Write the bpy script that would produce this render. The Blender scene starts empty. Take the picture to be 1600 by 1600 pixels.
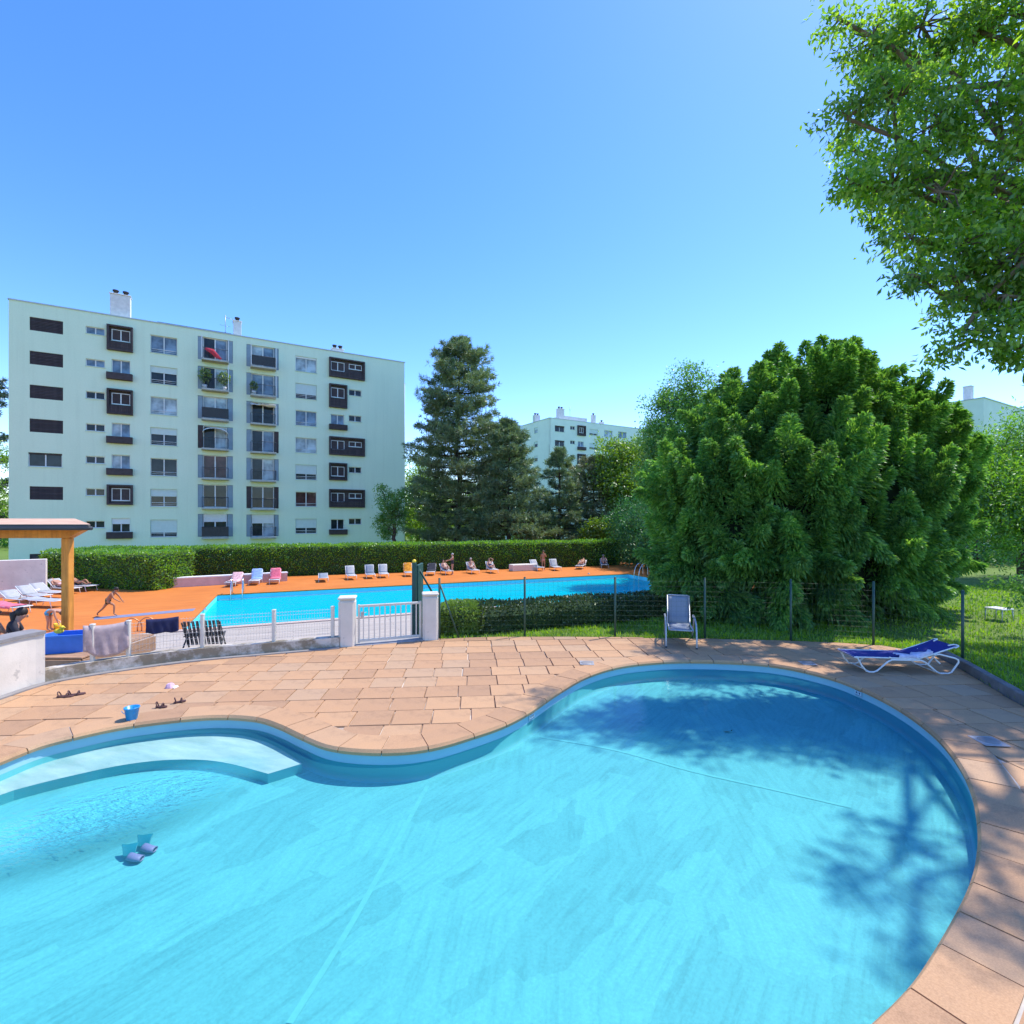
import bpy, bmesh, math, random
import numpy as np
from mathutils import Vector, Matrix
from mathutils.geometry import tessellate_polygon

random.seed(7)
RNG = np.random.default_rng(11)
R = math.radians
S = bpy.context.scene
COL = S.collection

# ------------------------------------------------------------------ camera, sky, sun, exposure
EYE = 2.6                      # eye height above the paddling-pool terrace
cam_d = bpy.data.cameras.new('camera')
cam_d.lens = 18.0
cam_d.sensor_width = 36.0
cam_d.shift_y = 0.00625
cam_d.clip_start = 0.05
cam_d.clip_end = 6000
cam = bpy.data.objects.new('camera', cam_d)
COL.objects.link(cam)
cam.location = (0, 0, EYE)
cam.rotation_euler = (R(90), 0, 0)
S.camera = cam

SUN_EL, SUN_AZ = R(60), math.atan2(0.84, 0.54)      # azimuth measured from +Y towards +X
world = bpy.data.worlds.new('World')
S.world = world
world.use_nodes = True
wn = world.node_tree
for n in list(wn.nodes):
    wn.nodes.remove(n)
w_out = wn.nodes.new('ShaderNodeOutputWorld')
w_bg = wn.nodes.new('ShaderNodeBackground')
w_sky = wn.nodes.new('ShaderNodeTexSky')
w_sky.sky_type = 'NISHITA'
w_sky.sun_disc = False
w_sky.sun_elevation = SUN_EL
w_sky.sun_rotation = SUN_AZ
w_sky.altitude = 200
w_sky.air_density = 0.8
w_sky.dust_density = 0.2
w_sky.ozone_density = 1.0
w_bg.inputs['Strength'].default_value = 0.15
w_hs = wn.nodes.new('ShaderNodeHueSaturation')
w_hs.inputs['Hue'].default_value = 0.512
w_hs.inputs['Saturation'].default_value = 1.32
wn.links.new(w_sky.outputs['Color'], w_hs.inputs['Color'])
wn.links.new(w_hs.outputs['Color'], w_bg.inputs['Color'])
wn.links.new(w_bg.outputs['Background'], w_out.inputs['Surface'])

sun_d = bpy.data.lights.new('sun', 'SUN')
sun_d.energy = 2.0
sun_d.angle = R(0.5)
sun_d.color = (1.0, 0.95, 0.87)
sun = bpy.data.objects.new('sun', sun_d)
COL.objects.link(sun)
SUNV = Vector((math.sin(SUN_AZ) * math.cos(SUN_EL), math.cos(SUN_AZ) * math.cos(SUN_EL), math.sin(SUN_EL)))
sun.rotation_euler = SUNV.to_track_quat('Z', 'Y').to_euler()
sun.location = SUNV * 60

S.view_settings.view_transform = 'Standard'
S.view_settings.look = 'None'
S.view_settings.gamma = 1
S.view_settings.use_curve_mapping = False
S.view_settings.exposure = 1.45
S.cycles.max_bounces = 10
S.cycles.transparent_max_bounces = 24
S.cycles.caustics_reflective = False
S.cycles.caustics_refractive = False

# ------------------------------------------------------------------ helpers
def G(px, py, z=0.0):
    """ground point on level z seen at pixel (px,py) of the 1600 px photograph"""
    Y = (EYE - z) * 800.0 / (py - 810.0)
    return Vector(((px - 800.0) / 800.0 * Y, Y, z))

def AT(px, py, Y):
    return Vector(((px - 800.0) / 800.0 * Y, Y, EYE - (py - 810.0) / 800.0 * Y))

def lin(r, g, b):
    f = lambda c: ((c / 255.0 + 0.055) / 1.055) ** 2.4 if c / 255.0 > 0.04045 else c / 255.0 / 12.92
    return (f(r), f(g), f(b))

class MB:
    """collects shapes, then links them as ONE mesh object"""
    def __init__(s):
        s.v = []; s.f = []; s.sm = []
    def add(s, vs, fs, smooth=False):
        o = len(s.v)
        s.v.extend([tuple(p) for p in vs])
        for f in fs:
            s.f.append([i + o for i in f]); s.sm.append(smooth)
        return s
    def box(s, c, size, rz=0.0, M=None, taper=1.0, bev=0.0):
        hx, hy, hz = size[0] / 2, size[1] / 2, size[2] / 2
        if bev > 0:
            b = min(bev, hx * .9, hy * .9, hz * .9)
            vs = []
            for sx in (-1, 1):
                for sy in (-1, 1):
                    for sz in (-1, 1):
                        vs += [(sx * (hx - b), sy * (hy - b), sz * hz), (sx * hx, sy * (hy - b), sz * (hz - b)), (sx * (hx - b), sy * hy, sz * (hz - b))]
            idx = {}
            k = 0
            for sx in (-1, 1):
                for sy in (-1, 1):
                    for sz in (-1, 1):
                        idx[(sx, sy, sz)] = k; k += 3
            fs = []
            for sz in (-1, 1):
                q = [idx[(-1, -1, sz)], idx[(1, -1, sz)], idx[(1, 1, sz)], idx[(-1, 1, sz)]]
                fs.append(q if sz > 0 else q[::-1])
            for sx in (-1, 1):
                q = [idx[(sx, -1, -1)] + 1, idx[(sx, 1, -1)] + 1, idx[(sx, 1, 1)] + 1, idx[(sx, -1, 1)] + 1]
                fs.append(q if sx > 0 else q[::-1])
            for sy in (-1, 1):
                q = [idx[(-1, sy, -1)] + 2, idx[(-1, sy, 1)] + 2, idx[(1, sy, 1)] + 2, idx[(1, sy, -1)] + 2]
                fs.append(q if sy > 0 else q[::-1])
            for sx in (-1, 1):
                for sy in (-1, 1):
                    a, c_ = idx[(sx, sy, -1)], idx[(sx, sy, 1)]
                    q = [a + 1, a + 2, c_ + 2, c_ + 1]
                    fs.append(q if sx * sy > 0 else q[::-1])
            for sx in (-1, 1):
                for sz in (-1, 1):
                    a, c_ = idx[(sx, -1, sz)], idx[(sx, 1, sz)]
                    q = [a, a + 1, c_ + 1, c_]
                    fs.append(q if sx * sz < 0 else q[::-1])
            for sy in (-1, 1):
                for sz in (-1, 1):
                    a, c_ = idx[(-1, sy, sz)], idx[(1, sy, sz)]
                    q = [a, a + 2, c_ + 2, c_]
                    fs.append(q if sy * sz > 0 else q[::-1])
            for key, a in idx.items():
                q = [a, a + 1, a + 2]
                fs.append(q if key[0] * key[1] * key[2] > 0 else q[::-1])
        else:
            t = taper
            vs = [(-hx, -hy, -hz), (hx, -hy, -hz), (hx, hy, -hz), (-hx, hy, -hz), (-hx * t, -hy * t, hz), (hx * t, -hy * t, hz), (hx * t, hy * t, hz), (-hx * t, hy * t, hz)]
            fs = [(3, 2, 1, 0), (4, 5, 6, 7), (0, 1, 5, 4), (1, 2, 6, 5), (2, 3, 7, 6), (3, 0, 4, 7)]
        T = Matrix.Translation(Vector(c)) @ (M if M is not None else Matrix.Rotation(rz, 4, 'Z'))
        return s.add([T @ Vector(v) for v in vs], fs)
    def prism(s, poly, z0, z1):
        n = len(poly)
        vs = [(p[0], p[1], z0) for p in poly] + [(p[0], p[1], z1) for p in poly]
        fs = [list(range(n))[::-1], [i + n for i in range(n)]]
        for i in range(n):
            j = (i + 1) % n
            fs.append([i, j, j + n, i + n])
        return s.add(vs, fs)
    def tube(s, pts, r, n=8, closed=False, caps=True):
        pts = [Vector(p) for p in pts]
        m = len(pts)
        rr = r if isinstance(r, (list, tuple)) else [r] * m
        tang = []
        for i in range(m):
            if closed:
                t = pts[(i + 1) % m] - pts[i - 1]
            else:
                t = pts[min(i + 1, m - 1)] - pts[max(i - 1, 0)]
            if t.length < 1e-9: t = Vector((0, 0, 1))
            tang.append(t.normalized())
        up = Vector((0, 0, 1)) if abs(tang[0].z) < 0.9 else Vector((1, 0, 0))
        nrm = (up - tang[0] * up.dot(tang[0])).normalized()
        vs = []
        for i in range(m):
            nrm = nrm - tang[i] * nrm.dot(tang[i])
            if nrm.length < 1e-6:
                nrm = tang[i].orthogonal()
            nrm.normalize()
            b = tang[i].cross(nrm)
            for k in range(n):
                a = 2 * math.pi * k / n
                vs.append(pts[i] + (nrm * math.cos(a) + b * math.sin(a)) * rr[i])
        fs = []
        for i in range(m if closed else m - 1):
            j = (i + 1) % m
            for k in range(n):
                l = (k + 1) % n
                fs.append((i * n + k, i * n + l, j * n + l, j * n + k))
        if caps and not closed:
            fs.append(tuple(range(n))[::-1]); fs.append(tuple((m - 1) * n + k for k in range(n)))
        return s.add(vs, fs, True)
    def lathe(s, prof, n=16, c=(0, 0, 0), sx=1, sy=1):
        vs = []
        for (r, z) in prof:
            for k in range(n):
                a = 2 * math.pi * k / n
                vs.append((c[0] + r * sx * math.cos(a), c[1] + r * sy * math.sin(a), c[2] + z))
        fs = []
        for i in range(len(prof) - 1):
            for k in range(n):
                l = (k + 1) % n
                fs.append((i * n + k, i * n + l, (i + 1) * n + l, (i + 1) * n + k))
        return s.add(vs, fs, True)
    def ball(s, c, rad, nu=12, nv=8, M=None):
        vs = []; fs = []
        for i in range(nv + 1):
            t = math.pi * i / nv
            for k in range(nu):
                a = 2 * math.pi * k / nu
                p = Vector((rad[0] * math.sin(t) * math.cos(a), rad[1] * math.sin(t) * math.sin(a), rad[2] * math.cos(t)))
                if M is not None: p = M @ p
                vs.append(Vector(c) + p)
        for i in range(nv):
            for k in range(nu):
                l = (k + 1) % nu
                fs.append((i * nu + k, (i + 1) * nu + k, (i + 1) * nu + l, i * nu + l))
        return s.add(vs, fs, True)
    def sheet(s, rows, thick=0.0, smooth=True):
        """grid of points rows x cols; optional thickness along average normal"""
        n, m = len(rows), len(rows[0])
        vs = [Vector(p) for r_ in rows for p in r_]
        fs = []
        for i in range(n - 1):
            for j in range(m - 1):
                fs.append((i * m + j, i * m + j + 1, (i + 1) * m + j + 1, (i + 1) * m + j))
        if thick:
            nr = [Vector((0, 0, 0)) for _ in vs]
            for f in fs:
                q = (vs[f[1]] - vs[f[0]]).cross(vs[f[3]] - vs[f[0]])
                for i in f: nr[i] += q
            o = len(vs)
            vs2 = [v - (q.normalized() * thick if q.length > 1e-12 else Vector((0, 0, thick))) for v, q in zip(vs, nr)]
            fs2 = [tuple(i + o for i in f[::-1]) for f in fs]
            rim = []
            edge = [(0, j) for j in range(m)] + [(i, m - 1) for i in range(1, n)] + [(n - 1, j) for j in range(m - 2, -1, -1)] + [(i, 0) for i in range(n - 2, 0, -1)]
            ids = [i * m + j for i, j in edge]
            for k in range(len(ids)):
                a, b = ids[k], ids[(k + 1) % len(ids)]
                rim.append((b, a, a + o, b + o))
            return s.add(vs + vs2, fs + fs2 + rim, smooth)
        return s.add(vs, fs, smooth)
    def mesh(s, name, mat):
        me = bpy.data.meshes.new(name)
        me.from_pydata(s.v, [], s.f)
        me.polygons.foreach_set('use_smooth', s.sm)
        if mat is not None: me.materials.append(mat)
        me.update()
        return me
    def build(s, name, mat, parent=None, loc=None):
        return link(name, s.mesh(name, mat), parent, loc)

def link(name, me, parent=None, loc=None):
    o = bpy.data.objects.new(name, me)
    COL.objects.link(o)
    if parent is not None: o.parent = parent
    if loc is not None: o.location = loc
    return o

def tag(o, label=None, cat=None, group=None, kind=None):
    if label: o['label'] = label
    if cat: o['category'] = cat
    if group: o['group'] = group
    if kind: o['kind'] = kind
    return o

def thing(name, label, cat, loc=(0, 0, 0), rz=0.0, group=None):
    o = bpy.data.objects.new(name, None)
    o.empty_display_size = 0.2
    COL.objects.link(o)
    o.location = loc
    o.rotation_euler = (0, 0, rz)
    return tag(o, label, cat, group)

def kids(o):
    return [c for c in COL.objects if c.parent == o]

def dup(o, parent=None, ch=None):
    c = o.copy()
    COL.objects.link(c)
    if parent is not None: c.parent = parent
    for k in (ch if ch is not None else kids(o)):
        if isinstance(k, tuple): dup(k[0], c, k[1])
        else: dup(k, c)
    return c

def tree_of(o):
    return [(k, tree_of(k)) for k in kids(o)]

def np_quads(name, V, mat, parent=None, smooth=False):
    """V: (n,4,3) array of quads"""
    n = len(V)
    me = bpy.data.meshes.new(name)
    me.vertices.add(n * 4)
    me.vertices.foreach_set('co', np.ascontiguousarray(V, dtype=np.float32).ravel())
    me.loops.add(n * 4)
    me.loops.foreach_set('vertex_index', np.arange(n * 4, dtype=np.int32))
    me.polygons.add(n)
    me.polygons.foreach_set('loop_start', np.arange(0, n * 4, 4, dtype=np.int32))
    me.update(calc_edges=True)
    if mat is not None: me.materials.append(mat)
    return link(name, me, parent)

# ------------------------------------------------------------------ materials
def nt(name):
    m = bpy.data.materials.new(name)
    m.use_nodes = True
    t = m.node_tree
    b = t.nodes['Principled BSDF']
    return m, t, b

def N(t, typ, **kw):
    n = t.nodes.new(typ)
    for k, v in kw.items(): setattr(n, k, v)
    return n

def noise(t, scale, detail=4, rough=0.55, src='Object', mapping=None):
    tc = N(t, 'ShaderNodeTexCoord')
    n = N(t, 'ShaderNodeTexNoise')
    n.inputs['Scale'].default_value = scale
    n.inputs['Detail'].default_value = detail
    n.inputs['Roughness'].default_value = rough
    out = tc.outputs[src]
    if mapping:
        mp = N(t, 'ShaderNodeMapping')
        mp.vector_type = 'TEXTURE'        # turn first, then stretch
        mp.inputs['Rotation'].default_value = tuple(-a for a in mapping[0])
        mp.inputs['Scale'].default_value = tuple(1.0 / max(1e-3, a) for a in mapping[1])
        t.links.new(out, mp.inputs['Vector']); out = mp.outputs['Vector']
    t.links.new(out, n.inputs['Vector'])
    return n.outputs['Fac']

def ramp(t, fac, stops):
    r = N(t, 'ShaderNodeValToRGB')
    e = r.color_ramp.elements
    while len(e) < len(stops): e.new(0.5)
    for i, (p, c) in enumerate(stops):
        e[i].position = p
        e[i].color = (*c, 1) if len(c) == 3 else c
    t.links.new(fac, r.inputs['Fac'])
    return r.outputs['Color']

def mix(t, fac, a, b, mode='MIX'):
    m = N(t, 'ShaderNodeMix', data_type='RGBA', blend_type=mode)
    for sock, v in ((m.inputs[0], fac), (m.inputs[6], a), (m.inputs[7], b)):
        if hasattr(v, 'is_output'): t.links.new(v, sock)
        elif isinstance(v, (int, float)): sock.default_value = v
        else: sock.default_value = (*v, 1)
    return m.outputs[2]

def bump(t, b, h, strength=0.3, dist=0.01):
    n = N(t, 'ShaderNodeBump')
    n.inputs['Strength'].default_value = strength
    n.inputs['Distance'].default_value = dist
    t.links.new(h, n.inputs['Height'])
    t.links.new(n.outputs['Normal'], b.inputs['Normal'])

def pm(name, col, rough=0.6, var=0.18, scale=6.0, metal=0.0, bmp=0.0, bscale=40.0, island=0.0, obrand=0.0):
    """painted or plain surface: colour with noise wear, optional per-island and per-object variation, optional bump"""
    m, t, b = nt(name)
    c0 = tuple(max(0, x * (1 - var)) for x in col); c1 = tuple(min(1, x * (1 + var)) for x in col)
    c = ramp(t, noise(t, scale, 5, 0.6), [(0.3, c0), (0.7, c1)])
    for amt, typ in ((island, 'geo'), (obrand, 'ob')):
        if amt:
            src = N(t, 'ShaderNodeNewGeometry').outputs['Random Per Island'] if typ == 'geo' else N(t, 'ShaderNodeObjectInfo').outputs['Random']
            k = ramp(t, src, [(0.0, (1 - amt,) * 3), (1.0, (1 + amt * 0.0 + amt,) * 3)])
            c = mix(t, 1.0, c, k, 'MULTIPLY')
    t.links.new(c, b.inputs['Base Color'])
    b.inputs['Roughness'].default_value = rough
    b.inputs['Metallic'].default_value = metal
    if bmp: bump(t, b, noise(t, bscale, 6, 0.65), bmp, 0.01)
    return m

def leaf_mat(name, c0, c1, trans=0.4, gloss=0.10, clump=0.6, tint=None):
    m, t, b = nt(name)
    t.nodes.remove(b)
    out = t.nodes['Material Output']
    rnd = N(t, 'ShaderNodeNewGeometry').outputs['Random Per Island']
    c = ramp(t, rnd, [(0.0, c0), (1.0, c1)])
    cl = ramp(t, noise(t, clump, 3, 0.5), [(0.32, tuple(x * 0.72 for x in (1, 1, 1))), (0.68, (1.22, 1.18, 1.0))])
    c = mix(t, 1.0, c, cl, 'MULTIPLY')
    d = N(t, 'ShaderNodeBsdfDiffuse'); tr = N(t, 'ShaderNodeBsdfTranslucent'); g = N(t, 'ShaderNodeBsdfGlossy')
    g.inputs['Roughness'].default_value = 0.42
    g.inputs['Color'].default_value = (0.9, 1.0, 0.95, 1)
    t.links.new(c, d.inputs['Color'])
    c2 = mix(t, 1.0, c, tint or (1.7, 1.9, 0.65), 'MULTIPLY')
    t.links.new(c2, tr.inputs['Color'])
    m1 = N(t, 'ShaderNodeMixShader'); m1.inputs[0].default_value = trans
    t.links.new(d.outputs[0], m1.inputs[1]); t.links.new(tr.outputs[0], m1.inputs[2])
    m2 = N(t, 'ShaderNodeMixShader'); m2.inputs[0].default_value = gloss
    t.links.new(m1.outputs[0], m2.inputs[1]); t.links.new(g.outputs[0], m2.inputs[2])
    t.links.new(m2.outputs[0], out.inputs['Surface'])
    return m

def glass_mat(name, tint, rough=0.03):
    """window glass: a dark room behind a reflecting pane"""
    m, t, b = nt(name)
    c = ramp(t, noise(t, 1.3, 2), [(0.35, tuple(x * 0.6 for x in tint)), (0.65, tuple(x * 1.3 for x in tint))])
    t.links.new(c, b.inputs['Base Color'])
    b.inputs['Roughness'].default_value = rough
    b.inputs['Specular IOR Level'].default_value = 0.3
    return m

def water_mat(name, tint, body, body_amt, bscale, bstr, fres_ior=1.33, mask=None, mapscale=(1, 1, 1), rot=0.0, churn=0.0, dist=0.02):
    """clear water: Fresnel mirror over tinted see-through, plus a little scattering body"""
    m, t, b = nt(name)
    t.nodes.remove(b)
    out = t.nodes['Material Output']
    f = N(t, 'ShaderNodeFresnel'); f.inputs['IOR'].default_value = fres_ior
    g = N(t, 'ShaderNodeBsdfGlossy'); g.inputs['Roughness'].default_value = 0.02
    tr = N(t, 'ShaderNodeBsdfTransparent'); tr.inputs['Color'].default_value = (*tint, 1)
    d = N(t, 'ShaderNodeBsdfDiffuse'); d.inputs['Color'].default_value = (*body, 1)
    h1 = noise(t, bscale, 3, 0.55, mapping=((0, 0, rot), mapscale))
    h2 = noise(t, bscale * 3.1, 2, 0.5, mapping=((0, 0, rot + 0.6), mapscale))
    hh = N(t, 'ShaderNodeMath', operation='MULTIPLY_ADD')
    t.links.new(h2, hh.inputs[0]); hh.inputs[1].default_value = 0.35; t.links.new(h1, hh.inputs[2])
    h = hh.outputs[0]
    bp = N(t, 'ShaderNodeBump'); bp.inputs['Distance'].default_value = dist
    bp.inputs['Strength'].default_value = bstr
    mk = mask(t) if mask is not None else None
    if mk is not None: t.links.new(mk, bp.inputs['Strength'])
    t.links.new(h, bp.inputs['Height'])
    for nd in (f, g, d): t.links.new(bp.outputs['Normal'], nd.inputs['Normal'])
    m1 = N(t, 'ShaderNodeMixShader'); m1.inputs[0].default_value = body_amt
    if mk is not None and churn:
        ch = N(t, 'ShaderNodeMath', operation='MULTIPLY_ADD'); t.links.new(mk, ch.inputs[0]); ch.inputs[1].default_value = churn; ch.inputs[2].default_value = body_amt
        t.links.new(ch.outputs[0], m1.inputs[0])
    t.links.new(tr.outputs[0], m1.inputs[1]); t.links.new(d.outputs[0], m1.inputs[2])
    m2 = N(t, 'ShaderNodeMixShader')
    t.links.new(f.outputs[0], m2.inputs[0]); t.links.new(m1.outputs[0], m2.inputs[1]); t.links.new(g.outputs[0], m2.inputs[2])
    t.links.new(m2.outputs[0], out.inputs['Surface'])
    return m

MT = {}
MT['white_metal'] = pm('white_painted_metal', (0.78, 0.78, 0.76), 0.4, 0.05)
MT['cream_metal'] = pm('cream_painted_metal', (0.66, 0.61, 0.52), 0.5, 0.08)
MT['grey_metal'] = pm('grey_metal', (0.42, 0.44, 0.46), 0.35, 0.08, metal=0.4)
MT['steel'] = pm('steel', (0.62, 0.64, 0.66), 0.22, 0.05, metal=1.0)
MT['green_metal'] = pm('green_metal', (0.03, 0.075, 0.055), 0.5, 0.1)
MT['dark_green'] = pm('dark_green_panel', (0.02, 0.075, 0.06), 0.6, 0.15)
MT['sling_grey'] = pm('grey_sling_fabric', (0.23, 0.26, 0.30), 0.8, 0.06, 30, bmp=0.2, bscale=300)
MT['sling_white'] = pm('pale_sling_fabric', (0.40, 0.40, 0.40), 0.8, 0.12, 8)
MT['sling_blue'] = pm('navy_sling_fabric', (0.012, 0.022, 0.20), 0.8, 0.15, 20, bmp=0.2, bscale=200)
MT['navy_towel'] = pm('navy_towel', (0.012, 0.016, 0.06), 0.95, 0.25, 12, bmp=0.4, bscale=120)
MT['mauve_towel'] = pm('mauve_towel', (0.42, 0.325, 0.315), 0.95, 0.18, 10, bmp=0.4, bscale=120)
MT['lilac_cloth'] = pm('lilac_cloth', (0.60, 0.58, 0.72), 0.95, 0.15, 12, bmp=0.3, bscale=90)
MT['pink_towel'] = pm('pink_towel', (0.75, 0.16, 0.22), 0.95, 0.25, 9)
MT['blue_towel'] = pm('pale_blue_towel', (0.35, 0.50, 0.78), 0.95, 0.15, 9)
MT['rose_towel'] = pm('rose_towel', (0.70, 0.42, 0.42), 0.95, 0.35, 7)
MT['orange_towel'] = pm('orange_yellow_towel', (0.85, 0.28, 0.02), 0.95, 0.5, 6)
MT['dark_cloth'] = pm('dark_cloth', (0.03, 0.03, 0.04), 0.9, 0.3, 10)
MT['charcoal'] = pm('charcoal_plastic', (0.035, 0.036, 0.04), 0.55, 0.2)
MT['white_cloth'] = pm('white_cloth', (0.78, 0.77, 0.75), 0.95, 0.1, 10)
MT['blue_plastic'] = pm('blue_plastic', (0.05, 0.20, 0.66), 0.4, 0.1)
MT['sky_plastic'] = pm('sky_blue_plastic', (0.02, 0.28, 0.60), 0.35, 0.08)
MT['teal_rubber'] = pm('teal_rubber', (0.0, 0.22, 0.28), 0.5, 0.15)
MT['lilac_rubber'] = pm('lilac_rubber', (0.26, 0.20, 0.38), 0.5, 0.15)
MT['yellow'] = pm('yellow_plastic', (0.85, 0.60, 0.03), 0.5, 0.1)
MT['brown_leather'] = pm('brown_leather', (0.10, 0.045, 0.04), 0.7, 0.3, 20)
MT['skin'] = pm('skin', (0.50, 0.26, 0.17), 0.55, 0.08, 5)
MT['skin_tan'] = pm('tanned_skin', (0.42, 0.19, 0.10), 0.55, 0.08, 5)
MT['hair_dark'] = pm('dark_hair', (0.022, 0.014, 0.010), 0.6, 0.3, 30)
MT['hair_brown'] = pm('brown_hair', (0.10, 0.055, 0.03), 0.6, 0.3, 30)
MT['hair_grey'] = pm('grey_hair', (0.45, 0.42, 0.40), 0.6, 0.2, 30)
MT['teal_cloth'] = pm('teal_shorts', (0.06, 0.32, 0.50), 0.9, 0.15, 10)
MT['olive_cloth'] = pm('olive_trunks', (0.10, 0.11, 0.04), 0.9, 0.4, 25)
MT['red_cloth'] = pm('red_cloth', (0.75, 0.06, 0.10), 0.9, 0.2, 10)
MT['lightblue_cloth'] = pm('light_blue_cloth', (0.30, 0.55, 0.72), 0.9, 0.15, 10)
MT['bark'] = pm('bark', (0.075, 0.052, 0.038), 0.95, 0.4, 5, bmp=0.8, bscale=18)
MT['bark_light'] = pm('light_bark', (0.17, 0.12, 0.085), 0.95, 0.35, 5, bmp=0.7, bscale=18)
# ------------------------------------------------------------------ plan of the place
D = -1.3                                             # level of the main pool deck, below the terrace
PA = G(285, 985, D); PB = G(345, 930, D); PC = G(985, 897, D)
PU = (PC - PB); PLEN = PU.length; PU = PU.normalized()
PV = Vector((-PU.y, PU.x, 0)); PWID = (PB - PA).dot(PV)
PANG = math.atan2(PU.y, PU.x)
def ST(s, t, z=D):
    p = PA + PU * s + PV * t
    return Vector((p.x, p.y, z))
def to_st(p):
    q = Vector((p[0] - PA.x, p[1] - PA.y, 0))
    return q.dot(PU), q.dot(PV)

def catmull(pts, n, closed=True):
    pts = [Vector(p) for p in pts]
    m = len(pts); out = []
    for i in range(m if closed else m - 1):
        p0 = pts[(i - 1) % m] if closed or i > 0 else pts[i]
        p1 = pts[i]; p2 = pts[(i + 1) % m]
        p3 = pts[(i + 2) % m] if closed or i + 2 < m else p2
        for k in range(n):
            t = k / n
            out.append(0.5 * ((2 * p1) + (p2 - p0) * t + (2 * p0 - 5 * p1 + 4 * p2 - p3) * t * t + (3 * p1 - p0 - 3 * p2 + p3) * t ** 3))
    if not closed: out.append(pts[-1])
    return out

def resample(pts, step, closed=True):
    P = [Vector(p) for p in pts]
    if closed: P = P + [P[0]]
    L = [0]
    for a, b in zip(P, P[1:]): L.append(L[-1] + (b - a).length)
    n = max(3, round(L[-1] / step))
    out = []; j = 0
    for i in range(n if closed else n + 1):
        d = L[-1] * i / n
        while j < len(L) - 2 and L[j + 1] < d: j += 1
        f = (d - L[j]) / max(1e-9, L[j + 1] - L[j])
        out.append(P[j].lerp(P[j + 1], min(1, f)))
    return out

def offset(pts, d, closed=True):
    """offset to the right of travel"""
    m = len(pts); out = []
    for i in range(m):
        a = pts[i - 1] if (closed or i > 0) else pts[i]
        b = pts[(i + 1) % m] if (closed or i < m - 1) else pts[i]
        t = (b - a); t.z = 0; t.normalize()
        out.append(pts[i] + Vector((t.y, -t.x, 0)) * d)
    return out

def inside(poly, x, y):
    c = False; n = len(poly); j = n - 1
    for i in range(n):
        xi, yi, xj, yj = poly[i][0], poly[i][1], poly[j][0], poly[j][1]
        if (yi > y) != (yj > y) and x < (xj - xi) * (y - yi) / (yj - yi) + xi: c = not c
        j = i
    return c

POOL_PX = [(0, 1187), (62, 1163), (125, 1147), (187, 1134), (250, 1125), (312, 1119), (360, 1118), (406, 1122), (440, 1133), (472, 1148), (512, 1164), (561, 1171), (625, 1171.5), (681, 1164), (737, 1148), (786, 1131), (826, 1110), (869, 1081), (914, 1056), (962, 1041), (1015, 1034), (1075, 1031.5), (1162, 1034), (1228, 1041), (1294, 1056), (1337, 1071), (1381, 1091), (1425, 1117), (1469, 1152), (1504, 1196), (1525, 1242), (1535, 1300), (1532, 1350), (1520, 1391), (1500, 1432), (1475, 1477), (1443, 1528), (1410, 1566), (1372, 1602)]
pool_ctrl = [G(*p) for p in POOL_PX] + [Vector((1.36, 2.34, 0)), Vector((0.7, 2.05, 0)), Vector((-0.8, 1.75, 0)), Vector((-2.6, 1.75, 0)), Vector((-4.3, 2.15, 0)), Vector((-5.3, 3.0, 0)), Vector((-5.66, 4.0, 0)), Vector((-5.64, 4.9, 0))]
pool_curve = resample(catmull(pool_ctrl, 6), 0.085)          # runs clockwise seen from above
pool_curve = pool_curve[-70:] + pool_curve[:-70]
NPC = len(pool_curve)
area = sum(a.x * b.y - b.x * a.y for a, b in zip(pool_curve, pool_curve[1:] + pool_curve[:1]))
OUT = 1.0 if area > 0 else -1.0                              # sign so that offset(.., OUT*d) goes outward
pc_np = np.array([(p.x, p.y) for p in pool_curve])

WALL_PX = [(-160, 1150), (-80, 1117), (0, 1089), (75, 1066), (180, 1048), (300, 1032), (420, 1021), (530, 1011.5)]
wall_line = resample(catmull([Vector((-8.9, 4.0, 0))] + [G(*p) for p in WALL_PX], 6, False), 0.12, False)
FENCE_PX = [(684, 998), (750, 995.5), (820, 994.5), (960, 995), (1100, 997.5), (1240, 1001), (1370, 1008), (1462, 1024)]
fence_line = resample(catmull([G(*p) for p in FENCE_PX], 6, False), 0.15, False)
kerb_pts = [fence_line[-1], G(1500, 1044), G(1600, 1103), Vector((6.72, 5.0, 0)), Vector((6.5, 2.0, 0)), Vector((6.4, -5.0, 0))]
kerb_line = resample(kerb_pts, 0.3, False)
patio_poly = wall_line + [G(600, 1005)] + fence_line + kerb_line[1:] + [Vector((-9.2, -5.0, 0)), Vector((-9.2, 1.5, 0))]

# ------------------------------------------------------------------ ground, lawn
m, t, b = nt('grass_ground')
c = ramp(t, noise(t, 0.9, 6, 0.6), [(0.3, (0.11, 0.20, 0.012)), (0.55, (0.17, 0.27, 0.018)), (0.75, (0.25, 0.31, 0.03))])
c = mix(t, 0.35, c, ramp(t, noise(t, 25, 4), [(0.3, (0.03, 0.07, 0.01)), (0.7, (0.13, 0.19, 0.03))]))
t.links.new(c, b.inputs['Base Color']); b.inputs['Roughness'].default_value = 0.9
bump(t, b, noise(t, 60, 5), 0.8, 0.03)
MT['grass'] = m

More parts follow.
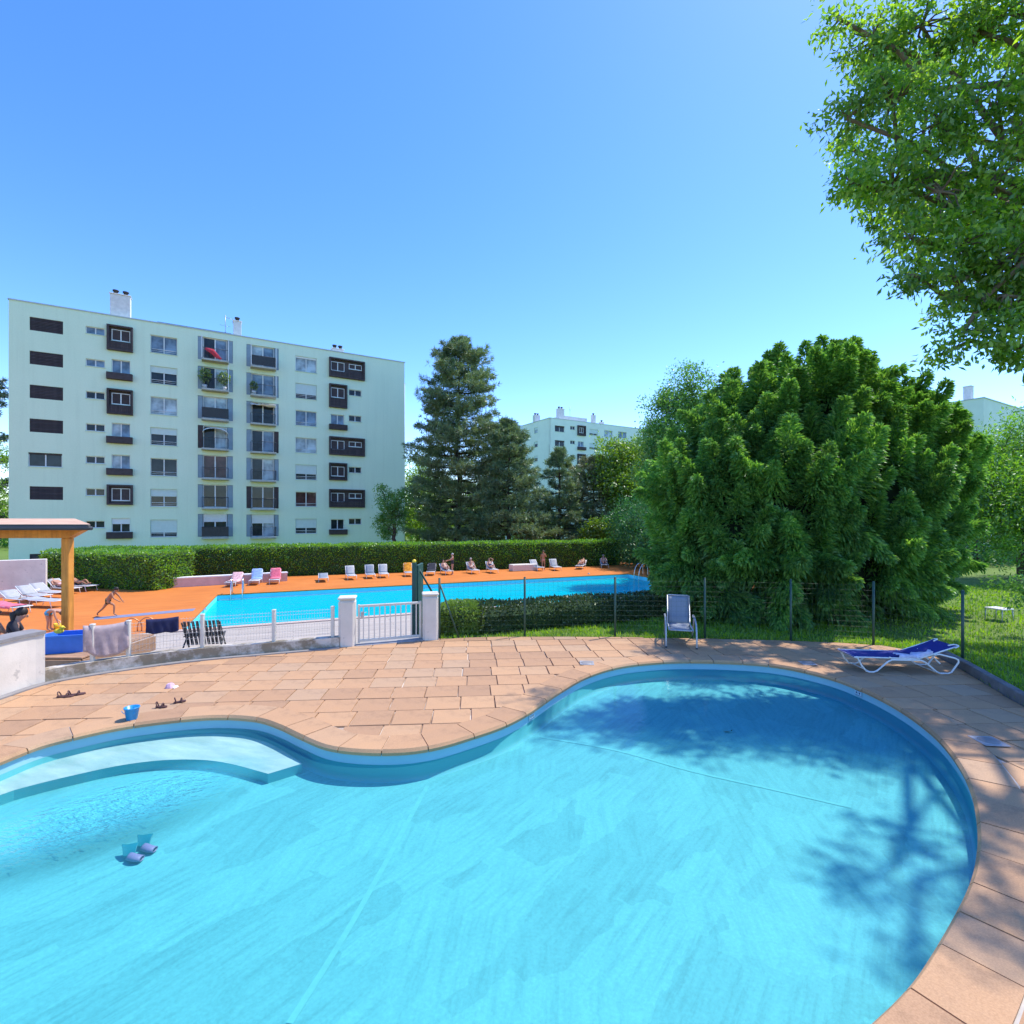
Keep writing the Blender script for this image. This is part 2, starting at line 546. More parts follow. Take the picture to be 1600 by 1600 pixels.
big = MB()
nseg = 48
rings = [0.0, 60, 150, 400, 1200, 4500]
vs = [(0, 30, -2.6)]
for r_ in rings[1:]:
    for k in range(nseg):
        a = 2 * math.pi * k / nseg
        vs.append((r_ * math.cos(a), 30 + r_ * math.sin(a), -2.6))
fs = [(0, 1 + k, 1 + (k + 1) % nseg) for k in range(nseg)]
for q in range(len(rings) - 2):
    for k in range(nseg):
        l = (k + 1) % nseg
        fs.append((1 + q * nseg + k, 1 + (q + 1) * nseg + k, 1 + (q + 1) * nseg + l, 1 + q * nseg + l))
big.add(vs, fs)
tag(big.build('ground', MT['grass']), kind='structure')

patio_in = [(p.x, p.y) for p in patio_poly]
def smooth(a, b_, x):
    x = min(1, max(0, (x - a) / (b_ - a))); return x * x * (3 - 2 * x)
def lawn_z(x, y):
    s, t_ = to_st((x, y))
    if inside(patio_in, x, y): return -0.75
    if -0.35 < t_ < 40 and s < PLEN + 5.5: return -3.1
    z = 0.0
    if s < PLEN + 5.5: z = -1.42 * smooth(-8.2, -0.9, t_)
    if y > 30: z -= 1.5 * smooth(30, 55, y)
    return z - 0.03 + 0.012 * math.sin(1.3 * x + 0.7 * y) + 0.01 * math.sin(2.9 * x - 1.7 * y)
gx = np.concatenate([np.arange(-1.9, 14, 0.22), np.arange(14, 62, 1.0)])
gy = np.concatenate([np.arange(-6, 9, 0.5), np.arange(9, 18, 0.22), np.arange(18, 64, 1.0)])
lw = MB()
lw.sheet([[(x, y, lawn_z(x, y)) for x in gx] for y in gy])
tag(lw.build('lawn', MT['grass']), kind='structure')

# grass blades where the lawn is near enough to show them
leafm_grass = leaf_mat('grass_blades', (0.15, 0.29, 0.014), (0.30, 0.43, 0.03), trans=0.45, gloss=0.04, clump=1.2)
pts = []
def try_grass(n, x0, x1, y0, y1):
    xs = RNG.uniform(x0, x1, n); ys = RNG.uniform(y0, y1, n)
    for x, y in zip(xs, ys):
        if not inside(patio_in, x, y):
            z = lawn_z(x, y)
            if z > -0.6: pts.append((x, y, z))
try_grass(26000, -1.6, 8.5, 10.3, 15.5)
try_grass(16000, 6.3, 10.5, 3.5, 10.8)
try_grass(22000, 8.0, 22.0, 9.0, 20.0)
P_ = np.array(pts)
n = len(P_)
az = RNG.uniform(0, 2 * np.pi, n); tilt = RNG.uniform(0.1, 0.75, n); Lb = RNG.uniform(0.035, 0.095, n)
dv = np.stack([np.cos(az) * np.sin(tilt), np.sin(az) * np.sin(tilt), np.cos(tilt)], 1)
sd = np.stack([-np.sin(az), np.cos(az), np.zeros(n)], 1)
Wb = 0.006 + 0.0006 * np.hypot(P_[:, 0], P_[:, 1])
q = np.stack([P_ - sd * Wb[:, None], P_ + sd * Wb[:, None], P_ + dv * Lb[:, None] + sd * Wb[:, None] * 0.15, P_ + dv * Lb[:, None] - sd * Wb[:, None] * 0.15], 1)
tag(np_quads('grass', q, leafm_grass), 'short green lawn grass around the terrace', 'grass', kind='stuff')

# ------------------------------------------------------------------ terrace paving
m, t, b = nt('paving_concrete')
rnd = N(t, 'ShaderNodeObjectInfo').outputs['Random']
base = ramp(t, rnd, [(0.0, (0.37, 0.205, 0.108)), (0.3, (0.47, 0.255, 0.125)), (0.65, (0.54, 0.305, 0.150)), (1.0, (0.44, 0.285, 0.170))])
dirt = ramp(t, noise(t, 2.1, 6, 0.65), [(0.28, (0.55, 0.54, 0.55)), (0.46, (1, 1, 1)), (0.8, (1.12, 1.08, 1.0))])
c = mix(t, 1.0, base, dirt, 'MULTIPLY')
c = mix(t, 0.30, c, ramp(t, noise(t, 95, 3, 0.6), [(0.3, (0.24, 0.135, 0.07)), (0.7, (0.66, 0.41, 0.225))]))
t.links.new(c, b.inputs['Base Color']); b.inputs['Roughness'].default_value = 0.85
bump(t, b, noise(t, 70, 6, 0.7), 0.35, 0.006)
MT['paving'] = m
m, t, b = nt('joint_mortar')
c = ramp(t, noise(t, 1.4, 5, 0.6), [(0.36, (0.20, 0.13, 0.09)), (0.48, (0.36, 0.25, 0.17)), (0.60, (0.62, 0.55, 0.46))])
t.links.new(c, b.inputs['Base Color']); b.inputs['Roughness'].default_value = 0.95
MT['mortar'] = m

def poly_hole(name, outer, hole, z, mat):
    loops = [[Vector((p[0], p[1], 0)) for p in outer]] + ([[Vector((p[0], p[1], 0)) for p in hole]] if hole else [])
    tri = tessellate_polygon(loops)
    vs = [(p.x, p.y, z) for l in loops for p in l]
    mb = MB(); mb.add(vs, [tuple(x) for x in tri])
    me = mb.mesh(name, mat)
    bm = bmesh.new(); bm.from_mesh(me); bmesh.ops.recalc_face_normals(bm, faces=bm.faces)
    for f in bm.faces:
        if f.normal.z < 0: f.normal_flip()
    bm.to_mesh(me); bm.free()
    return me

patio = link('terrace', poly_hole('terrace', patio_poly, offset(pool_curve, OUT * 0.03), -0.022, MT['mortar']))
tag(patio, kind='structure')

COPW = 0.36
cop_out = offset(pool_curve, OUT * COPW)
co_np = np.array([(p.x, p.y) for p in cop_out])
mo = MB(); ci, co_ = offset(pool_curve, -OUT * 0.005), offset(pool_curve, OUT * (COPW + 0.02))
mo.sheet([[(p.x, p.y, -0.002) for p in ci + ci[:1]], [(p.x, p.y, -0.002) for p in co_ + co_[:1]]], 0, False)
mo.build('coping_mortar', pm('pale_mortar', (0.56, 0.50, 0.42), 0.95, 0.35, 2.5), patio)
# coping stones: arcs of the pool edge, each its own object
i = 0
stone_i = 0
white_joint = []
while i < NPC - 2:
    ln = random.choice([5, 6, 6, 7])
    j = min(i + ln, NPC)
    if NPC - j < 4: j = NPC
    idx = [k % NPC for k in range(i, j + 1)]
    inner_c = offset(pool_curve, -OUT * 0.025)
    inn = [inner_c[k] for k in idx]; outr = [cop_out[k] for k in idx]
    jit = random.uniform(-0.03, 0.03)
    g0 = 0.006
    def shr(seq):
        a, b2 = seq[0], seq[1]; c2, d2 = seq[-1], seq[-2]
        s_ = list(seq)
        s_[0] = a + (b2 - a).normalized() * g0; s_[-1] = c2 + (d2 - c2).normalized() * g0
        return s_
    inn, outr = shr(inn), shr(outr)
    if random.random() < 0.5:
        outr = [inn[k] + (outr[k] - inn[k]) * (1 + jit) for k in range(len(inn))]
    cen = sum(inn + outr, Vector()) / (2 * len(inn))
    zt = 0.012 + random.uniform(-0.003, 0.003)
    mb = MB(); n_ = len(inn); vs = []
    for k in range(n_):
        d_ = (outr[k] - inn[k]).normalized()
        for off, z_ in ((inn[k], -0.055), (inn[k] - d_ * 0.006, -0.02), (inn[k] + d_ * 0.018, zt), (outr[k], zt), (outr[k], -0.02)):
            vs.append((off.x - cen.x, off.y - cen.y, z_))
    fs = []
    for k in range(n_ - 1):
        for e in range(4):
            fs.append((k * 5 + e, k * 5 + e + 1, k * 5 + 5 + e + 1, k * 5 + 5 + e))
    fs.append((0, 1, 2, 3, 4)); e0 = (n_ - 1) * 5; fs.append((e0 + 4, e0 + 3, e0 + 2, e0 + 1, e0))
    mb.add(vs, fs)
    if cen.y > -1: mb.build('coping_stone', MT['paving'], patio, (cen.x, cen.y, 0))
    i = j

# square slabs, clipped along the coping, the wall and the kerb
def clip_half(poly, p, nrm):
    out = []
    for k in range(len(poly)):
        a, b2 = poly[k], poly[(k + 1) % len(poly)]
        da, db = (a - p).dot(nrm), (b2 - p).dot(nrm)
        if da >= 0: out.append(a)
        if da * db < 0: out.append(a.lerp(b2, da / (da - db)))
    return out
edge_np = np.array([(p.x, p.y) for p in patio_poly])
pgrid = 0.485
rot = R(4.0)
cr, sr = math.cos(rot), math.sin(rot)
slabs = []
for gi in range(-24, 24):
    xoff = random.uniform(-0.06, 0.06)
    yg = gi * pgrid
    xg = -14.0 + random.uniform(0, 0.1)
    while xg < 14:
        w_ = pgrid * random.choice([1.0, 1.0, 1.0, 1.05])
        cx, cy = xg + w_ / 2, yg + pgrid / 2 + 4.6
        wx, wy = cx * cr - cy * sr, cx * sr + cy * cr
        xg += w_
        if wy < -1.2: continue
        if not inside(patio_in, wx, wy):
            dd = np.hypot(edge_np[:, 0] - wx, edge_np[:, 1] - wy).min()
            if dd > 0.3: continue
        dpool = np.hypot(co_np[:, 0] - wx, co_np[:, 1] - wy)
        k = int(dpool.argmin())
        inpool = inside(cop_out, wx, wy)
        if inpool and dpool[k] > 0.34: continue
        g_ = random.uniform(0.005, 0.011)
        hw, hh = w_ / 2 - g_, pgrid / 2 - g_
        poly = [Vector((cx + a * hw + random.uniform(-.004, .004), cy + b2 * hh + random.uniform(-.004, .004), 0)) for a, b2 in ((-1, -1), (1, -1), (1, 1), (-1, 1))]
        poly = [Vector((p.x * cr - p.y * sr, p.x * sr + p.y * cr, 0)) for p in poly]
        if dpool[k] < 0.4:
            a_, b_ = cop_out[k - 1], cop_out[(k + 1) % NPC]
            tg = (b_ - a_).normalized(); nr = Vector((tg.y, -tg.x, 0)) * OUT
            poly = clip_half(poly, cop_out[k] + nr * 0.012, nr)
        if len(poly) < 3: continue
        de = np.hypot(edge_np[:, 0] - wx, edge_np[:, 1] - wy); ke = int(de.argmin())
        if de[ke] < 0.45:
            a_, b_ = patio_poly[max(0, ke - 1)], patio_poly[(ke + 1) % len(patio_poly)]
            tg = (b_ - a_).normalized(); nr = Vector((tg.y, -tg.x, 0))
            cen_ = patio_poly[ke]
            poly = clip_half(poly, cen_ + nr * 0.02, nr)
        if len(poly) < 3: continue
        ar = abs(sum(a.x * b2.y - b2.x * a.y for a, b2 in zip(poly, poly[1:] + poly[:1]))) / 2
        if ar < 0.01: continue
        cn = sum(poly, Vector()) / len(poly)
        slabs.append((cn, poly))
slabs.sort(key=lambda q: q[0].length if (abs(q[0].x) < q[0].y * 1.12) else 100 + q[0].length)
rest = MB()
for k, (cn, poly) in enumerate(slabs):
    zt = random.uniform(-0.003, 0.004)
    lp = [p - cn for p in poly]
    if k < 290:
        mb = MB()
        nn = len(lp)
        top = [(p.x * 0.985, p.y * 0.985, zt) for p in lp]; mid = [(p.x, p.y, zt - 0.006) for p in lp]; low = [(p.x, p.y, -0.03) for p in lp]
        fs = [tuple(range(nn))]
        for a in range(nn):
            b2 = (a + 1) % nn
            fs.append((a, nn + a, nn + b2, b2)); fs.append((nn + a, 2 * nn + a, 2 * nn + b2, nn + b2))
        mb.add(top + mid + low, fs)
        mb.build('paving_slab', MT['paving'], patio, (cn.x, cn.y, 0))
    else:
        rest.prism([(p.x, p.y) for p in poly], -0.03, zt)
if rest.v: tag(rest.build('outer_paving', MT['paving'], patio), kind='stuff')

# ------------------------------------------------------------------ paddling pool
m, t, b = nt('pool_paint')
c = ramp(t, noise(t, 1.1, 5, 0.6), [(0.3, (0.25, 0.49, 0.55)), (0.7, (0.31, 0.56, 0.61))])
sx_ = N(t, 'ShaderNodeSeparateXYZ'); t.links.new(N(t, 'ShaderNodeTexCoord').outputs['Object'], sx_.inputs[0])
gt_ = N(t, 'ShaderNodeMath', operation='GREATER_THAN'); t.links.new(sx_.outputs['Z'], gt_.inputs[0]); gt_.inputs[1].default_value = -0.168
c = mix(t, gt_.outputs[0], (0.15, 0.56, 0.60), c)              # turquoise below the waterline, greyed paint above it
t.links.new(c, b.inputs['Base Color']); b.inputs['Roughness'].default_value = 0.6
MT['pool_wall'] = m
m, t, b = nt('pool_floor_paint')
st1 = noise(t, 3.6, 7, 0.66, mapping=((0, 0, R(-52)), (0.55, 5.5, 1)))      # brush and wear streaks
st2 = noise(t, 3.0, 7, 0.66, mapping=((0, 0, R(-84)), (0.5, 4.0, 1)))
pt = noise(t, 0.55, 5, 0.65)
tc = N(t, 'ShaderNodeTexCoord')
mp = N(t, 'ShaderNodeMapping'); mp.vector_type = 'TEXTURE'; mp.inputs['Rotation'].default_value = (0, 0, R(48)); mp.inputs['Scale'].default_value = (1 / 1.0, 1 / 2.8, 1)
wob = N(t, 'ShaderNodeTexNoise'); wob.inputs['Scale'].default_value = 3.0; wob.inputs['Detail'].default_value = 5
t.links.new(tc.outputs['Object'], wob.inputs['Vector'])
vadd = N(t, 'ShaderNodeVectorMath', operation='MULTIPLY_ADD'); vadd.inputs[1].default_value = (0.28, 0.28, 0)
t.links.new(wob.outputs['Color'], vadd.inputs[0]); t.links.new(tc.outputs['Object'], vadd.inputs[2])
t.links.new(vadd.outputs[0], mp.inputs['Vector'])
vor = N(t, 'ShaderNodeTexVoronoi', distance='CHEBYCHEV'); vor.inputs['Scale'].default_value = 1.0
t.links.new(mp.outputs['Vector'], vor.inputs['Vector'])
patch = ramp(t, vor.outputs['Color'], [(0.25, (0.78, 0.83, 0.84)), (0.6, (1, 1, 1))])
c = ramp(t, st1, [(0.38, (0.285, 0.475, 0.505)), (0.47, (0.33, 0.535, 0.565)), (0.60, (0.37, 0.58, 0.61))])
c2 = ramp(t, st2, [(0.38, (0.295, 0.49, 0.52)), (0.46, (0.335, 0.54, 0.57)), (0.60, (0.375, 0.585, 0.615))])
c = mix(t, ramp(t, pt, [(0.46, (0, 0, 0)), (0.54, (1, 1, 1))]), c, c2)
c = mix(t, 0.8, c, patch, 'MULTIPLY')
fine = ramp(t, noise(t, 45, 4, 0.7), [(0.3, (0.84, 0.85, 0.86)), (0.7, (1.08, 1.08, 1.08))])
c = mix(t, 1.0, c, fine, 'MULTIPLY')
c = mix(t, 1.0, c, (0.35, 0.88, 0.85), 'MULTIPLY')          # pale turquoise paint
t.links.new(c, b.inputs['Base Color']); b.inputs['Roughness'].default_value = 0.7
MT['pool_floor'] = m
m, t, b = nt('shelf_paint')
c = ramp(t, noise(t, 1.8, 6, 0.65, mapping=((0, 0, R(20)), (0.6, 2.2, 1))), [(0.34, (0.36, 0.46, 0.43)), (0.5, (0.47, 0.56, 0.52)), (0.66, (0.62, 0.68, 0.63))])
sx_ = N(t, 'ShaderNodeSeparateXYZ'); t.links.new(N(t, 'ShaderNodeTexCoord').outputs['Object'], sx_.inputs[0])
gt_ = N(t, 'ShaderNodeMath', operation='GREATER_THAN'); t.links.new(sx_.outputs['Z'], gt_.inputs[0]); gt_.inputs[1].default_value = -0.2385
c = mix(t, gt_.outputs[0], (0.11, 0.50, 0.54), c)              # turquoise riser under the worn white tread
t.links.new(c, b.inputs['Base Color']); b.inputs['Roughness'].default_value = 0.7
MT['shelf'] = m

WLV, FLV = -0.165, -0.345
pb = MB()
wall_top = [Vector((p.x, p.y, -0.03)) for p in pool_curve]
vs = []
cove = offset(pool_curve, -OUT * 0.05)
for p, q_ in zip(pool_curve, cove):
    vs += [(p.x, p.y, -0.03), (p.x, p.y, FLV + 0.05), (q_.x, q_.y, FLV)]
fs = []
for k in range(NPC):
    l = (k + 1) % NPC
    for e in range(2): fs.append((k * 3 + e, k * 3 + e + 1, l * 3 + e + 1, l * 3 + e))
pb.add(vs, fs, True)
pool = pb.build('paddling_pool', MT['pool_wall']); tag(pool, kind='structure')
link('pool_floor', poly_hole('pool_floor', offset(pool_curve, -OUT * 0.045), None, FLV, MT['pool_floor']), pool)
# entrance shelf
SZ = -0.235
far_px = [(472, 1193), (437, 1170), (406, 1156), (359, 1147), (281, 1147), (187, 1156), (94, 1176), (0, 1213), (-90, 1254), (-160, 1296)]
near_px = [(-160, 1336), (-90, 1284), (0, 1242), (62, 1224), (125, 1209), (187, 1196), (250, 1188), (312, 1187), (359, 1193), (419, 1209)]
far_c = resample(catmull([G(x, y, SZ) for x, y in far_px], 5, False), 0.12, False)
near_c = resample(catmull([G(x, y, SZ) for x, y in near_px], 5, False), 0.12, False)
sh = MB(); sh.prism([(p.x, p.y) for p in far_c + near_c], FLV + 0.001, SZ)
sh.build('entry_step', MT['shelf'], pool)
# raised paint seams on the floor
seam = pm('seam_paint', (0.125, 0.50, 0.50), 0.7, 0.08, 12)
for pts_ in ([(452, 1600), (560, 1425), (668, 1228)], [(845, 1152), (960, 1172), (1080, 1205), (1200, 1232), (1330, 1262)]):
    cl = resample(catmull([G(x, y, FLV) for x, y in pts_], 6, False), 0.15, False)
    wv = 0.022
    L_, R_ = offset(cl, -wv, False), offset(cl, wv, False)
    sm_ = MB(); sm_.sheet([[(p.x, p.y, FLV + 0.004) for p in L_], [(p.x, p.y, FLV + 0.004) for p in R_]], 0, False)
    sm_.build('floor_seam', seam, pool)

def ripple_mask(t):
    a, b2 = G(-40, 1330, WLV), G(330, 1215, WLV)
    dv = b2 - a
    tc = N(t, 'ShaderNodeTexCoord')
    sub = N(t, 'ShaderNodeVectorMath', operation='SUBTRACT'); sub.inputs[1].default_value = ((a + b2) / 2)[:]
    t.links.new(tc.outputs['Object'], sub.inputs[0])
    mp = N(t, 'ShaderNodeMapping'); mp.inputs['Rotation'].default_value = (0, 0, -math.atan2(dv.y, dv.x)); mp.inputs['Scale'].default_value = (1, 1, 0)
    t.links.new(sub.outputs[0], mp.inputs['Vector'])
    m2 = N(t, 'ShaderNodeVectorMath', operation='MULTIPLY'); m2.inputs[1].default_value = (1.0 / (dv.length * 0.75), 1 / 0.6, 0)
    t.links.new(mp.outputs['Vector'], m2.inputs[0])
    ln = N(t, 'ShaderNodeVectorMath', operation='LENGTH'); t.links.new(m2.outputs[0], ln.inputs[0])
    mr = N(t, 'ShaderNodeMapRange'); mr.inputs[1].default_value = 0.25; mr.inputs[2].default_value = 1.15; mr.inputs[3].default_value = 0.9; mr.inputs[4].default_value = 0.02
    t.links.new(ln.outputs['Value'], mr.inputs[0])
    return mr.outputs[0]
MT['water_small'] = water_mat('paddling_water', (0.84, 0.985, 1.0), (0.10, 0.60, 0.66), 0.07, 7.0, 0.02, 1.16, ripple_mask, (0.7, 1.6, 1), R(-20), 0.7, 0.14)
tag(link('water', poly_hole('water', offset(pool_curve, OUT * 0.004), None, WLV, MT['water_small'])), kind='structure')

# ------------------------------------------------------------------ main pool and its deck
m, t, b = nt('orange_deck_coating')
c = ramp(t, noise(t, 0.5, 6, 0.65), [(0.3, (0.52, 0.140, 0.014)), (0.5, (0.60, 0.172, 0.017)), (0.72, (0.66, 0.205, 0.03))])
c = mix(t, 0.35, c, ramp(t, noise(t, 1.6, 5, 0.6, mapping=((0, 0, -PANG), (0.35, 3.0, 1))), [(0.35, (0.44, 0.11, 0.012)), (0.65, (0.70, 0.235, 0.035))]))
t.links.new(c, b.inputs['Base Color']); b.inputs['Roughness'].default_value = 0.8
MT['orange'] = m
m, t, b = nt('weathered_planks')
tc = N(t, 'ShaderNodeTexCoord'); mp = N(t, 'ShaderNodeMapping'); mp.inputs['Rotation'].default_value = (0, 0, -PANG)
t.links.new(tc.outputs['Object'], mp.inputs['Vector'])
br = N(t, 'ShaderNodeTexBrick')
br.inputs['Scale'].default_value = 1.0; br.inputs['Brick Width'].default_value = 3.4; br.inputs['Row Height'].default_value = 0.24; br.inputs['Mortar Size'].default_value = 0.012
br.inputs['Color1'].default_value = (0.46, 0.39, 0.32, 1); br.inputs['Color2'].default_value = (0.38, 0.33, 0.28, 1); br.inputs['Mortar'].default_value = (0.14, 0.11, 0.09, 1)
t.links.new(mp.outputs['Vector'], br.inputs['Vector'])
c = mix(t, 0.5, br.outputs['Color'], ramp(t, noise(t, 2.0, 6, 0.6, mapping=((0, 0, -PANG), (0.25, 4, 1))), [(0.3, (0.32, 0.27, 0.22)), (0.7, (0.58, 0.51, 0.43))]))
t.links.new(c, b.inputs['Base Color']); b.inputs['Roughness'].default_value = 0.85
MT['planks'] = m
hole = [ST(-0.0, 0.0), ST(PLEN, 0), ST(PLEN, PWID), ST(0, PWID)]
deck_o = [ST(-34, 0.0), ST(-0.05, -0.001)]
def quads_sheet(name, rects, z, mat):
    mb = MB()
    for (s0, s1, t0, t1) in rects:
        mb.add([ST(s0, t0, z), ST(s1, t0, z), ST(s1, t1, z), ST(s0, t1, z)], [(0, 1, 2, 3)])
    return mb.build(name, mat)
deck = quads_sheet('pool_deck', [(-34, 0, 0, PWID), (PLEN, PLEN + 6, -0.6, PWID), (-34, PLEN + 6, PWID, 24)], D, MT['orange'])
tag(deck, kind='structure')
plk = quads_sheet('timber_deck', [(-26, 0, -13, 0), (0, 11.5, -13, 0), (11.5, PLEN, -0.6, 0)], D, MT['planks'])
tag(plk, kind='structure')
MT['main_pool'] = pm('main_pool_paint', (0.16, 0.80, 0.92), 0.6, 0.06, 0.7)
mpb = MB()
WM = D - 0.26
f1, f2 = D - 1.3, D - 1.7
rim = [(0, 0), (PLEN, 0), (PLEN, PWID), (0, PWID)]
for (a, b2) in zip(rim, rim[1:] + rim[:1]):
    mpb.add([ST(a[0], a[1], D - 0.002), ST(b2[0], b2[1], D - 0.002), ST(b2[0], b2[1], f2), ST(a[0], a[1], f2)], [(0, 1, 2, 3)])
mpb.add([ST(a[0], a[1], f2) for a in rim], [(0, 1, 2, 3)])
mpool = mpb.build('swimming_pool', MT['main_pool']); tag(mpool, kind='structure')
edge_m = pm('pool_edge_stone', (0.52, 0.40, 0.33), 0.8, 0.12, 5)
for (s0, s1, t0, t1) in ((-0.3, PLEN + 0.3, -0.3, 0.02), (-0.3, PLEN + 0.3, PWID - 0.02, PWID + 0.3), (-0.3, 0.02, 0.02, PWID - 0.02), (PLEN - 0.02, PLEN + 0.3, 0.02, PWID - 0.02)):
    ed = MB(); cs = ST((s0 + s1) / 2, (t0 + t1) / 2, D + 0.015)
    ed.box((0, 0, 0), (s1 - s0, t1 - t0, 0.05), 0)
    o = ed.build('pool_edging', MT['orange'] if t0 > -0.1 else edge_m, mpool); o.location = cs; o.rotation_euler = (0, 0, PANG)
lined = MB()
lined.box((0, 0, 0), (PLEN - 0.1, 0.05, 0.05))
o = lined.build('reflection_line', MT['white_metal'], mpool); o.location = ST(PLEN / 2, PWID - 0.03, WM + 0.015); o.rotation_euler = (0, 0, PANG)  # white bar drawn in place of the bright reflection along the waterline
MT['water_main'] = water_mat('main_pool_water', (0.10, 0.95, 0.97), (0.0, 0.68, 0.80), 0.60, 1.9, 0.9, 1.05, None, (0.55, 1.5, 1), -PANG, 0.0, 0.07)
wm = MB()
wm.add([ST(0.001, 0.001, WM), ST(PLEN - .001, .001, WM), ST(PLEN - .001, PWID - .001, WM), ST(.001, PWID - .001, WM)], [(0, 1, 2, 3)])
tag(wm.build('water', MT['water_main']), kind='structure')
# pale blue strip leading from the deck into the pool's corner
sa, sb = G(147, 967, D), G(322, 951, D)
strip = MB(); dv = sb - sa; sdv = Vector((-dv.y, dv.x, 0)).normalized() * 0.32
strip.add([(p.x, p.y, z) for z in (D + 0.004, D + 0.008) for p in (sa - sdv, sb - sdv, sb + sdv, sa + sdv)], [(4, 5, 6, 7), (0, 1, 5, 4), (1, 2, 6, 5), (2, 3, 7, 6), (3, 0, 4, 7)])
tag(strip.build('deck_strip', pm('blue_grey_strip', (0.20, 0.22, 0.32), 0.85, 0.1, 6)), 'long blue-grey strip lying across the orange deck towards the big pool', 'mat')
# ------------------------------------------------------------------ retaining wall, fences, gate
m, t, b = nt('stained_render')
c = ramp(t, noise(t, 1.2, 6, 0.65), [(0.3, (0.52, 0.46, 0.38)), (0.7, (0.68, 0.62, 0.53))])
st = ramp(t, noise(t, 3.2, 6, 0.7), [(0.44, (0.34, 0.29, 0.19)), (0.60, (1, 1, 1))])
c = mix(t, 0.85, c, st, 'MULTIPLY')
t.links.new(c, b.inputs['Base Color']); b.inputs['Roughness'].default_value = 0.9
bump(t, b, noise(t, 30, 6, 0.7), 0.4, 0.01)
MT['stained'] = m
m, t, b = nt('white_render')
c = ramp(t, noise(t, 1.5, 6, 0.65), [(0.3, (0.62, 0.56, 0.47)), (0.7, (0.78, 0.71, 0.61))])
st = ramp(t, noise(t, 5.5, 4, 0.7), [(0.30, (0.55, 0.55, 0.56)), (0.40, (1, 1, 1))])
c = mix(t, 0.7, c, st, 'MULTIPLY')
t.links.new(c, b.inputs['Base Color']); b.inputs['Roughness'].default_value = 0.85
bump(t, b, noise(t, 40, 6, 0.7), 0.4, 0.008)
MT['render'] = m
MT['concrete'] = pm('grey_concrete', (0.33, 0.32, 0.32), 0.9, 0.2, 4, bmp=0.4)
MT['cap_grey'] = pm('grey_coping', (0.25, 0.235, 0.225), 0.85, 0.15, 4, bmp=0.3)

def nearest(line, p):
    return min(range(len(line)), key=lambda k: (line[k].x - p.x) ** 2 + (line[k].y - p.y) ** 2)
def wall_band(line, i0, i1, d0, d1, z0, z1, name, mat, parent=None):
    """d = distance to the outer (left of travel) side"""
    seg = line[i0:i1 + 1]
    A_, B_ = offset(seg, -d0, False), offset(seg, -d1, False)
    mb = MB(); n = len(seg); vs = []
    for k in range(n):
        vs += [(A_[k].x, A_[k].y, z0), (A_[k].x, A_[k].y, z1), (B_[k].x, B_[k].y, z1), (B_[k].x, B_[k].y, z0)]
    fs = []
    for k in range(n - 1):
        for e in range(3): fs.append((k * 4 + e, k * 4 + 4 + e, k * 4 + 5 + e, k * 4 + e + 1))
    fs += [(0, 1, 2, 3), ((n - 1) * 4 + 3, (n - 1) * 4 + 2, (n - 1) * 4 + 1, (n - 1) * 4)]
    mb.add(vs, fs)
    return mb.build(name, mat, parent)
kA, kB = nearest(wall_line, G(75, 1066)), nearest(wall_line, G(530, 1011.5))
hw_ = thing('retaining_wall', 'tall white rendered wall with grey cap at the left edge of the terrace', 'wall')
wall_band(wall_line, 0, kA, 0.0, 0.30, -1.3, 0.78, 'wall', MT['render'], hw_)
wall_band(wall_line, 0, kA, -0.025, 0.33, 0.78, 0.83, 'cap', MT['cap_grey'], hw_)
lw_ = wall_band(wall_line, kA, kB, 0.002, 0.2, -1.3, 0.20, 'low_wall', MT['stained'])
tag(lw_, 'low curved wall with mossy stains carrying the pale mesh fence', 'wall')
gut = wall_band(wall_line, 0, kB, -0.13, -0.002, -0.02, 0.018, 'gutter_strip', MT['cap_grey'], patio)

def wire_panel(a, b2, z0, z1, pitch_v, pitch_h, r, mat, parent, name='wire_panel'):
    mb = MB()
    d = b2 - a; L = d.length; d = d.normalized()
    nv = max(2, int(L / pitch_v))
    for k in range(nv + 1):
        p = a + d * (L * k / nv)
        mb.tube([(p.x, p.y, z0), (p.x, p.y, z1)], r, 3, caps=False)
    nh = max(2, int((z1 - z0) / pitch_h))
    for k in range(nh + 1):
        z = z0 + (z1 - z0) * k / nh
        mb.tube([(a.x, a.y, z), (b2.x, b2.y, z)], r, 3, caps=False)
    return mb.build(name, mat, parent)

# pale mesh fence on the low wall
pf = thing('mesh_fence', 'low cream wire mesh fence with square posts on the stained wall', 'fence')
post_px = [(146, 1053.5), (207, 1045), (313, 1031), (423, 1021), (521, 1012.5)]
mid = offset(wall_line, -0.10, False)
ppos = []
for (px, py) in post_px:
    k = nearest(wall_line, G(px, py)); ppos.append((k, mid[k]))
for k, p in ppos:
    mb = MB(); mb.box((0, 0, 0.30), (0.06, 0.06, 0.62), bev=0.008); mb.box((0, 0, 0.62), (0.07, 0.07, 0.03), bev=0.008)
    o = mb.build('post', MT['cream_metal'], pf, (p.x, p.y, 0.19)); 
for (k0, p0), (k1, p1) in zip(ppos, ppos[1:]):
    kk = list(range(k0, k1, 6)) + [k1]
    mb = MB()
    pl = [mid[k] for k in kk]
    for z in (0.27, 0.38, 0.49, 0.60, 0.70, 0.76):
        mb.tube([(p.x, p.y, z) for p in pl], 0.0028, 4, caps=False)
    rs = resample(pl, 0.05, False)
    for p in rs: mb.tube([(p.x, p.y, 0.25), (p.x, p.y, 0.785)], 0.0022, 3, caps=False)
    mb.build('wire_panel', MT['cream_metal'], pf)

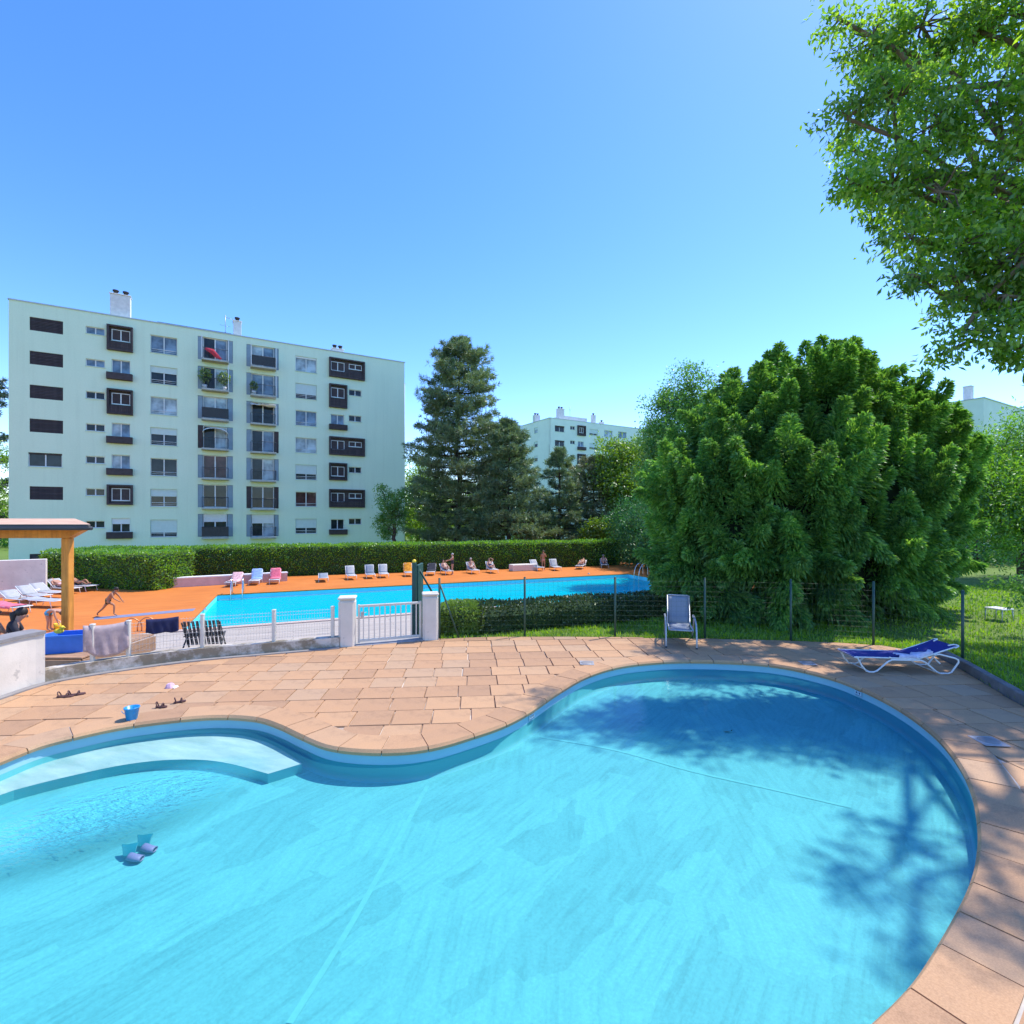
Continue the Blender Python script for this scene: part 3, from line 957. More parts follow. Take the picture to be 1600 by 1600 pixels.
# gate pillars and gate
GL, GR = G(540, 1010), G(671, 1000)
for nm, p, lab in (('gate_pillar', GL, 'white rendered pillar left of the metal gate, end of the low wall'), ('gate_pillar', GR, 'white rendered pillar right of the metal gate, beside the round bush')):
    th = thing(nm, lab, 'pillar', (p.x, p.y + 0.12, 0), R(12), 'gate pillars')
    mb = MB(); mb.box((0, 0, 0.0), (0.33, 0.33, 1.9), bev=0.05); mb.build('shaft', MT['render'], th)
    mb = MB(); mb.box((0, 0, 0.975), (0.35, 0.35, 0.05), bev=0.015); mb.build('cap', MT['render'], th)
ga, gb = G(557, 1009), G(657, 1000.5)
ga = Vector((ga.x, ga.y + 0.1, 0)); gb = Vector((gb.x, gb.y + 0.1, 0))
gd = gb - ga
gt = thing('metal_gate', 'cream metal bar gate closed between the two white pillars', 'gate', ga, math.atan2(gd.y, gd.x))
GLn = gd.length
mb = MB(); mb.box((GLn / 2, 0, 0.08), (GLn, 0.04, 0.05), bev=.008); mb.build('lower_rail', MT['cream_metal'], gt)
mb = MB(); mb.box((GLn / 2, 0, 0.79), (GLn, 0.04, 0.05), bev=.008); mb.build('upper_rail', MT['cream_metal'], gt)
for x in (0.02, GLn - 0.02):
    mb = MB(); mb.box((x, 0, 0.43), (0.045, 0.045, 0.79), bev=.008); mb.build('stile', MT['cream_metal'], gt)
nb = 12
for k in range(1, nb):
    mb = MB(); mb.box((0, 0, 0.435), (0.022, 0.022, 0.66)); mb.build('bar', MT['cream_metal'], gt, (GLn * k / nb, 0, 0))
mb = MB(); mb.box((0.075, -0.035, 0.62), (0.05, 0.03, 0.12), bev=.008); mb.tube([(0.08, -0.06, 0.66), (0.17, -0.06, 0.66)], 0.009, 6); mb.build('latch', MT['grey_metal'], gt)
sill = MB(); sill.box((GLn / 2, 0.02, -0.6), (GLn + 0.1, 0.34, 1.22)); o = sill.build('threshold', MT['concrete'], patio); o.location = ga; o.rotation_euler = gt.rotation_euler

# steps down behind the gate, side wall and the dark green open leaf
side = MB()
s0 = Vector((GR.x - 0.12, GR.y + 0.32, 0))
side.add([(x, s0.y + y, z) for x in (s0.x - 0.1, s0.x + 0.12) for y, z in ((0, -1.4), (0, 0.28), (0.6, 0.2), (2.8, -1.0), (3.4, -1.4))], [(0, 1, 2, 3, 4), (9, 8, 7, 6, 5), (0, 5, 6, 1), (1, 6, 7, 2), (2, 7, 8, 3), (3, 8, 9, 4)])
tag(side.build('ramp_wall', MT['concrete']), 'sloping grey side wall just behind the right gate pillar', 'wall')
gl = thing('green_gate_leaf', 'dark green solid gate leaf standing open behind the right pillar', 'gate', AT(648, 995, 12.6) * 1.0)
gl.location.z = -0.75
mb = MB(); mb.box((0.06, 0.35, 1.1), (0.06, 0.7, 2.2), bev=.01); mb.build('panel', MT['dark_green'], gl)
mb = MB(); mb.box((0, -0.06, 1.12), (0.1, 0.1, 2.3), bev=.01); mb.build('post', MT['dark_green'], gl)
mb = MB(); mb.tube([(0.06, 0.2, 2.1), (0.5, 0.5, 1.2)], 0.025, 6); mb.build('brace', MT['dark_green'], gl)
mb = MB(); mb.ball((0, -0.06, 2.3), (0.05, 0.05, 0.05), 8, 6); mb.build('finial', MT['yellow'], gl)

# dark green mesh fence behind the terrace
gf = thing('wire_fence', 'tall thin dark green wire mesh fence with slim posts round the terrace', 'fence')
fpx = [(686, 998), (820, 994.5), (962, 995), (1103, 997.6), (1238, 1001), (1368, 1008)]
fpts = [G(*p) for p in fpx] + [Vector((8.15, 9.2, 0)), Vector((7.35, 7.2, 0)), Vector((7.1, 5.2, 0)), Vector((6.95, 3.2, 0)), Vector((6.9, 1.2, 0))]
fpts = [Vector((p.x, p.y + 0.06, 0)) for p in fpts]
for p in fpts:
    mb = MB(); mb.tube([(0, 0, -0.15), (0, 0, 1.29)], 0.024, 8); mb.ball((0, 0, 1.29), (.027, .027, .018), 8, 4)
    mb.build('post', MT['green_metal'], gf, p)
for p0, p1 in zip(fpts, fpts[1:]):
    wire_panel(p0, p1, 0.03, 1.22, 0.10, 0.10, 0.0013, MT['green_metal'], gf)
for p0, q0 in ((fpts[0], Vector((0.42, 0.02, 0))),):
    mb = MB(); mb.tube([p0 + Vector((0, 0, 1.2)), p0 + q0], 0.018, 6); mb.build('stay', MT['green_metal'], gf)
# kerb along the right of the terrace
MT['kerb'] = pm('dark_kerb_concrete', (0.15, 0.14, 0.135), 0.95, 0.3, 4, bmp=0.5)
kl = kerb_line
ko = offset(kl, -0.0, False); k2 = offset(kl, -0.13, False)
for k in range(0, len(kl) - 1, 3):
    e = min(k + 3, len(kl) - 1)
    a, b2 = kl[k], kl[e]
    d = (b2 - a)
    mb = MB(); L = d.length
    mb.box((L / 2, 0.06, 0.02), (L - 0.012, 0.12, 0.24), bev=0.012)
    o = mb.build('kerb_stone', MT['kerb'], patio, a); o.rotation_euler = (0, 0, math.atan2(d.y, d.x))

# ------------------------------------------------------------------ timber platform and pergola on the left
m, t, b = nt('orange_timber')
c = ramp(t, noise(t, 3.0, 6, 0.6, mapping=((0, 0, 0), (1, 1, 1))), [(0.3, (0.58, 0.21, 0.025)), (0.7, (0.80, 0.33, 0.05))])
gr = ramp(t, noise(t, 14, 5, 0.6, mapping=((0, 0, 0), (1.0, 1.0, 0.12))), [(0.35, (0.78, 0.74, 0.7)), (0.6, (1.08, 1.08, 1.08))])
c = mix(t, 1.0, c, gr, 'MULTIPLY')
t.links.new(c, b.inputs['Base Color']); b.inputs['Roughness'].default_value = 0.6
MT['timber'] = m
MT['deck_wood'] = pm('deck_wood', (0.40, 0.23, 0.13), 0.8, 0.2, 5, obrand=0.15)
plat = thing('timber_platform', 'raised brown timber platform behind the white wall under the pergola', 'platform', (-10.0, 10.3, 0))
for k in range(13):
    mb = MB(); mb.box((0, 0, 0), (4.4, 0.138, 0.03), bev=.004); mb.build('board', MT['deck_wood'], plat, (0, -0.95 + k * 0.145, 0.065))
for k in range(2):
    mb = MB(); mb.box((0, 0, 0), (4.4, 0.03, 0.15), bev=.004); mb.build('fascia_board', MT['deck_wood'], plat, (0, -1.045, -0.035 - 0.156 * k))
    mb = MB(); mb.box((0, 0, 0), (0.03, 1.9, 0.15), bev=.004); mb.build('fascia_board', MT['deck_wood'], plat, (2.217, -0.08, -0.035 - 0.156 * k))
mb = MB(); mb.box((0, -0.08, -0.72), (4.2, 1.8, 1.2)); mb.build('base', MT['deck_wood'], plat)

pg = thing('pergola', 'orange timber shelter with tiled lean-to roof at the left edge', 'pergola', (-9.05, 10.45, 0.08))
mb = MB(); mb.box((-0.02, 0, 1.06), (0.15, 0.15, 2.12), bev=.012); mb.build('post', MT['timber'], pg)
mb = MB(); mb.box((-4.3, 0, 1.06), (0.2, 0.2, 2.12), bev=.012); mb.build('post', MT['timber'], pg)
mb = MB()
mb.add([(x, y, z) for y in (-0.08, 0.08) for x, z in ((-6.0, 2.12), (0.05, 2.12), (0.36, 2.29), (0.36, 2.31), (-6.0, 2.31))], [(0, 1, 2, 3, 4), (9, 8, 7, 6, 5), (0, 5, 6, 1), (1, 6, 7, 2), (2, 7, 8, 3), (3, 8, 9, 4)])
mb.build('beam', MT['timber'], pg)
for k in range(8):
    mb = MB(); mb.box((0, 0.42, 2.375), (0.07, 2.4, 0.08), M=Matrix.Rotation(R(2.2), 4, 'X')); mb.build('rafter', MT['timber'], pg, (-1.35 - 0.7 * k, 0, 0))
rm = pm('weathered_roof_felt', (0.62, 0.38, 0.25), 1.0, 0.2, 3, bmp=.4)
mb = MB(); ro = [(-7.5, -.82), (1.12, -.82), (-1.45, 1.85), (-7.5, 1.85)]
mb.add([(x, y, 2.375 + (y + .82) * .04 + dz) for dz in (0, .035) for x, y in ro], [(3, 2, 1, 0), (4, 5, 6, 7), (0, 1, 5, 4), (1, 2, 6, 5), (2, 3, 7, 6), (3, 0, 4, 7)]); mb.build('roof', rm, pg)
mb = MB(); mb.box((-3.1, -0.89, 2.335), (8.6, 0.11, 0.07), bev=.02); mb.build('gutter', MT['charcoal'], pg)
mb = MB(); mb.box((-3.2, -0.84, 2.375), (8.55, 0.03, 0.05)); mb.build('fascia', MT['charcoal'], pg)

# ------------------------------------------------------------------ hedges
MT['hedge_core'] = pm('hedge_core', (0.028, 0.066, 0.018), 0.95, 0.3, 3)
MT['hedge_leaf'] = leaf_mat('hedge_leaves', (0.085, 0.23, 0.016), (0.25, 0.44, 0.034), trans=0.44, gloss=0.07, clump=1.0)
MT['hedge_leaf2'] = leaf_mat('clipped_bush_leaves', (0.075, 0.165, 0.030), (0.17, 0.27, 0.05), trans=0.34, gloss=0.06, clump=1.2)

def unit(a):
    return a / np.maximum(1e-9, np.linalg.norm(a, axis=-1, keepdims=True))
def leaf_quads(C, A, L, W):
    """rhombic leaves: C base, A unit axis, L length, W width (arrays)"""
    n = len(C)
    r = RNG.normal(size=(n, 3))
    sd = unit(np.cross(A, r))
    L = np.broadcast_to(L, (n,))[:, None]; W = np.broadcast_to(W, (n,))[:, None]
    m_ = C + A * L * 0.5
    nrm = np.cross(A, sd)
    m_ = m_ + nrm * L * 0.08
    return np.stack([C, m_ + sd * W * 0.5, C + A * L, m_ - sd * W * 0.5], 1)

def hedge(name, label, cat, a, b2, thick, h, density, lsize, mat, z0, group=None, round_r=0.12, wav=0.05):
    """straight clipped hedge from a to b2 (front face line), thickness away from the eye (left of travel a->b2)"""
    a = Vector((a.x, a.y, 0)); b2 = Vector((b2.x, b2.y, 0))
    d = b2 - a; L = d.length
    th = thing(name, label, cat, (a.x, a.y, z0), math.atan2(d.y, d.x), group)
    mb = MB(); mb.box((L / 2, thick / 2, h / 2 - 0.06), (L - 0.16, thick - 0.16, h - 0.1), bev=0.1); mb.build('core', MT['hedge_core'], th)
    areas = {'front': L * h, 'back': L * h * 0.25, 'top': L * thick, 'l': thick * h, 'r': thick * h}
    Cs = []; Ns = []
    for key, ar in areas.items():
        n = int(ar * density)
        u_, v_ = RNG.uniform(0, 1, n), RNG.uniform(0, 1, n)
        o_ = np.zeros(n); w1 = np.ones(n)
        if key == 'front': p = np.stack([u_ * L, o_, v_ * h], 1); nr = (0, -1, 0)
        elif key == 'back': p = np.stack([u_ * L, w1 * thick, h - v_ * h * 0.25], 1); nr = (0, 1, 0)
        elif key == 'top': p = np.stack([u_ * L, v_ * thick, w1 * h], 1); nr = (0, 0, 1)
        elif key == 'l': p = np.stack([o_, u_ * thick, v_ * h], 1); nr = (-1, 0, 0)
        else: p = np.stack([w1 * L, u_ * thick, v_ * h], 1); nr = (1, 0, 0)
        nr = np.array(nr, float)
        wv = wav * (np.sin(p[:, 0] * 2.1 + p[:, 2] * 3) + np.sin(p[:, 0] * 0.7 + 1.3) + np.sin(p[:, 1] * 4 + p[:, 2] * 5.3 + p[:, 0] * 4.1)) / 2
        p = p + nr * wv[:, None]
        p = p + RNG.normal(scale=lsize * 0.3, size=p.shape) - nr * lsize * 0.35
        Cs.append(p); Ns.append(np.broadcast_to(nr, p.shape))
    C = np.concatenate(Cs); Nn = np.concatenate(Ns)
    A = unit(Nn * 0.75 + RNG.normal(scale=0.6, size=C.shape) + np.array([0, 0, 0.3]))
    n = len(C)
    q = leaf_quads(C, A, RNG.uniform(0.7, 1.3, n) * lsize, RNG.uniform(0.45, 0.7, n) * lsize)
    np_quads('foliage', q, mat, th)
    return th
h0, h1 = G(240, 907, D), G(925, 884.5, D)
hdir = (h1 - h0).normalized()
hedge('hedge', 'long clipped green hedge running behind the far side of the big pool', 'hedge', h0 - hdir * 3.5, h1 + hdir * 2.5, 1.5, 2.05, 230, 0.13, MT['hedge_leaf'], D)
e0, e1 = G(62, 917, D), G(243, 923, D)
hedge('hedge', 'nearer broad block of clipped hedge behind the orange pergola post', 'hedge', e0, e1, 2.6, 2.0, 260, 0.12, MT['hedge_leaf'], D)
n0, n1 = G(757, 991, 0), G(1068, 962, 0)
n1 = n0 + (n1 - n0) * 1.25
hedge('low_hedge', 'low clipped hedge on the lawn strip between wire fence and big pool', 'hedge', n0, n1, 0.95, 0.60, 900, 0.07, leaf_mat('low_hedge_leaves', (0.030, 0.062, 0.016), (0.085, 0.125, 0.035), trans=0.12, gloss=0.05, clump=1.2), -0.04, None, wav=0.035)
def bush(name, label, cen, rad, density, lsize, mat, flat=1.0, cat='bush'):
    th = thing(name, label, cat, cen)
    mb = MB(); mb.ball((0, 0, rad[2] * 0.5), (rad[0] * 0.9, rad[1] * 0.9, rad[2] * 0.48), 16, 10); mb.build('core', MT['hedge_core'], th)
    n = int(density)
    dr = unit(RNG.normal(size=(n, 3)))
    pw = 0.85
    p = np.sign(dr) * np.abs(dr) ** pw
    p = p / np.maximum(1e-6, (np.abs(p) ** 3).sum(1, keepdims=True) ** (1 / 3))
    C = p * np.array([rad[0], rad[1], rad[2] * 0.5]) * RNG.uniform(0.93, 1.03, n)[:, None] + np.array([0, 0, rad[2] * 0.5])
    A = unit(dr * 0.8 + RNG.normal(scale=0.55, size=(n, 3)))
    np_quads('foliage', leaf_quads(C, A, RNG.uniform(.7, 1.3, n) * lsize, RNG.uniform(.45, .7, n) * lsize), mat, th)
    return th
bc = G(718, 993, 0)
bush('round_bush', 'rounded clipped bush beside the right gate pillar behind the wire fence', Vector((bc.x - 0.03, bc.y + 0.66, -0.05)), (0.56, 0.6, 0.68), 9000, 0.065, leaf_mat('round_bush_leaves', (0.12, 0.21, 0.04), (0.25, 0.35, 0.075), trans=0.34, gloss=0.06, clump=1.2))

# ------------------------------------------------------------------ apartment buildings
m, t, b = nt('mint_render')
c = ramp(t, noise(t, 0.25, 6, 0.6), [(0.3, (0.65, 0.80, 0.60)), (0.7, (0.71, 0.85, 0.645))])
sv = ramp(t, noise(t, 0.8, 6, 0.65, mapping=((0, 0, 0), (2.2, 2.2, 0.12))), [(0.30, (0.90, 0.91, 0.90)), (0.5, (1, 1, 1))])
c = mix(t, 0.8, c, sv, 'MULTIPLY')
c = mix(t, 0.25, c, ramp(t, noise(t, 9, 5, 0.7), [(0.3, (0.50, 0.62, 0.50)), (0.7, (0.72, 0.84, 0.68))]))
t.links.new(c, b.inputs['Base Color']); b.inputs['Roughness'].default_value = 0.9
bump(t, b, noise(t, 18, 5, 0.7), 0.5, 0.02)
MT['mint'] = m
MT['mint_trim'] = pm('mint_trim', (0.50, 0.64, 0.60), 0.8, 0.08, 2)
MT['frame_white'] = pm('window_frame_white', (0.66, 0.70, 0.69), 0.5, 0.05, 4)
MT['shutter'] = pm('roller_shutter', (0.56, 0.68, 0.65), 0.6, 0.05, 3)
MT['shutter_white'] = pm('white_blind', (0.70, 0.75, 0.76), 0.7, 0.05, 3)
MT['pane_dark'] = glass_mat('glass_dark', (0.025, 0.035, 0.04))
MT['pane_blue'] = glass_mat('glass_curtained', (0.17, 0.25, 0.33), 0.06)
MT['pane_red'] = glass_mat('glass_warm', (0.10, 0.05, 0.045))
MT['pane_pale'] = glass_mat('glass_net_curtain', (0.38, 0.47, 0.50), 0.1)
MT['clad'] = pm('dark_timber_cladding', (0.052, 0.040, 0.042), 0.8, 0.3, 3, obrand=0.2)
MT['blue_panel'] = pm('blue_grey_panel', (0.23, 0.32, 0.38), 0.7, 0.1, 2)
MT['balc'] = pm('balcony_concrete', (0.40, 0.42, 0.38), 0.9, 0.15, 3)
MT['rail'] = pm('balcony_rail', (0.035, 0.04, 0.045), 0.5, 0.1, 3)
MT['pot'] = pm('chimney_pot', (0.035, 0.03, 0.03), 0.8, 0.2, 5)
MT['chim'] = pm('chimney_render', (0.68, 0.66, 0.64), 0.85, 0.12, 3)
MT['rooftrim'] = pm('roof_edge_metal', (0.42, 0.50, 0.52), 0.5, 0.1, 2)

FL = 2.8
class Facade:
    """a flat wall with real openings; local x along the wall, local y into the building, z up"""
    def __init__(s, L, Rr, z_roof, z_base, name, label):
        s.L = L; s.d = (Rr - L); s.len = s.d.length; s.d.normalize()
        s.th = thing(name, label, 'building', (L.x, L.y, 0), math.atan2(s.d.y, s.d.x))
        s.z0, s.z1 = z_base, z_roof
        s.open = []
    def u(s, px):
        k = (px - 800) / 800.0
        # (L.x + u dx) = k (L.y + u dy)
        return (k * s.L.y - s.L.x) / (s.d.x - k * s.d.y)
    def z(s, px, py):
        Y = s.L.y + s.u(px) * s.d.y
        return EYE - (py - 810) / 800.0 * Y
    def cut(s, u0, u1, za, zb, depth=0.18):
        s.open.append((u0, u1, za, zb, depth))
    def wall(s, depth_total, mat):
        us = sorted({0.0, s.len} | {o[0] for o in s.open} | {o[1] for o in s.open})
        zs = sorted({s.z0, s.z1} | {o[2] for o in s.open if o[2] > s.z0} | {o[3] for o in s.open})
        mb = MB()
        vid = {}
        def V(u_, z_):
            if (u_, z_) not in vid:
                vid[(u_, z_)] = len(mb.v); mb.v.append((u_, 0, z_))
            return vid[(u_, z_)]
        for a, b2 in zip(us, us[1:]):
            for c_, d_ in zip(zs, zs[1:]):
                um, zm = (a + b2) / 2, (c_ + d_) / 2
                if any(o[0] < um < o[1] and o[2] < zm < o[3] for o in s.open): continue
                mb.f.append([V(a, c_), V(b2, c_), V(b2, d_), V(a, d_)]); mb.sm.append(False)
        for (u0, u1, za, zb, dp) in s.open:
            mb.add([(u0, 0, za), (u1, 0, za), (u1, 0, zb), (u0, 0, zb), (u0, dp + .05, za), (u1, dp + .05, za), (u1, dp + .05, zb), (u0, dp + .05, zb)], [(0, 1, 5, 4), (1, 2, 6, 5), (2, 3, 7, 6), (3, 0, 4, 7)])
        W, T = s.len, depth_total
        mb.add([(0, 0, s.z0), (W, 0, s.z0), (W, T, s.z0), (0, T, s.z0), (0, 0, s.z1), (W, 0, s.z1), (W, T, s.z1), (0, T, s.z1)], [(1, 2, 6, 5), (2, 3, 7, 6), (3, 0, 4, 7), (4, 5, 6, 7)])
        mb.build('wall', mat, s.th)
    # --- parts
    def window(s, u0, u1, za, zb, panes=2, glass='pane_dark', blind=0.0, blind_mat='shutter', rail=False, depth=0.16, cut=True, fr=0.055):
        if cut: s.cut(u0, u1, za, zb, depth)
        w, h = u1 - u0, zb - za
        mb = MB()
        y = depth
        for (c_, sz) in (((w / 2, y, fr / 2), (w, 0.07, fr)), ((w / 2, y, h - fr / 2), (w, 0.07, fr)), ((fr / 2, y, h / 2), (fr, 0.07, h - 2 * fr)), ((w - fr / 2, y, h / 2), (fr, 0.07, h - 2 * fr))):
            mb.box(c_, sz)
        for k in range(1, panes):
            mb.box((w * k / panes, y, h / 2), (fr * 1.5, 0.065, h - 2 * fr))
        fo = mb.build('window', MT['frame_white'], s.th, (u0, 0, za))
        pw = (w - fr * 2) / panes
        for k in range(panes):
            g = glass[k % len(glass)] if isinstance(glass, (list, tuple)) else glass
            mb = MB(); mb.box((fr + pw * (k + .5), y + 0.02, h / 2), (pw - 0.02, 0.012, h - 2 * fr)); mb.build('pane', MT[g], fo)
        if blind > 0:
            bh = h * blind
            mb = MB()
            ns = max(1, int(bh / 0.11))
            for k in range(ns): mb.box((w / 2, y - 0.055, h - bh * (k + 0.5) / ns), (w - 0.03, 0.022, bh / ns - 0.012), bev=0.004)
            mb.box((w / 2, y - 0.046, h - bh / 2), (w - 0.03, 0.01, bh))
            mb.build('roller_shutter', MT[blind_mat], fo)
        if rail:
            mb = MB(); mb.tube([(0, y - 0.10, h * 0.22), (w, y - 0.10, h * 0.22)], 0.022, 6); mb.tube([(0, y - 0.10, h * 0.12), (w, y - 0.10, h * 0.12)], 0.012, 6); mb.build('guard_rail', MT['frame_white'], fo)
        mb = MB(); mb.box((w / 2, -0.02, -0.02), (w + 0.08, 0.1, 0.04)); mb.build('sill', MT['mint_trim'], fo)
        return fo
    def louvre(s, u0, u1, za, zb):
        s.cut(u0, u1, za, zb, 0.1)
        w, h = u1 - u0, zb - za
        mb = MB(); mb.box((w / 2, 0.1, h / 2), (w, 0.02, h)); fo = mb.build('louvred_shutter', MT['clad'], s.th, (u0, 0, za))
        n = 9
        for k in range(n):
            mb = MB(); mb.box((0, 0, 0), (w - 0.02, 0.045, h / n - 0.03), M=Matrix.Rotation(R(-18), 4, 'X')); mb.build('slat', MT['clad'], fo, (w / 2, 0.055, h * (k + .5) / n))
    def clad_box(s, u0, u1, za, zb, win, win2=None, glass='pane_dark', panel_h=0.45, glass2='pane_dark'):
        """dark timber surround standing proud of the wall, with a window and boards below"""
        w, h = u1 - u0, zb - za
        pr = 0.28; tk = 0.16
        mb = MB()
        for (c_, sz) in (((w / 2, -pr / 2, tk / 2), (w, pr, tk)), ((w / 2, -pr / 2, h - tk / 2), (w, pr, tk)), ((tk / 2, -pr / 2, h / 2), (tk, pr, h - 2 * tk)), ((w - tk / 2, -pr / 2, h / 2), (tk, pr, h - 2 * tk))):
            mb.box(c_, sz, bev=0.012)
        mb.box((w / 2, 0.004, h / 2), (w - tk * 2, 0.01, h - tk * 2))
        fo = mb.build('timber_surround', MT['clad'], s.th, (u0, 0, za))
        if panel_h > 0:
            nb_ = max(4, int((w - 2 * tk) / 0.13))
            for k in range(nb_):
                bw = (w - 2 * tk) / nb_
                mb = MB(); mb.box((0, 0, 0), (bw - 0.02, 0.03, panel_h), bev=.005); mb.build('board', MT['clad'], fo, (tk + bw * (k + .5), -pr + 0.06, tk + panel_h / 2))
        s.window(win[0], win[1], win[2], win[3], 2, glass, depth=0.0, cut=False)
        if win2: s.window(win2[0], win2[1], win2[2], win2[3], 2, glass2, depth=0.0, cut=False)
    def planter(s, u0, u1, za, zb, mat='clad'):
        w, h = u1 - u0, zb - za
        mb = MB()
        for (c_, sz) in (((w / 2, -0.34, h / 2), (w, 0.04, h)), ((w / 2, -0.02, h / 2), (w, 0.04, h)), ((0.02, -0.18, h / 2), (0.04, 0.28, h)), ((w - .02, -0.18, h / 2), (0.04, 0.28, h)), ((w / 2, -0.18, h * 0.4), (w - .08, 0.28, h * 0.7))):
            mb.box(c_, sz)
        return mb.build('window_planter', MT[mat], s.th, (u0, 0, za))
    def balcony(s, ua, ub, u0, u1, zf, glass=('pane_dark', 'pane_blue'), panel_l='blue_panel', panel_r='blue_panel', blind=0.0, solid=None, poles=None, dome=False, flat=False):
        """opening ua..ub with side panels; slab u0..u1 at floor level zf"""
        zt = zf + 2.2
        s.cut(ua, ub, zf + 0.02, zt, 0.24)
        fo = s.window(u0 + 0.12, u1 - 0.12, zf + 0.02, zt, 2, glass, blind, 'shutter_white', depth=0.2, cut=False, fr=0.07)
        for (a, b2, mt_) in ((ua, u0 + 0.10, panel_l), (u1 - 0.10, ub, panel_r)):
            mb = MB(); mb.box((0, 0, 0), (b2 - a - 0.02, 0.04, 2.14)); mb.build('side_shutter', MT[mt_], s.th, ((a + b2) / 2, 0.06, zf + 1.11))
        w = u1 - u0; dp = 0.85
        mb = MB(); mb.box((w / 2, -dp / 2, -0.09), (w, dp, 0.18), bev=.015); sl = mb.build('balcony', MT['balc'], s.th, (u0, 0, zf))
        mb = MB()
        top = 0.98
        path = [(0.03, -0.02), (0.03, -dp + .03), (w - .03, -dp + .03), (w - .03, -0.02)]
        for z in (0.09, top): mb.tube([(x, y, z) for x, y in path], 0.022 if z > .5 else 0.014, 4)
        nb_ = int(w / 0.115)
        for k in range(nb_ + 1): mb.tube([(0.03 + (w - .06) * k / nb_, -dp + .03, 0.09), (0.03 + (w - .06) * k / nb_, -dp + .03, top)], 0.014, 3, caps=False)
        for sx in (0.03, w - .03):
            for k in range(1, 7): mb.tube([(sx, -dp + .03 + (dp - .05) * k / 7, 0.09), (sx, -dp + .03 + (dp - .05) * k / 7, top)], 0.010, 3, caps=False)
        mb.build('railing', MT['rail'], sl)
        if solid:
            mb = MB(); mb.box((w / 2, -dp + 0.055, 0.53), (w - .08, 0.015, 0.85)); mb.build('privacy_screen', MT[solid], sl)
        if poles:
            for k, ph in enumerate(poles):
                if ph: mb = MB(); mb.box((0.03 if k == 0 else w - .03, -dp - 0.0, ph / 2), (0.07, 0.05, ph)); mb.build('corner_post', MT['frame_white'], sl)
        if flat:
            mb = MB(); mb.sheet([[(x, -0.03, 2.05 + .03 * math.sin(9 * x)), (x, -0.45, 1.88 + .03 * math.sin(7 * x) - .1 * x), (x, -dp - .05, 1.70 + .04 * math.sin(8 * x) + .12 * x)] for x in np.linspace(0.02, w - .02, 9)], 0.015); mb.build('awning', MT['white_cloth'], sl)
        if dome:
            mb = MB(); rows = []
            for i in range(9):
                a_ = math.pi * i / 8
                x = w / 2 - (w / 2 - 0.05) * math.cos(a_)
                rows.append([(x, -0.04, 1.55 + 0.55 * math.sin(a_)), (x, -dp + .02, 1.40 + 0.50 * math.sin(a_))])
            mb.sheet(rows, 0.03); mb.build('awning', MT['shutter_white'], sl)
        return sl
def chimney(parent_fac, u, y, zb, w, d, h, pots):
    """a stack with its cap, standing on the roof as a part of the building; each pot a sub-part"""
    mb = MB(); mb.box((0, 0, h / 2), (w, d, h), bev=.02); mb.box((0, 0, h + 0.042), (w + 0.12, d + 0.12, 0.08), bev=.02)
    ch_ = mb.build('chimney', MT['chim'], parent_fac.th, (u, y, zb))
    for k in range(pots):
        x = 0 if pots == 1 else -w / 4 + w / 2 * k / (pots - 1)
        mb = MB(); mb.lathe([(0.17, 0), (0.17, 0.28), (0.24, 0.30), (0.24, 0.40), (0.02, 0.44)], 10, (x, 0, h + .08)); mb.build('chimney_pot', MT['pot'], ch_)
    return ch_

# --- main block on the left
LB, RB = Vector((-40.9, 41.6, 0)), Vector((-12.3, 58.6, 0))
F = Facade(LB, RB, 20.4, -4.0, 'apartment_block', 'long seven storey mint green apartment block on the left with dark timber window boxes')
ZR = F.z1
def row_z(px, py_row1, r):            # height of a level marked at row 1, r storeys lower
    return F.z(px, py_row1) - FL * (r - 1)
U = F.u
# louvre column
for r in range(1, 9):
    za, zb = row_z(46.5, 515.5, r), row_z(46.5, 494.6, r)
    if r == 5:
        F.window(U(44), U(97), za - 0.05, zb, 2, 'pane_dark', 0.12, 'clad')
    else: F.louvre(U(46.3), U(98.5), za, zb)
# small double windows + box column
bu0, bu1 = U(167.2), U(208)
for r in range(1, 8):
    F.window(U(134), U(164), row_z(134, 520.3, r), row_z(134, 509, r), 2, ('pane_blue' if r < 3 else 'pane_dark'), depth=0.14)
    wz0, wz1 = row_z(175, 531, r), row_z(175, 514.5, r)
    wz1 = wz0 + 1.0
    wu = (U(174.5), U(203.5))
    if r in (1, 3): F.clad_box(bu0, bu1, row_z(168, 546.5, r), row_z(168, 507, r), (wu[0], wu[1], row_z(175, 531.5, r), row_z(175, 514, r)), None, 'pane_blue' if r == 1 else 'pane_dark', 0.62)
    elif r == 6: F.clad_box(bu0, bu1, row_z(168, 546.5, r) + 0.42, row_z(168, 507, r) - 0.02, (wu[0], wu[1], row_z(175, 531.5, r) - .1, row_z(175, 514, r)), None, 'pane_dark', 0.0)
    else:
        F.window(wu[0], wu[1], wz0 - .12, wz1 + .12, 2, {2: ('pane_blue', 'pane_blue'), 4: ('pane_pale', 'pane_blue'), 5: ('pane_pale', 'pane_blue'), 7: ('pane_dark', 'pane_dark')}[r], 0.42 if r == 7 else 0, 'shutter_white')
        F.planter(bu0 - .02, bu1 - .02, wz0 - 0.68, wz0 - 0.10)
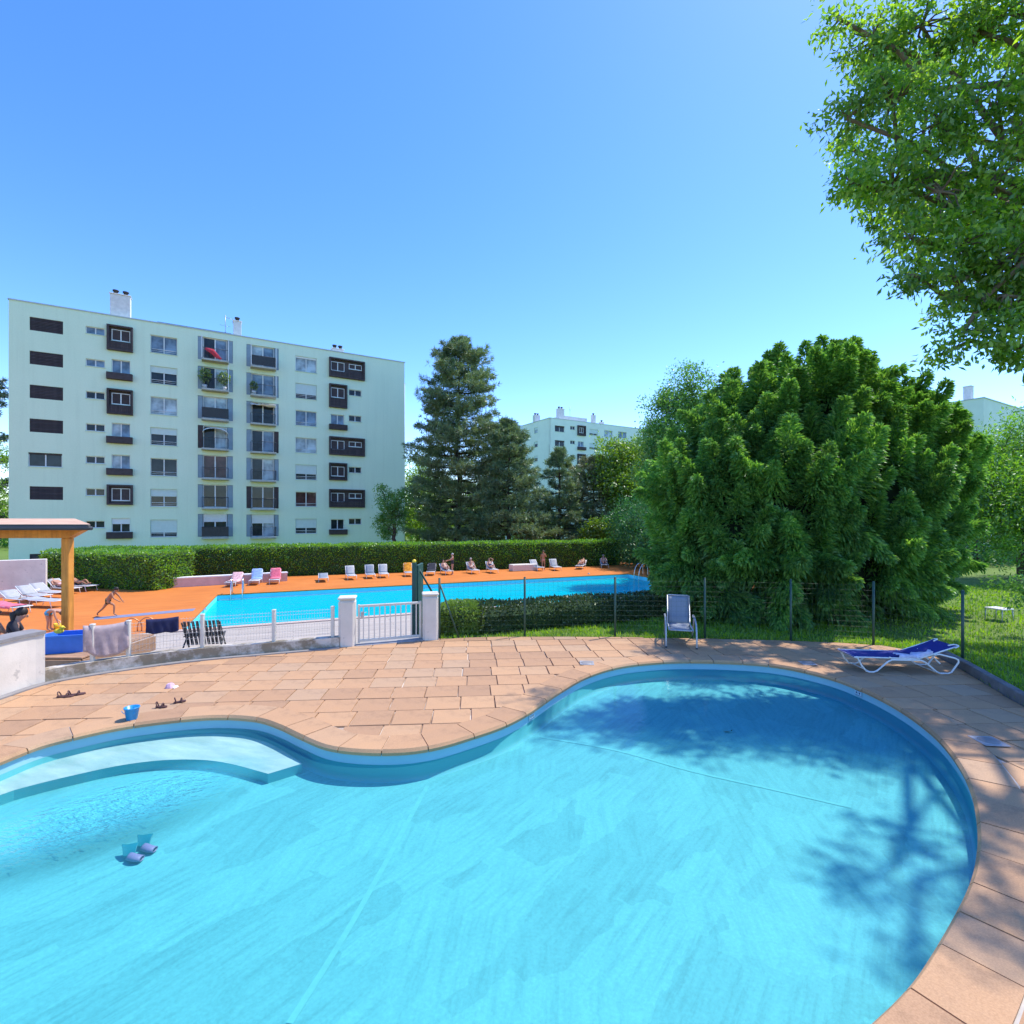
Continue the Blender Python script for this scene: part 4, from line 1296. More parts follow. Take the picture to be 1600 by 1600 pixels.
# big windows, two columns
t3 = {1: ('pane_blue', 0), 2: ('pane_dark', .36), 3: ('pane_pale', 0), 4: ('pane_dark', .38), 5: ('pane_dark', 0), 6: ('pane_dark', .42), 7: ('pane_dark', .74)}
for r in range(1, 8):
    g, bl = t3[r]
    F.window(U(235), U(277), row_z(235, 550, r), row_z(235, 522.5, r), 2, g, bl, rail=True)
t6 = {1: ('pane_pale', 0.12), 2: ('pane_dark', .70), 3: ('pane_blue', 0), 4: ('pane_pale', 0), 5: ('pane_dark', .62), 6: ('pane_red', 0), 7: ('pane_dark', .62)}
for r in range(1, 8):
    g, bl = t6[r]
    F.window(U(461.7), U(495), row_z(462, 579, r), row_z(462, 555.5, r), 2, g, bl, rail=(r != 1), blind_mat='shutter_white' if r == 1 else 'shutter')
# balcony columns
b4 = {1: dict(glass=('pane_dark', 'pane_blue'), poles=(2.1, 2.1)), 2: dict(glass=('pane_dark', 'pane_pale'), poles=(0, 2.4)), 3: dict(glass=('pane_pale', 'pane_pale'), solid='rail'), 4: dict(glass=('pane_dark', 'pane_pale'), panel_l='clad', dome=True), 5: dict(glass=('pane_red', 'pane_red')), 6: dict(glass=('pane_dark', 'pane_dark')), 7: dict(glass=('pane_dark', 'pane_dark'), dome=False, blind=.35, solid='rail')}
for r in range(1, 8):
    F.balcony(U(309), U(364), U(315), U(357), row_z(315, 563.5, r) + .1, **b4[r])
b5 = {1: dict(glass=('pane_pale', 'pane_blue'), solid='rail', poles=(2.0, 2.0)), 2: dict(glass=('pane_blue', 'pane_blue'), poles=(0, 2.0)), 3: dict(glass=('pane_dark', 'pane_dark'), flat=True, poles=(0, 1.8)), 4: dict(glass=('pane_dark', 'pane_blue'), panel_r='clad'), 5: dict(glass=('pane_dark', 'pane_pale')), 6: dict(glass=('pane_dark', 'pane_dark'), panel_l='clad', panel_r='clad'), 7: dict(glass=('pane_dark', 'pane_pale'), blind=.4)}
for r in range(1, 8):
    F.balcony(U(385), U(435.5), U(391), U(430.5), row_z(391, 574.5, r) + .1, **b5[r])
# right box column
w0, w1 = U(514), U(542)
for r in range(1, 8):
    zt = row_z(514, 558, r)
    wi = (U(517), U(538), zt - 1.45, zt - .42)
    sm = (U(545), U(565), row_z(545, 577, r), row_z(545, 567.5, r))
    if r in (1, 4, 6):
        F.clad_box(w0, U(569.5), zt - (1.95 if r > 1 else 2.05), zt, (wi[0], wi[1], zt - 1.35, zt - .4), (sm[0], sm[1], zt - 0.95, zt - .4), 'pane_dark', 0.5, 'pane_dark')
    elif r in (2, 5):
        F.clad_box(w0, w1, zt - (2.5 if r == 2 else 1.85), zt, (wi[0], wi[1], zt - 1.4, zt - .38), None, 'pane_pale' if r == 2 else ('pane_blue', 'pane_dark'), 0.75 if r == 2 else 0.0)
        F.window(*sm, 2, 'pane_dark', depth=.14)
    else:
        F.window(wi[0], wi[1], wi[2] - .05, wi[3], 2, 'pane_blue' if r == 3 else 'pane_dark')
        F.planter(w0, w1, zt - 2.05, zt - 1.5)
        F.window(*sm, 2, 'pane_dark', depth=.14)
F.planter(w0, w1, row_z(514, 558, 8) - 2.05, row_z(514, 558, 8) - 1.5)
F.wall(11.5, MT['mint'])
mb = MB(); mb.box((F.len / 2, 5.75, ZR + 0.05), (F.len + .12, 11.62, 0.1)); mb.build('roof_edge', MT['rooftrim'], F.th)
mb = MB(); mb.box((U(305), 3.0, ZR + 0.35), (U(365) - U(247), 3.2, 0.5)); mb.build('roof_plinth', MT['charcoal'], F.th)
mb = MB(); mb.tube([(F.len + .06, 0.3, ZR - 2.3), (F.len + .28, 0.3, ZR - 2.3)], 0.03, 6); mb.tube([(F.len + .1, .3, ZR - 2.3), (F.len + .1, .3, -3)], 0.05, 6); mb.build('downpipe', MT['rooftrim'], F.th)
def z_at_depth(fac, px, py, y):
    o_ = fac.L + fac.d * fac.u(px) + Vector((-fac.d.y, fac.d.x, 0)) * y
    return EYE - (py - 810) / 800 * o_.y
chimney(F, U(186.5) , 0.9, ZR + .1, 1.45, 0.8, 2.05, 2)
chimney(F, U(372), 1.6, ZR + .1, 0.7, 0.7, 1.75, 1)
chimney(F, U(531), 1.2, ZR + .1, 1.2, 0.7, 0.5, 2)
mb = MB(); mb.tube([(0, 0, 0), (0, 0, 2.3)], 0.028, 6); mb.tube([(-0.1, 0, 2.1), (0.85, 0.2, 2.0)], 0.018, 5)
for k in range(6): mb.tube([(0.05 + .15 * k, -0.25, 2.08 - .015 * k), (0.05 + .15 * k, 0.3, 2.08 - .015 * k)], 0.010, 4)
mb.tube([(-0.5, 0, 1.25), (0.4, 0, 1.2)], 0.014, 4); mb.build('aerial', MT['grey_metal'], F.th, (U(353), 1.6, ZR + .1))

# balcony belongings large enough to see
def fac_pt(fac, px, y, z):
    o_ = fac.L + fac.d * fac.u(px) + Vector((-fac.d.y, fac.d.x, 0)) * y
    return Vector((o_.x, o_.y, z))
FANG = math.atan2(F.d.y, F.d.x)
MT['balc_leaf'] = leaf_mat('balcony_plant_leaves', (0.08, 0.16, 0.02), (0.20, 0.28, 0.06), trans=.4)
def pot_plant(label, p, h, w, n=260):
    th = thing('potted_plant', label, 'plant', p, FANG, 'plants on the balconies')
    mb = MB(); mb.lathe([(0.01, 0), (0.16, 0), (0.2, 0.34), (0.17, 0.34), (0.16, 0.3), (0.01, 0.3)], 10); mb.build('pot', MT['white_cloth'], th)
    dr = unit(RNG.normal(size=(n, 3))); C = dr * np.array([w, w * .8, h * .33]) * (RNG.uniform(0.2, 1, n) ** .5)[:, None] + np.array([0, 0, 0.3 + h * .5])
    np_quads('foliage', leaf_quads(C, unit(dr + RNG.normal(scale=.6, size=(n, 3))), 0.24, 0.1), MT['balc_leaf'], th)
    mb = MB(); mb.tube([(0, 0, .3), (0.02, 0, .3 + h * .5)], 0.025, 5); mb.build('stem', MT['bark'], th)
z2 = row_z(315, 563.5, 2) + .1
pot_plant('tall leafy potted plant at the left end of the second balcony down', fac_pt(F, 320, -0.5, z2), 1.9, 0.5)
pot_plant('tall leafy potted plant at the right end of the second balcony down', fac_pt(F, 350, -0.5, z2), 1.7, 0.5)
zb2 = row_z(391, 574.5, 2) + .1
pot_plant('dark bushy potted plant on the second balcony of the right column', fac_pt(F, 396, -0.5, zb2), 1.1, 0.32, 160)
z1_ = row_z(315, 563.5, 1) + .1
mb = MB(); mb.sheet([[(-0.75, 0, 0.95), (-0.6, -.1, 1.1)], [(-0.2, -.25, 0.55), (0.0, -.35, 0.95)], [(0.15, -.3, 0.2), (0.45, -.35, 0.4)], [(0.5, -.2, 0.1), (0.7, -.2, 0.18)]], 0.06)
o = mb.build('folded_parasol', MT['red_cloth'], None, fac_pt(F, 334, -.3, z1_)); o.rotation_euler = (0, 0, FANG)
tag(o, 'crimson folded parasol leaning on the top floor balcony', 'parasol')

# --- second block, farther right
L2 = AT(859, 810, 97); L2.z = 0
R2 = L2 + Vector((math.cos(FANG), math.sin(FANG), 0)) * 40
F2 = Facade(L2, R2, EYE + (810 - 653) / 800 * 97, -4, 'apartment_block', 'distant mint apartment block with chimneys rising behind the pines')
rr = [0, 1, 2, 3]
for r in range(0, 5):
    dz = FL * r
    F2.window(F2.u(867), F2.u(882), F2.z(867, 674) - dz, F2.z(867, 664.5) - dz, 2, 'pane_dark', 0.25, 'clad')
    F2.window(F2.u(891), F2.u(898.5), F2.z(891, 671) - dz, F2.z(891, 665.5) - dz, 2, 'pane_dark')
    zt = F2.z(902, 664.5) - dz
    if r % 2 == 0: F2.clad_box(F2.u(902), F2.u(914.5), zt - 2.0, zt, (F2.u(905), F2.u(911.5), zt - 1.4, zt - .4), None, 'pane_blue', .3)
    else:
        F2.window(F2.u(903), F2.u(912), zt - 1.3, zt - .3, 2, 'pane_blue'); F2.planter(F2.u(902), F2.u(914.5), zt - 2, zt - 1.4)
    F2.window(F2.u(921), F2.u(934), F2.z(921, 679.5) - dz, F2.z(921, 670) - dz, 2, 'pane_dark', .7)
    F2.window(F2.u(944), F2.u(957), F2.z(944, 682) - dz, F2.z(944, 672) - dz, 2, 'pane_pale')
    F2.window(F2.u(966), F2.u(979), F2.z(966, 684) - dz, F2.z(966, 674) - dz, 2, 'pane_blue')
MT['mint_hazed'] = pm('hazed_mint_render', (0.70, 0.80, 0.68), 0.9, 0.06, 0.4)  # mint made paler: distance haze is put into the colour
F2.wall(0.4, MT['mint_hazed'])
# end wall of the second block, moved into that block as parts
v2 = Vector((-F2.d.y, F2.d.x, 0))
EW = Facade(F2.L + v2 * 9.5, F2.L, F2.z1 - 0.004, -4, 'end_wall_block', 'mint gable end of the distant block facing left with narrow windows')
for r in range(0, 4):
    zc = EW.z(837, 672) - FL * r
    EW.window(EW.u(834.5), EW.u(840), zc - 0.6, zc + .5, 1, 'pane_pale' if r == 0 else 'pane_dark', .4)
EW.wall(0.3, MT['mint_hazed'])
def mat_of(o): return Matrix.Translation(o.location) @ Matrix.Rotation(o.rotation_euler.z, 4, 'Z')
rel = mat_of(F2.th).inverted() @ mat_of(EW.th)
for ch_ in kids(EW.th):
    m_ = rel @ Matrix.Translation(ch_.location)
    ch_.parent = F2.th; ch_.location = m_.to_translation(); ch_.rotation_euler = (0, 0, m_.to_euler().z)
bpy.data.objects.remove(EW.th)
wing = thing('building_wing', 'lower mint wing of the distant block left of its gable', 'building', AT(830, 810, 112) - Vector((0, 0, 0)), FANG)
wing.location.z = 0
wz = EYE + (810 - 667) / 800 * 112
mb = MB(); mb.box((-2.6, 4, wz / 2 - 2), (5.2, 8, wz + 4)); mb.build('wall', MT['mint_hazed'], wing)
mb = MB(); mb.box((-2.6, 4, wz + .05), (5.3, 8.1, 0.1)); mb.build('roof_edge', MT['rooftrim'], wing)
mb = MB(); mb.box((-2.0, -0.03, wz - 2.0), (0.9, 0.06, 1.5)); mb.build('window', MT['pane_dark'], wing)
mb = MB(); mb.box((F2.len / 2, 4.9, F2.z1 + .05), (F2.len + .2, 9.9, 0.1)); mb.build('roof', MT['rooftrim'], F2.th)
mb = MB(); mb.box((F2.u(910), 4.0, F2.z1 + .75), (F2.u(926) - F2.u(886), 3.0, 1.3)); mb.build('penthouse', MT['chim'], F2.th)
chimney(F2, F2.u(885), 2, F2.z1 + .1, 1.3, 1.0, 2.3, 2)
chimney(F2, F2.u(937), 2, F2.z1 + .1, 0.75, 0.75, 1.9, 1)
chimney(F2, F2.u(859) + 0.6, 5.5, F2.z1 + .1, 1.2, 0.9, 1.3, 2)
chimney(F2, F2.u(950), 2, F2.z1 + .1, 0.9, 0.7, 0.7, 1)
mb = MB(); mb.tube([(0, 0, 0), (0, 0, 2.0)], 0.04, 5); mb.tube([(-.3, 0, 1.85), (0.5, 0, 1.8)], 0.03, 5); mb.tube([(-.2, 0, 1.4), (0.35, 0, 1.4)], 0.03, 5)
mb.build('aerial', MT['grey_metal'], F2.th, (F2.u(905), 3, F2.z1 + 1.4))

# --- third block at the far right
c3 = AT(1534, 810, 70); c3.z = 0
w3 = EYE + (810 - 622) / 800 * 70
b3 = thing('apartment_block', 'pale mint building with a chimney showing above the trees at the far right', 'building', c3, FANG)
mb = MB(); mb.box((15, 6, w3 / 2 - 2), (30, 12.4, w3 + 4)); mb.build('wall', MT['mint_hazed'], b3)
mb = MB(); mb.box((15, 6, w3 + .05), (30.2, 12.6, 0.12)); mb.build('roof_edge', MT['rooftrim'], b3)
for k in range(4):
    mb = MB(); mb.box((-0.02, 3.4, w3 - 2.4 - FL * k), (0.06, 2.6, 1.3)); f_ = mb.build('window', MT['frame_white'], b3)
    mb = MB(); mb.box((-0.05, 3.4, w3 - 2.4 - FL * k), (0.03, 2.4, 1.1)); mb.build('roller_shutter', MT['shutter'], f_)
    mb = MB(); mb.box((4 , -0.02, w3 - 2.4 - FL * k), (2.4, 0.06, 1.3)); mb.build('window', MT['pane_dark'], b3)
q_ = Matrix.Rotation(-FANG, 3, 'Z') @ (AT(1513, 622, 74) - c3)
mb = MB(); mb.box((0, 0, 0.7), (1.0, 0.9, 1.8), bev=.02); mb.box((0, 0, 1.64), (1.1, 1.0, 0.08)); mb.build('chimney', MT['chim'], b3, q_)
# --- low white walls by the lounging area
wl = MB(); a_, b_ = G(-60, 938, D), G(72, 930, D)
d_ = b_ - a_
wl.box((d_.length / 2, 0.15, 0.92), (d_.length, 0.3, 1.84), bev=.02)
o = wl.build('white_wall', MT['render'], None, a_); o.rotation_euler = (0, 0, math.atan2(d_.y, d_.x)); tag(o, 'white rendered wall at far left behind the row of loungers', 'wall')
pk = pm('pink_render', (0.62, 0.45, 0.40), 0.85, 0.1, 3)
a_, b_ = G(240, 920, D), G(449, 908, D); d_ = b_ - a_
lwp = thing('planter_wall', 'low pinkish wall with white cap in front of the long hedge', 'wall', a_, math.atan2(d_.y, d_.x))
mb = MB(); mb.box((d_.length / 2, 0.2, 0.24), (d_.length, 0.4, 0.48)); mb.build('wall', pk, lwp)
mb = MB(); mb.box((d_.length / 2, 0.2, 0.52), (d_.length + .06, 0.46, 0.08), bev=.01); mb.build('cap', MT['white_cloth'], lwp)
for lab, px, py, Y, sz in (('larger white masonry bench block against the far left wall', 12, 931, 24.2, (1.7, 0.8, 0.85)), ('smaller white masonry bench block beside the far left wall', 47, 934, 24.0, (1.0, 0.6, 0.45))):
    p = G(px, py, D); mb = MB(); mb.box((0, 0, sz[2] / 2), sz, bev=.06); o = mb.build('bench_block', MT['render'], None, p); o.rotation_euler = (0, 0, R(8)); tag(o, lab, 'bench')
p = G(820, 892, D); mb = MB(); mb.box((0, 0.3, 0.24), (2.0, 0.8, 0.48), bev=.03); bb = mb.build('bench_block', MT['render'], None, p); bb.rotation_euler = (0, 0, PANG)
tag(bb, 'long white masonry block by the far hedge left of the bikini woman', 'bench')
# ------------------------------------------------------------------ trees
def limb(mb, a, b2, r0, r1, sag=0.0, n=5, k=6, wob=0.08):
    a, b2 = Vector(a), Vector(b2); L = (b2 - a).length
    pts = []; rr = []
    for i in range(n + 1):
        f = i / n
        p = a.lerp(b2, f) + Vector((random.gauss(0, 1), random.gauss(0, 1), random.gauss(0, .6))) * wob * L * 0.25 * math.sin(math.pi * f) + Vector((0, 0, sag * L * math.sin(math.pi * f)))
        pts.append(p); rr.append(r0 + (r1 - r0) * f)
    mb.tube(pts, rr, k, caps=False)
    return pts

def broadleaf(name, label, base, trunk_top, tr, blobs, nclu, nleaf, lsize, mat, bark='bark', csig=0.4, droop=0.2, group=None, cat='tree', lw=0.45, limbs=True, twigs=0.25):
    """blobs: list of (centre, radii) in world space; leaves gathered in clusters on and in the blobs"""
    base = Vector(base)
    th = thing(name, label, cat, base, 0, group)
    tt = Vector(trunk_top) - base
    mb = MB()
    trunk_pts = limb(mb, (0, 0, -0.3), tt, tr, tr * 0.6, 0, 7, 9, 0.10)
    Cs, As = [], []
    vol = [r_[0] * r_[1] + r_[1] * r_[2] + r_[0] * r_[2] for _, r_ in blobs]; tv = sum(vol)
    for (c_, r_), v in zip(blobs, vol):
        c_ = Vector(c_) - base
        r_ = np.array(r_, float)
        if limbs:
            a = trunk_pts[random.randint(len(trunk_pts) // 2, len(trunk_pts) - 1)]
            limb(mb, a, c_, tr * 0.38, tr * 0.12, 0.05, 6, 6, 0.25)
        k = max(3, int(nclu * v / tv))
        dr = unit(RNG.normal(size=(k, 3)))
        rad = RNG.uniform(0.35, 1.05, k) ** 0.6
        cc = dr * r_ * rad[:, None] + np.array(c_)
        if limbs:
            for q_ in cc[: max(1, int(k * twigs))]:
                limb(mb, c_, q_, tr * 0.11, tr * 0.02, 0.06, 4, 4, 0.25)
        m_ = max(4, nleaf)
        cs = RNG.uniform(0.6, 1.35, k) * csig
        p = np.repeat(cc, m_, 0) + np.clip(RNG.normal(size=(k * m_, 3)), -1.9, 1.9) * np.repeat(cs, m_)[:, None] * np.array([1, 1, 0.75])
        o_ = np.repeat(dr, m_, 0)
        A = unit(o_ * 0.35 + RNG.normal(scale=0.75, size=p.shape) + np.array([0, 0, -droop]))
        Cs.append(p); As.append(A)
    mb.build('trunk', MT[bark], th)
    C = np.concatenate(Cs); A = np.concatenate(As)
    n = len(C)
    np_quads('crown', leaf_quads(C, A, RNG.uniform(0.65, 1.3, n) * lsize, RNG.uniform(0.8, 1.2, n) * lsize * lw), mat, th)
    return th

def conifer(name, label, base, H, prof, nbr, mat, tuft=0.42, needles=16, per=16, bark='bark', z_first=0.12, lean=(0, 0), upturn=0.25, nw=0.028, group=None, gaps=0.0):
    """prof: list of (fraction of height, branch reach) - pine with whorls and needle tufts"""
    base = Vector(base)
    th = thing(name, label, 'tree', base, 0, group)
    mb = MB()
    tip = Vector((lean[0], lean[1], H))
    tp = limb(mb, (0, 0, -.3), tip, H * 0.014 + .06, 0.03, 0, 8, 9, 0.02)
    fs_, rs_ = [p[0] for p in prof], [p[1] for p in prof]
    Cs, As = [], []
    nwh = max(6, int(nbr / 6))
    for w in range(nwh):
        f = z_first + (1 - z_first) * ((w + random.uniform(-.3, .3)) / nwh)
        f = min(0.995, max(z_first * .8, f))
        reach0 = float(np.interp(f, fs_, rs_))
        a0 = random.uniform(0, 6.28)
        for k in range(6):
            if random.random() < gaps: continue
            az = a0 + k * 1.047 + random.uniform(-.3, .3)
            reach = reach0 * random.uniform(0.62, 1.14)
            st = Vector((lean[0] * f, lean[1] * f, H * f))
            e = st + Vector((math.cos(az) * reach, math.sin(az) * reach, reach * random.uniform(-0.05, 0.28) * (0.5 + f)))
            pts = limb(mb, st, e, 0.018 + 0.014 * reach, 0.008, -0.06, 4, 4, 0.12)
            m_ = max(3, int(per * (0.4 + reach / max(rs_))))
            ff = RNG.uniform(0.25, 1.02, m_) ** 0.75
            st_n, e_n = np.array(st), np.array(e)
            d_ = e_n - st_n
            side = np.array([-math.sin(az), math.cos(az), 0.0])
            P = st_n + d_ * ff[:, None] + side * (RNG.normal(size=m_) * 0.22 * reach * (1.1 - 0.6 * ff))[:, None] + np.array([0, 0, 1.0]) * (RNG.normal(size=m_) * 0.10 + 0.05 - 0.06 * reach * np.sin(np.pi * ff))[:, None]
            out = unit(d_ / max(1e-6, np.linalg.norm(d_)) * 0.7 + np.array([0, 0, upturn]) + side * RNG.normal(scale=.4, size=(m_, 1)))
            PP = np.repeat(P, needles, 0); OO = np.repeat(out, needles, 0)
            A = unit(OO * 0.55 + RNG.normal(scale=0.55, size=PP.shape))
            Cs.append(PP + OO * RNG.uniform(-.5, .5, (len(PP), 1)) * tuft * 0.6); As.append(A)
    mb.build('trunk', MT[bark], th)
    C = np.concatenate(Cs); A = np.concatenate(As); n = len(C)
    np_quads('crown', leaf_quads(C, A, RNG.uniform(.6, 1.1, n) * tuft, nw * RNG.uniform(.7, 1.6, n)), mat, th)
    return th

MT['pine'] = leaf_mat('pine_needles', (0.105, 0.18, 0.080), (0.25, 0.32, 0.15), trans=0.34, gloss=0.07, clump=0.55, tint=(1.2, 1.3, .8))
MT['pine_b'] = leaf_mat('brownish_pine_needles', (0.13, 0.165, 0.065), (0.30, 0.30, 0.14), trans=0.22, gloss=0.12, clump=0.6, tint=(1.3, 1.2, .8))
MT['lime'] = leaf_mat('lime_leaves', (0.11, 0.21, 0.014), (0.23, 0.33, 0.03), trans=0.48, gloss=0.06, clump=0.45)
MT['mid_leaf'] = leaf_mat('mid_green_leaves', (0.075, 0.20, 0.045), (0.18, 0.33, 0.085), trans=0.45, gloss=0.05, clump=0.6)
MT['deep_leaf'] = leaf_mat('deep_green_leaves', (0.028, 0.125, 0.050), (0.075, 0.215, 0.078), trans=0.34, gloss=0.04, clump=0.5)
MT['maple'] = leaf_mat('overhead_maple_leaves', (0.09, 0.21, 0.034), (0.30, 0.43, 0.06), trans=0.60, gloss=0.05, clump=0.75)
MT['bright'] = leaf_mat('bright_weeping_leaves', (0.10, 0.24, 0.022), (0.21, 0.36, 0.045), trans=0.5, gloss=0.05, clump=0.8)
MT['yew'] = leaf_mat('yew_sprays', (0.065, 0.21, 0.065), (0.26, 0.46, 0.12), trans=0.42, gloss=0.035, clump=0.9, tint=(1.6, 1.7, 0.6))
MT['cedar'] = leaf_mat('cedar_needles', (0.022, 0.050, 0.035), (0.055, 0.085, 0.05), trans=0.15, gloss=0.1, clump=.6)

def B(px, py, Y, rpx, sq=1.0, dp=1.0):
    r_ = rpx / 800.0 * Y
    return (AT(px, py, Y), (r_, r_ * dp, r_ * sq))
def base_at(px, Y, z): return Vector(((px - 800) / 800.0 * Y, Y, z))

# big pine and its neighbours
conifer('pine_tree', 'tallest ragged dark pine rising beside the mint apartment block', base_at(714, 50, -1.8), 22.2,
        [(0, 4.2), (.12, 5.0), (.3, 5.1), (.42, 5.3), (.5, 4.4), (.57, 4.9), (.66, 3.8), (.75, 4.0), (.84, 3.2), (.92, 2.1), (1, .35)], 225, MT['pine'], tuft=0.52, needles=16, per=30, z_first=.10, nw=.045, lean=(.3, 0))
conifer('pine_tree', 'shorter pointed pine leaning against the tallest pine on its right', base_at(794, 47, -1.8), 13.6,
        [(0, 4.2), (.2, 4.4), (.45, 3.6), (.7, 2.5), (.9, 1.2), (1, .25)], 190, MT['pine'], tuft=0.46, needles=16, per=24, z_first=.06, nw=.042)
conifer('pine_tree', 'small open pine with layered branches before the distant block', base_at(874, 49, -1.8), 11.2,
        [(0, 2.8), (.2, 3.2), (.5, 2.8), (.75, 1.9), (.92, .9), (1, .2)], 130, MT['pine'], tuft=0.42, needles=15, per=20, z_first=.08, nw=.04, gaps=.1)
conifer('pine_tree', 'brownish round-topped pine right of the small open pine', base_at(928, 52, -1.8), 10.8,
        [(0, 3.2), (.3, 4.0), (.6, 3.6), (.85, 2.1), (1, .5)], 140, MT['pine_b'], tuft=0.44, needles=15, per=22, z_first=.08, nw=.042)
conifer('cedar_tree', 'dark cedar just showing at the left edge beyond the apartment block', base_at(-52, 62, -2.4), 26,
        [(0, 5.5), (.3, 6.0), (.6, 5.0), (.85, 3.0), (1, .5)], 100, MT['cedar'], tuft=0.7, needles=14, per=20, z_first=.1, nw=.08)
broadleaf('garden_tree', 'yellow-green tree low at the left edge beside the apartment block', base_at(-25, 55, -2.4), base_at(-25, 55, 3), .2, [B(-20, 720, 55, 36), B(-40, 780, 55, 40), B(-5, 790, 56, 26)], 90, 60, .26, MT['lime'], csig=.5)
broadleaf('garden_tree', 'bright lime tree glowing between mint block and tallest pine', base_at(652, 66, -2.4), base_at(652, 66, 4), .3,
          [B(640, 745, 66, 34), B(655, 790, 64, 42), B(672, 770, 68, 40), B(650, 830, 62, 36), B(690, 820, 62, 34), B(720, 790, 68, 42)], 260, 70, .34, MT['lime'], csig=.65)
broadleaf('garden_tree', 'lime coloured tree behind the two middle pines', base_at(790, 72, -2.4), base_at(790, 72, 4), .3,
          [B(770, 800, 72, 34), B(810, 815, 70, 30), B(850, 830, 66, 26), B(740, 830, 66, 30)], 170, 70, .36, MT['lime'], csig=.65)
broadleaf('garden_tree', 'tall light green tree in front of the distant block', base_at(968, 56, -2), base_at(968, 56, 5), .3,
          [B(958, 716, 51, 28), B(985, 728, 51, 32), B(950, 745, 51, 28), B(975, 765, 50, 36), B(1012, 712, 52, 28), B(1008, 760, 49, 36), B(985, 800, 49, 26)], 380, 70, .30, MT['lime'], csig=.55)
broadleaf('garden_tree', 'tall feathery grey-green tree just left of the huge yew', base_at(1062, 34, -1.4), base_at(1062, 34, 5.5), .25,
          [B(1080, 608, 34, 36), B(1055, 622, 34, 30), B(1045, 650, 34, 38), B(1095, 655, 35, 38), B(1050, 695, 33, 46), B(1022, 690, 33, 26), B(1030, 740, 33, 34), B(1085, 740, 34, 40), B(1035, 790, 31, 36)], 420, 60, .20, MT['mid_leaf'], csig=.36)
broadleaf('garden_tree', 'deep green bushy tree shading the far corner of the pool', base_at(1000, 44, -1.4), base_at(1000, 44, 1.5), .25,
          [B(985, 815, 43, 36), B(1010, 830, 40, 38), B(1035, 850, 37, 34), B(975, 860, 43, 26), B(1010, 868, 40, 24), B(1050, 800, 36, 32), B(1060, 860, 34, 30)], 420, 60, .20, MT['deep_leaf'], csig=.38)
broadleaf('garden_shrub', 'yellow-green arching shrub behind the end of the long hedge', base_at(936, 47, -1.3), base_at(936, 47, 0), .1,
          [B(936, 826, 47, 22), B(920, 838, 47, 16), B(950, 838, 47, 18)], 110, 50, .22, MT['lime'], csig=.3, cat='shrub')
broadleaf('garden_tree', 'small dark tree with a leaning trunk against the mint wall', base_at(622, 46.5, -1.5), base_at(616, 46.5, 2.6), .22,
          [B(605, 785, 46.5, 15), B(622, 805, 46.5, 16), B(598, 815, 46.5, 14), B(628, 780, 46.5, 11), B(606, 832, 46.5, 10), B(595, 765, 46.5, 6)], 130, 50, .20, MT['mid_leaf'], csig=.30)

# tree bank to the right of and behind the yew
broadleaf('garden_tree', 'bright green weeping tree at the right edge behind the sunny lawn', base_at(1600, 23, 0), base_at(1590, 23, 3.6), .25,
          [B(1565, 712, 23, 48), B(1612, 692, 23, 50), B(1545, 760, 22, 50), B(1600, 770, 21, 60), B(1570, 815, 21, 46), B(1615, 835, 20, 46), B(1660, 740, 23, 70), B(1530, 810, 23, 30), B(1600, 868, 19.5, 20), B(1670, 820, 21, 60)], 560, 64, .17, MT['bright'], csig=.40, droop=.7, lw=.36)
broadleaf('garden_tree', 'dark green tree in shade under the weeping tree beyond the lawn', base_at(1520, 29, 0), base_at(1520, 29, 2), .25,
          [B(1490, 850, 29, 40), B(1540, 860, 30, 44), B(1450, 840, 30, 40), B(1600, 870, 31, 46), B(1530, 890, 28, 30), B(1660, 860, 31, 50), B(1420, 780, 31, 50), B(1500, 780, 31, 46)], 330, 60, .22, MT['deep_leaf'], csig=.45)
broadleaf('garden_tree', 'far green tree closing the view behind the huge yew', base_at(1160, 40, -1), base_at(1160, 40, 3), .3,
          [B(1110, 760, 40, 40), B(1150, 720, 40, 46), B(1110, 840, 38, 40), B(1200, 760, 40, 60), B(1300, 780, 40, 60), B(1400, 740, 42, 50)], 260, 50, .28, MT['deep_leaf'], csig=.6)

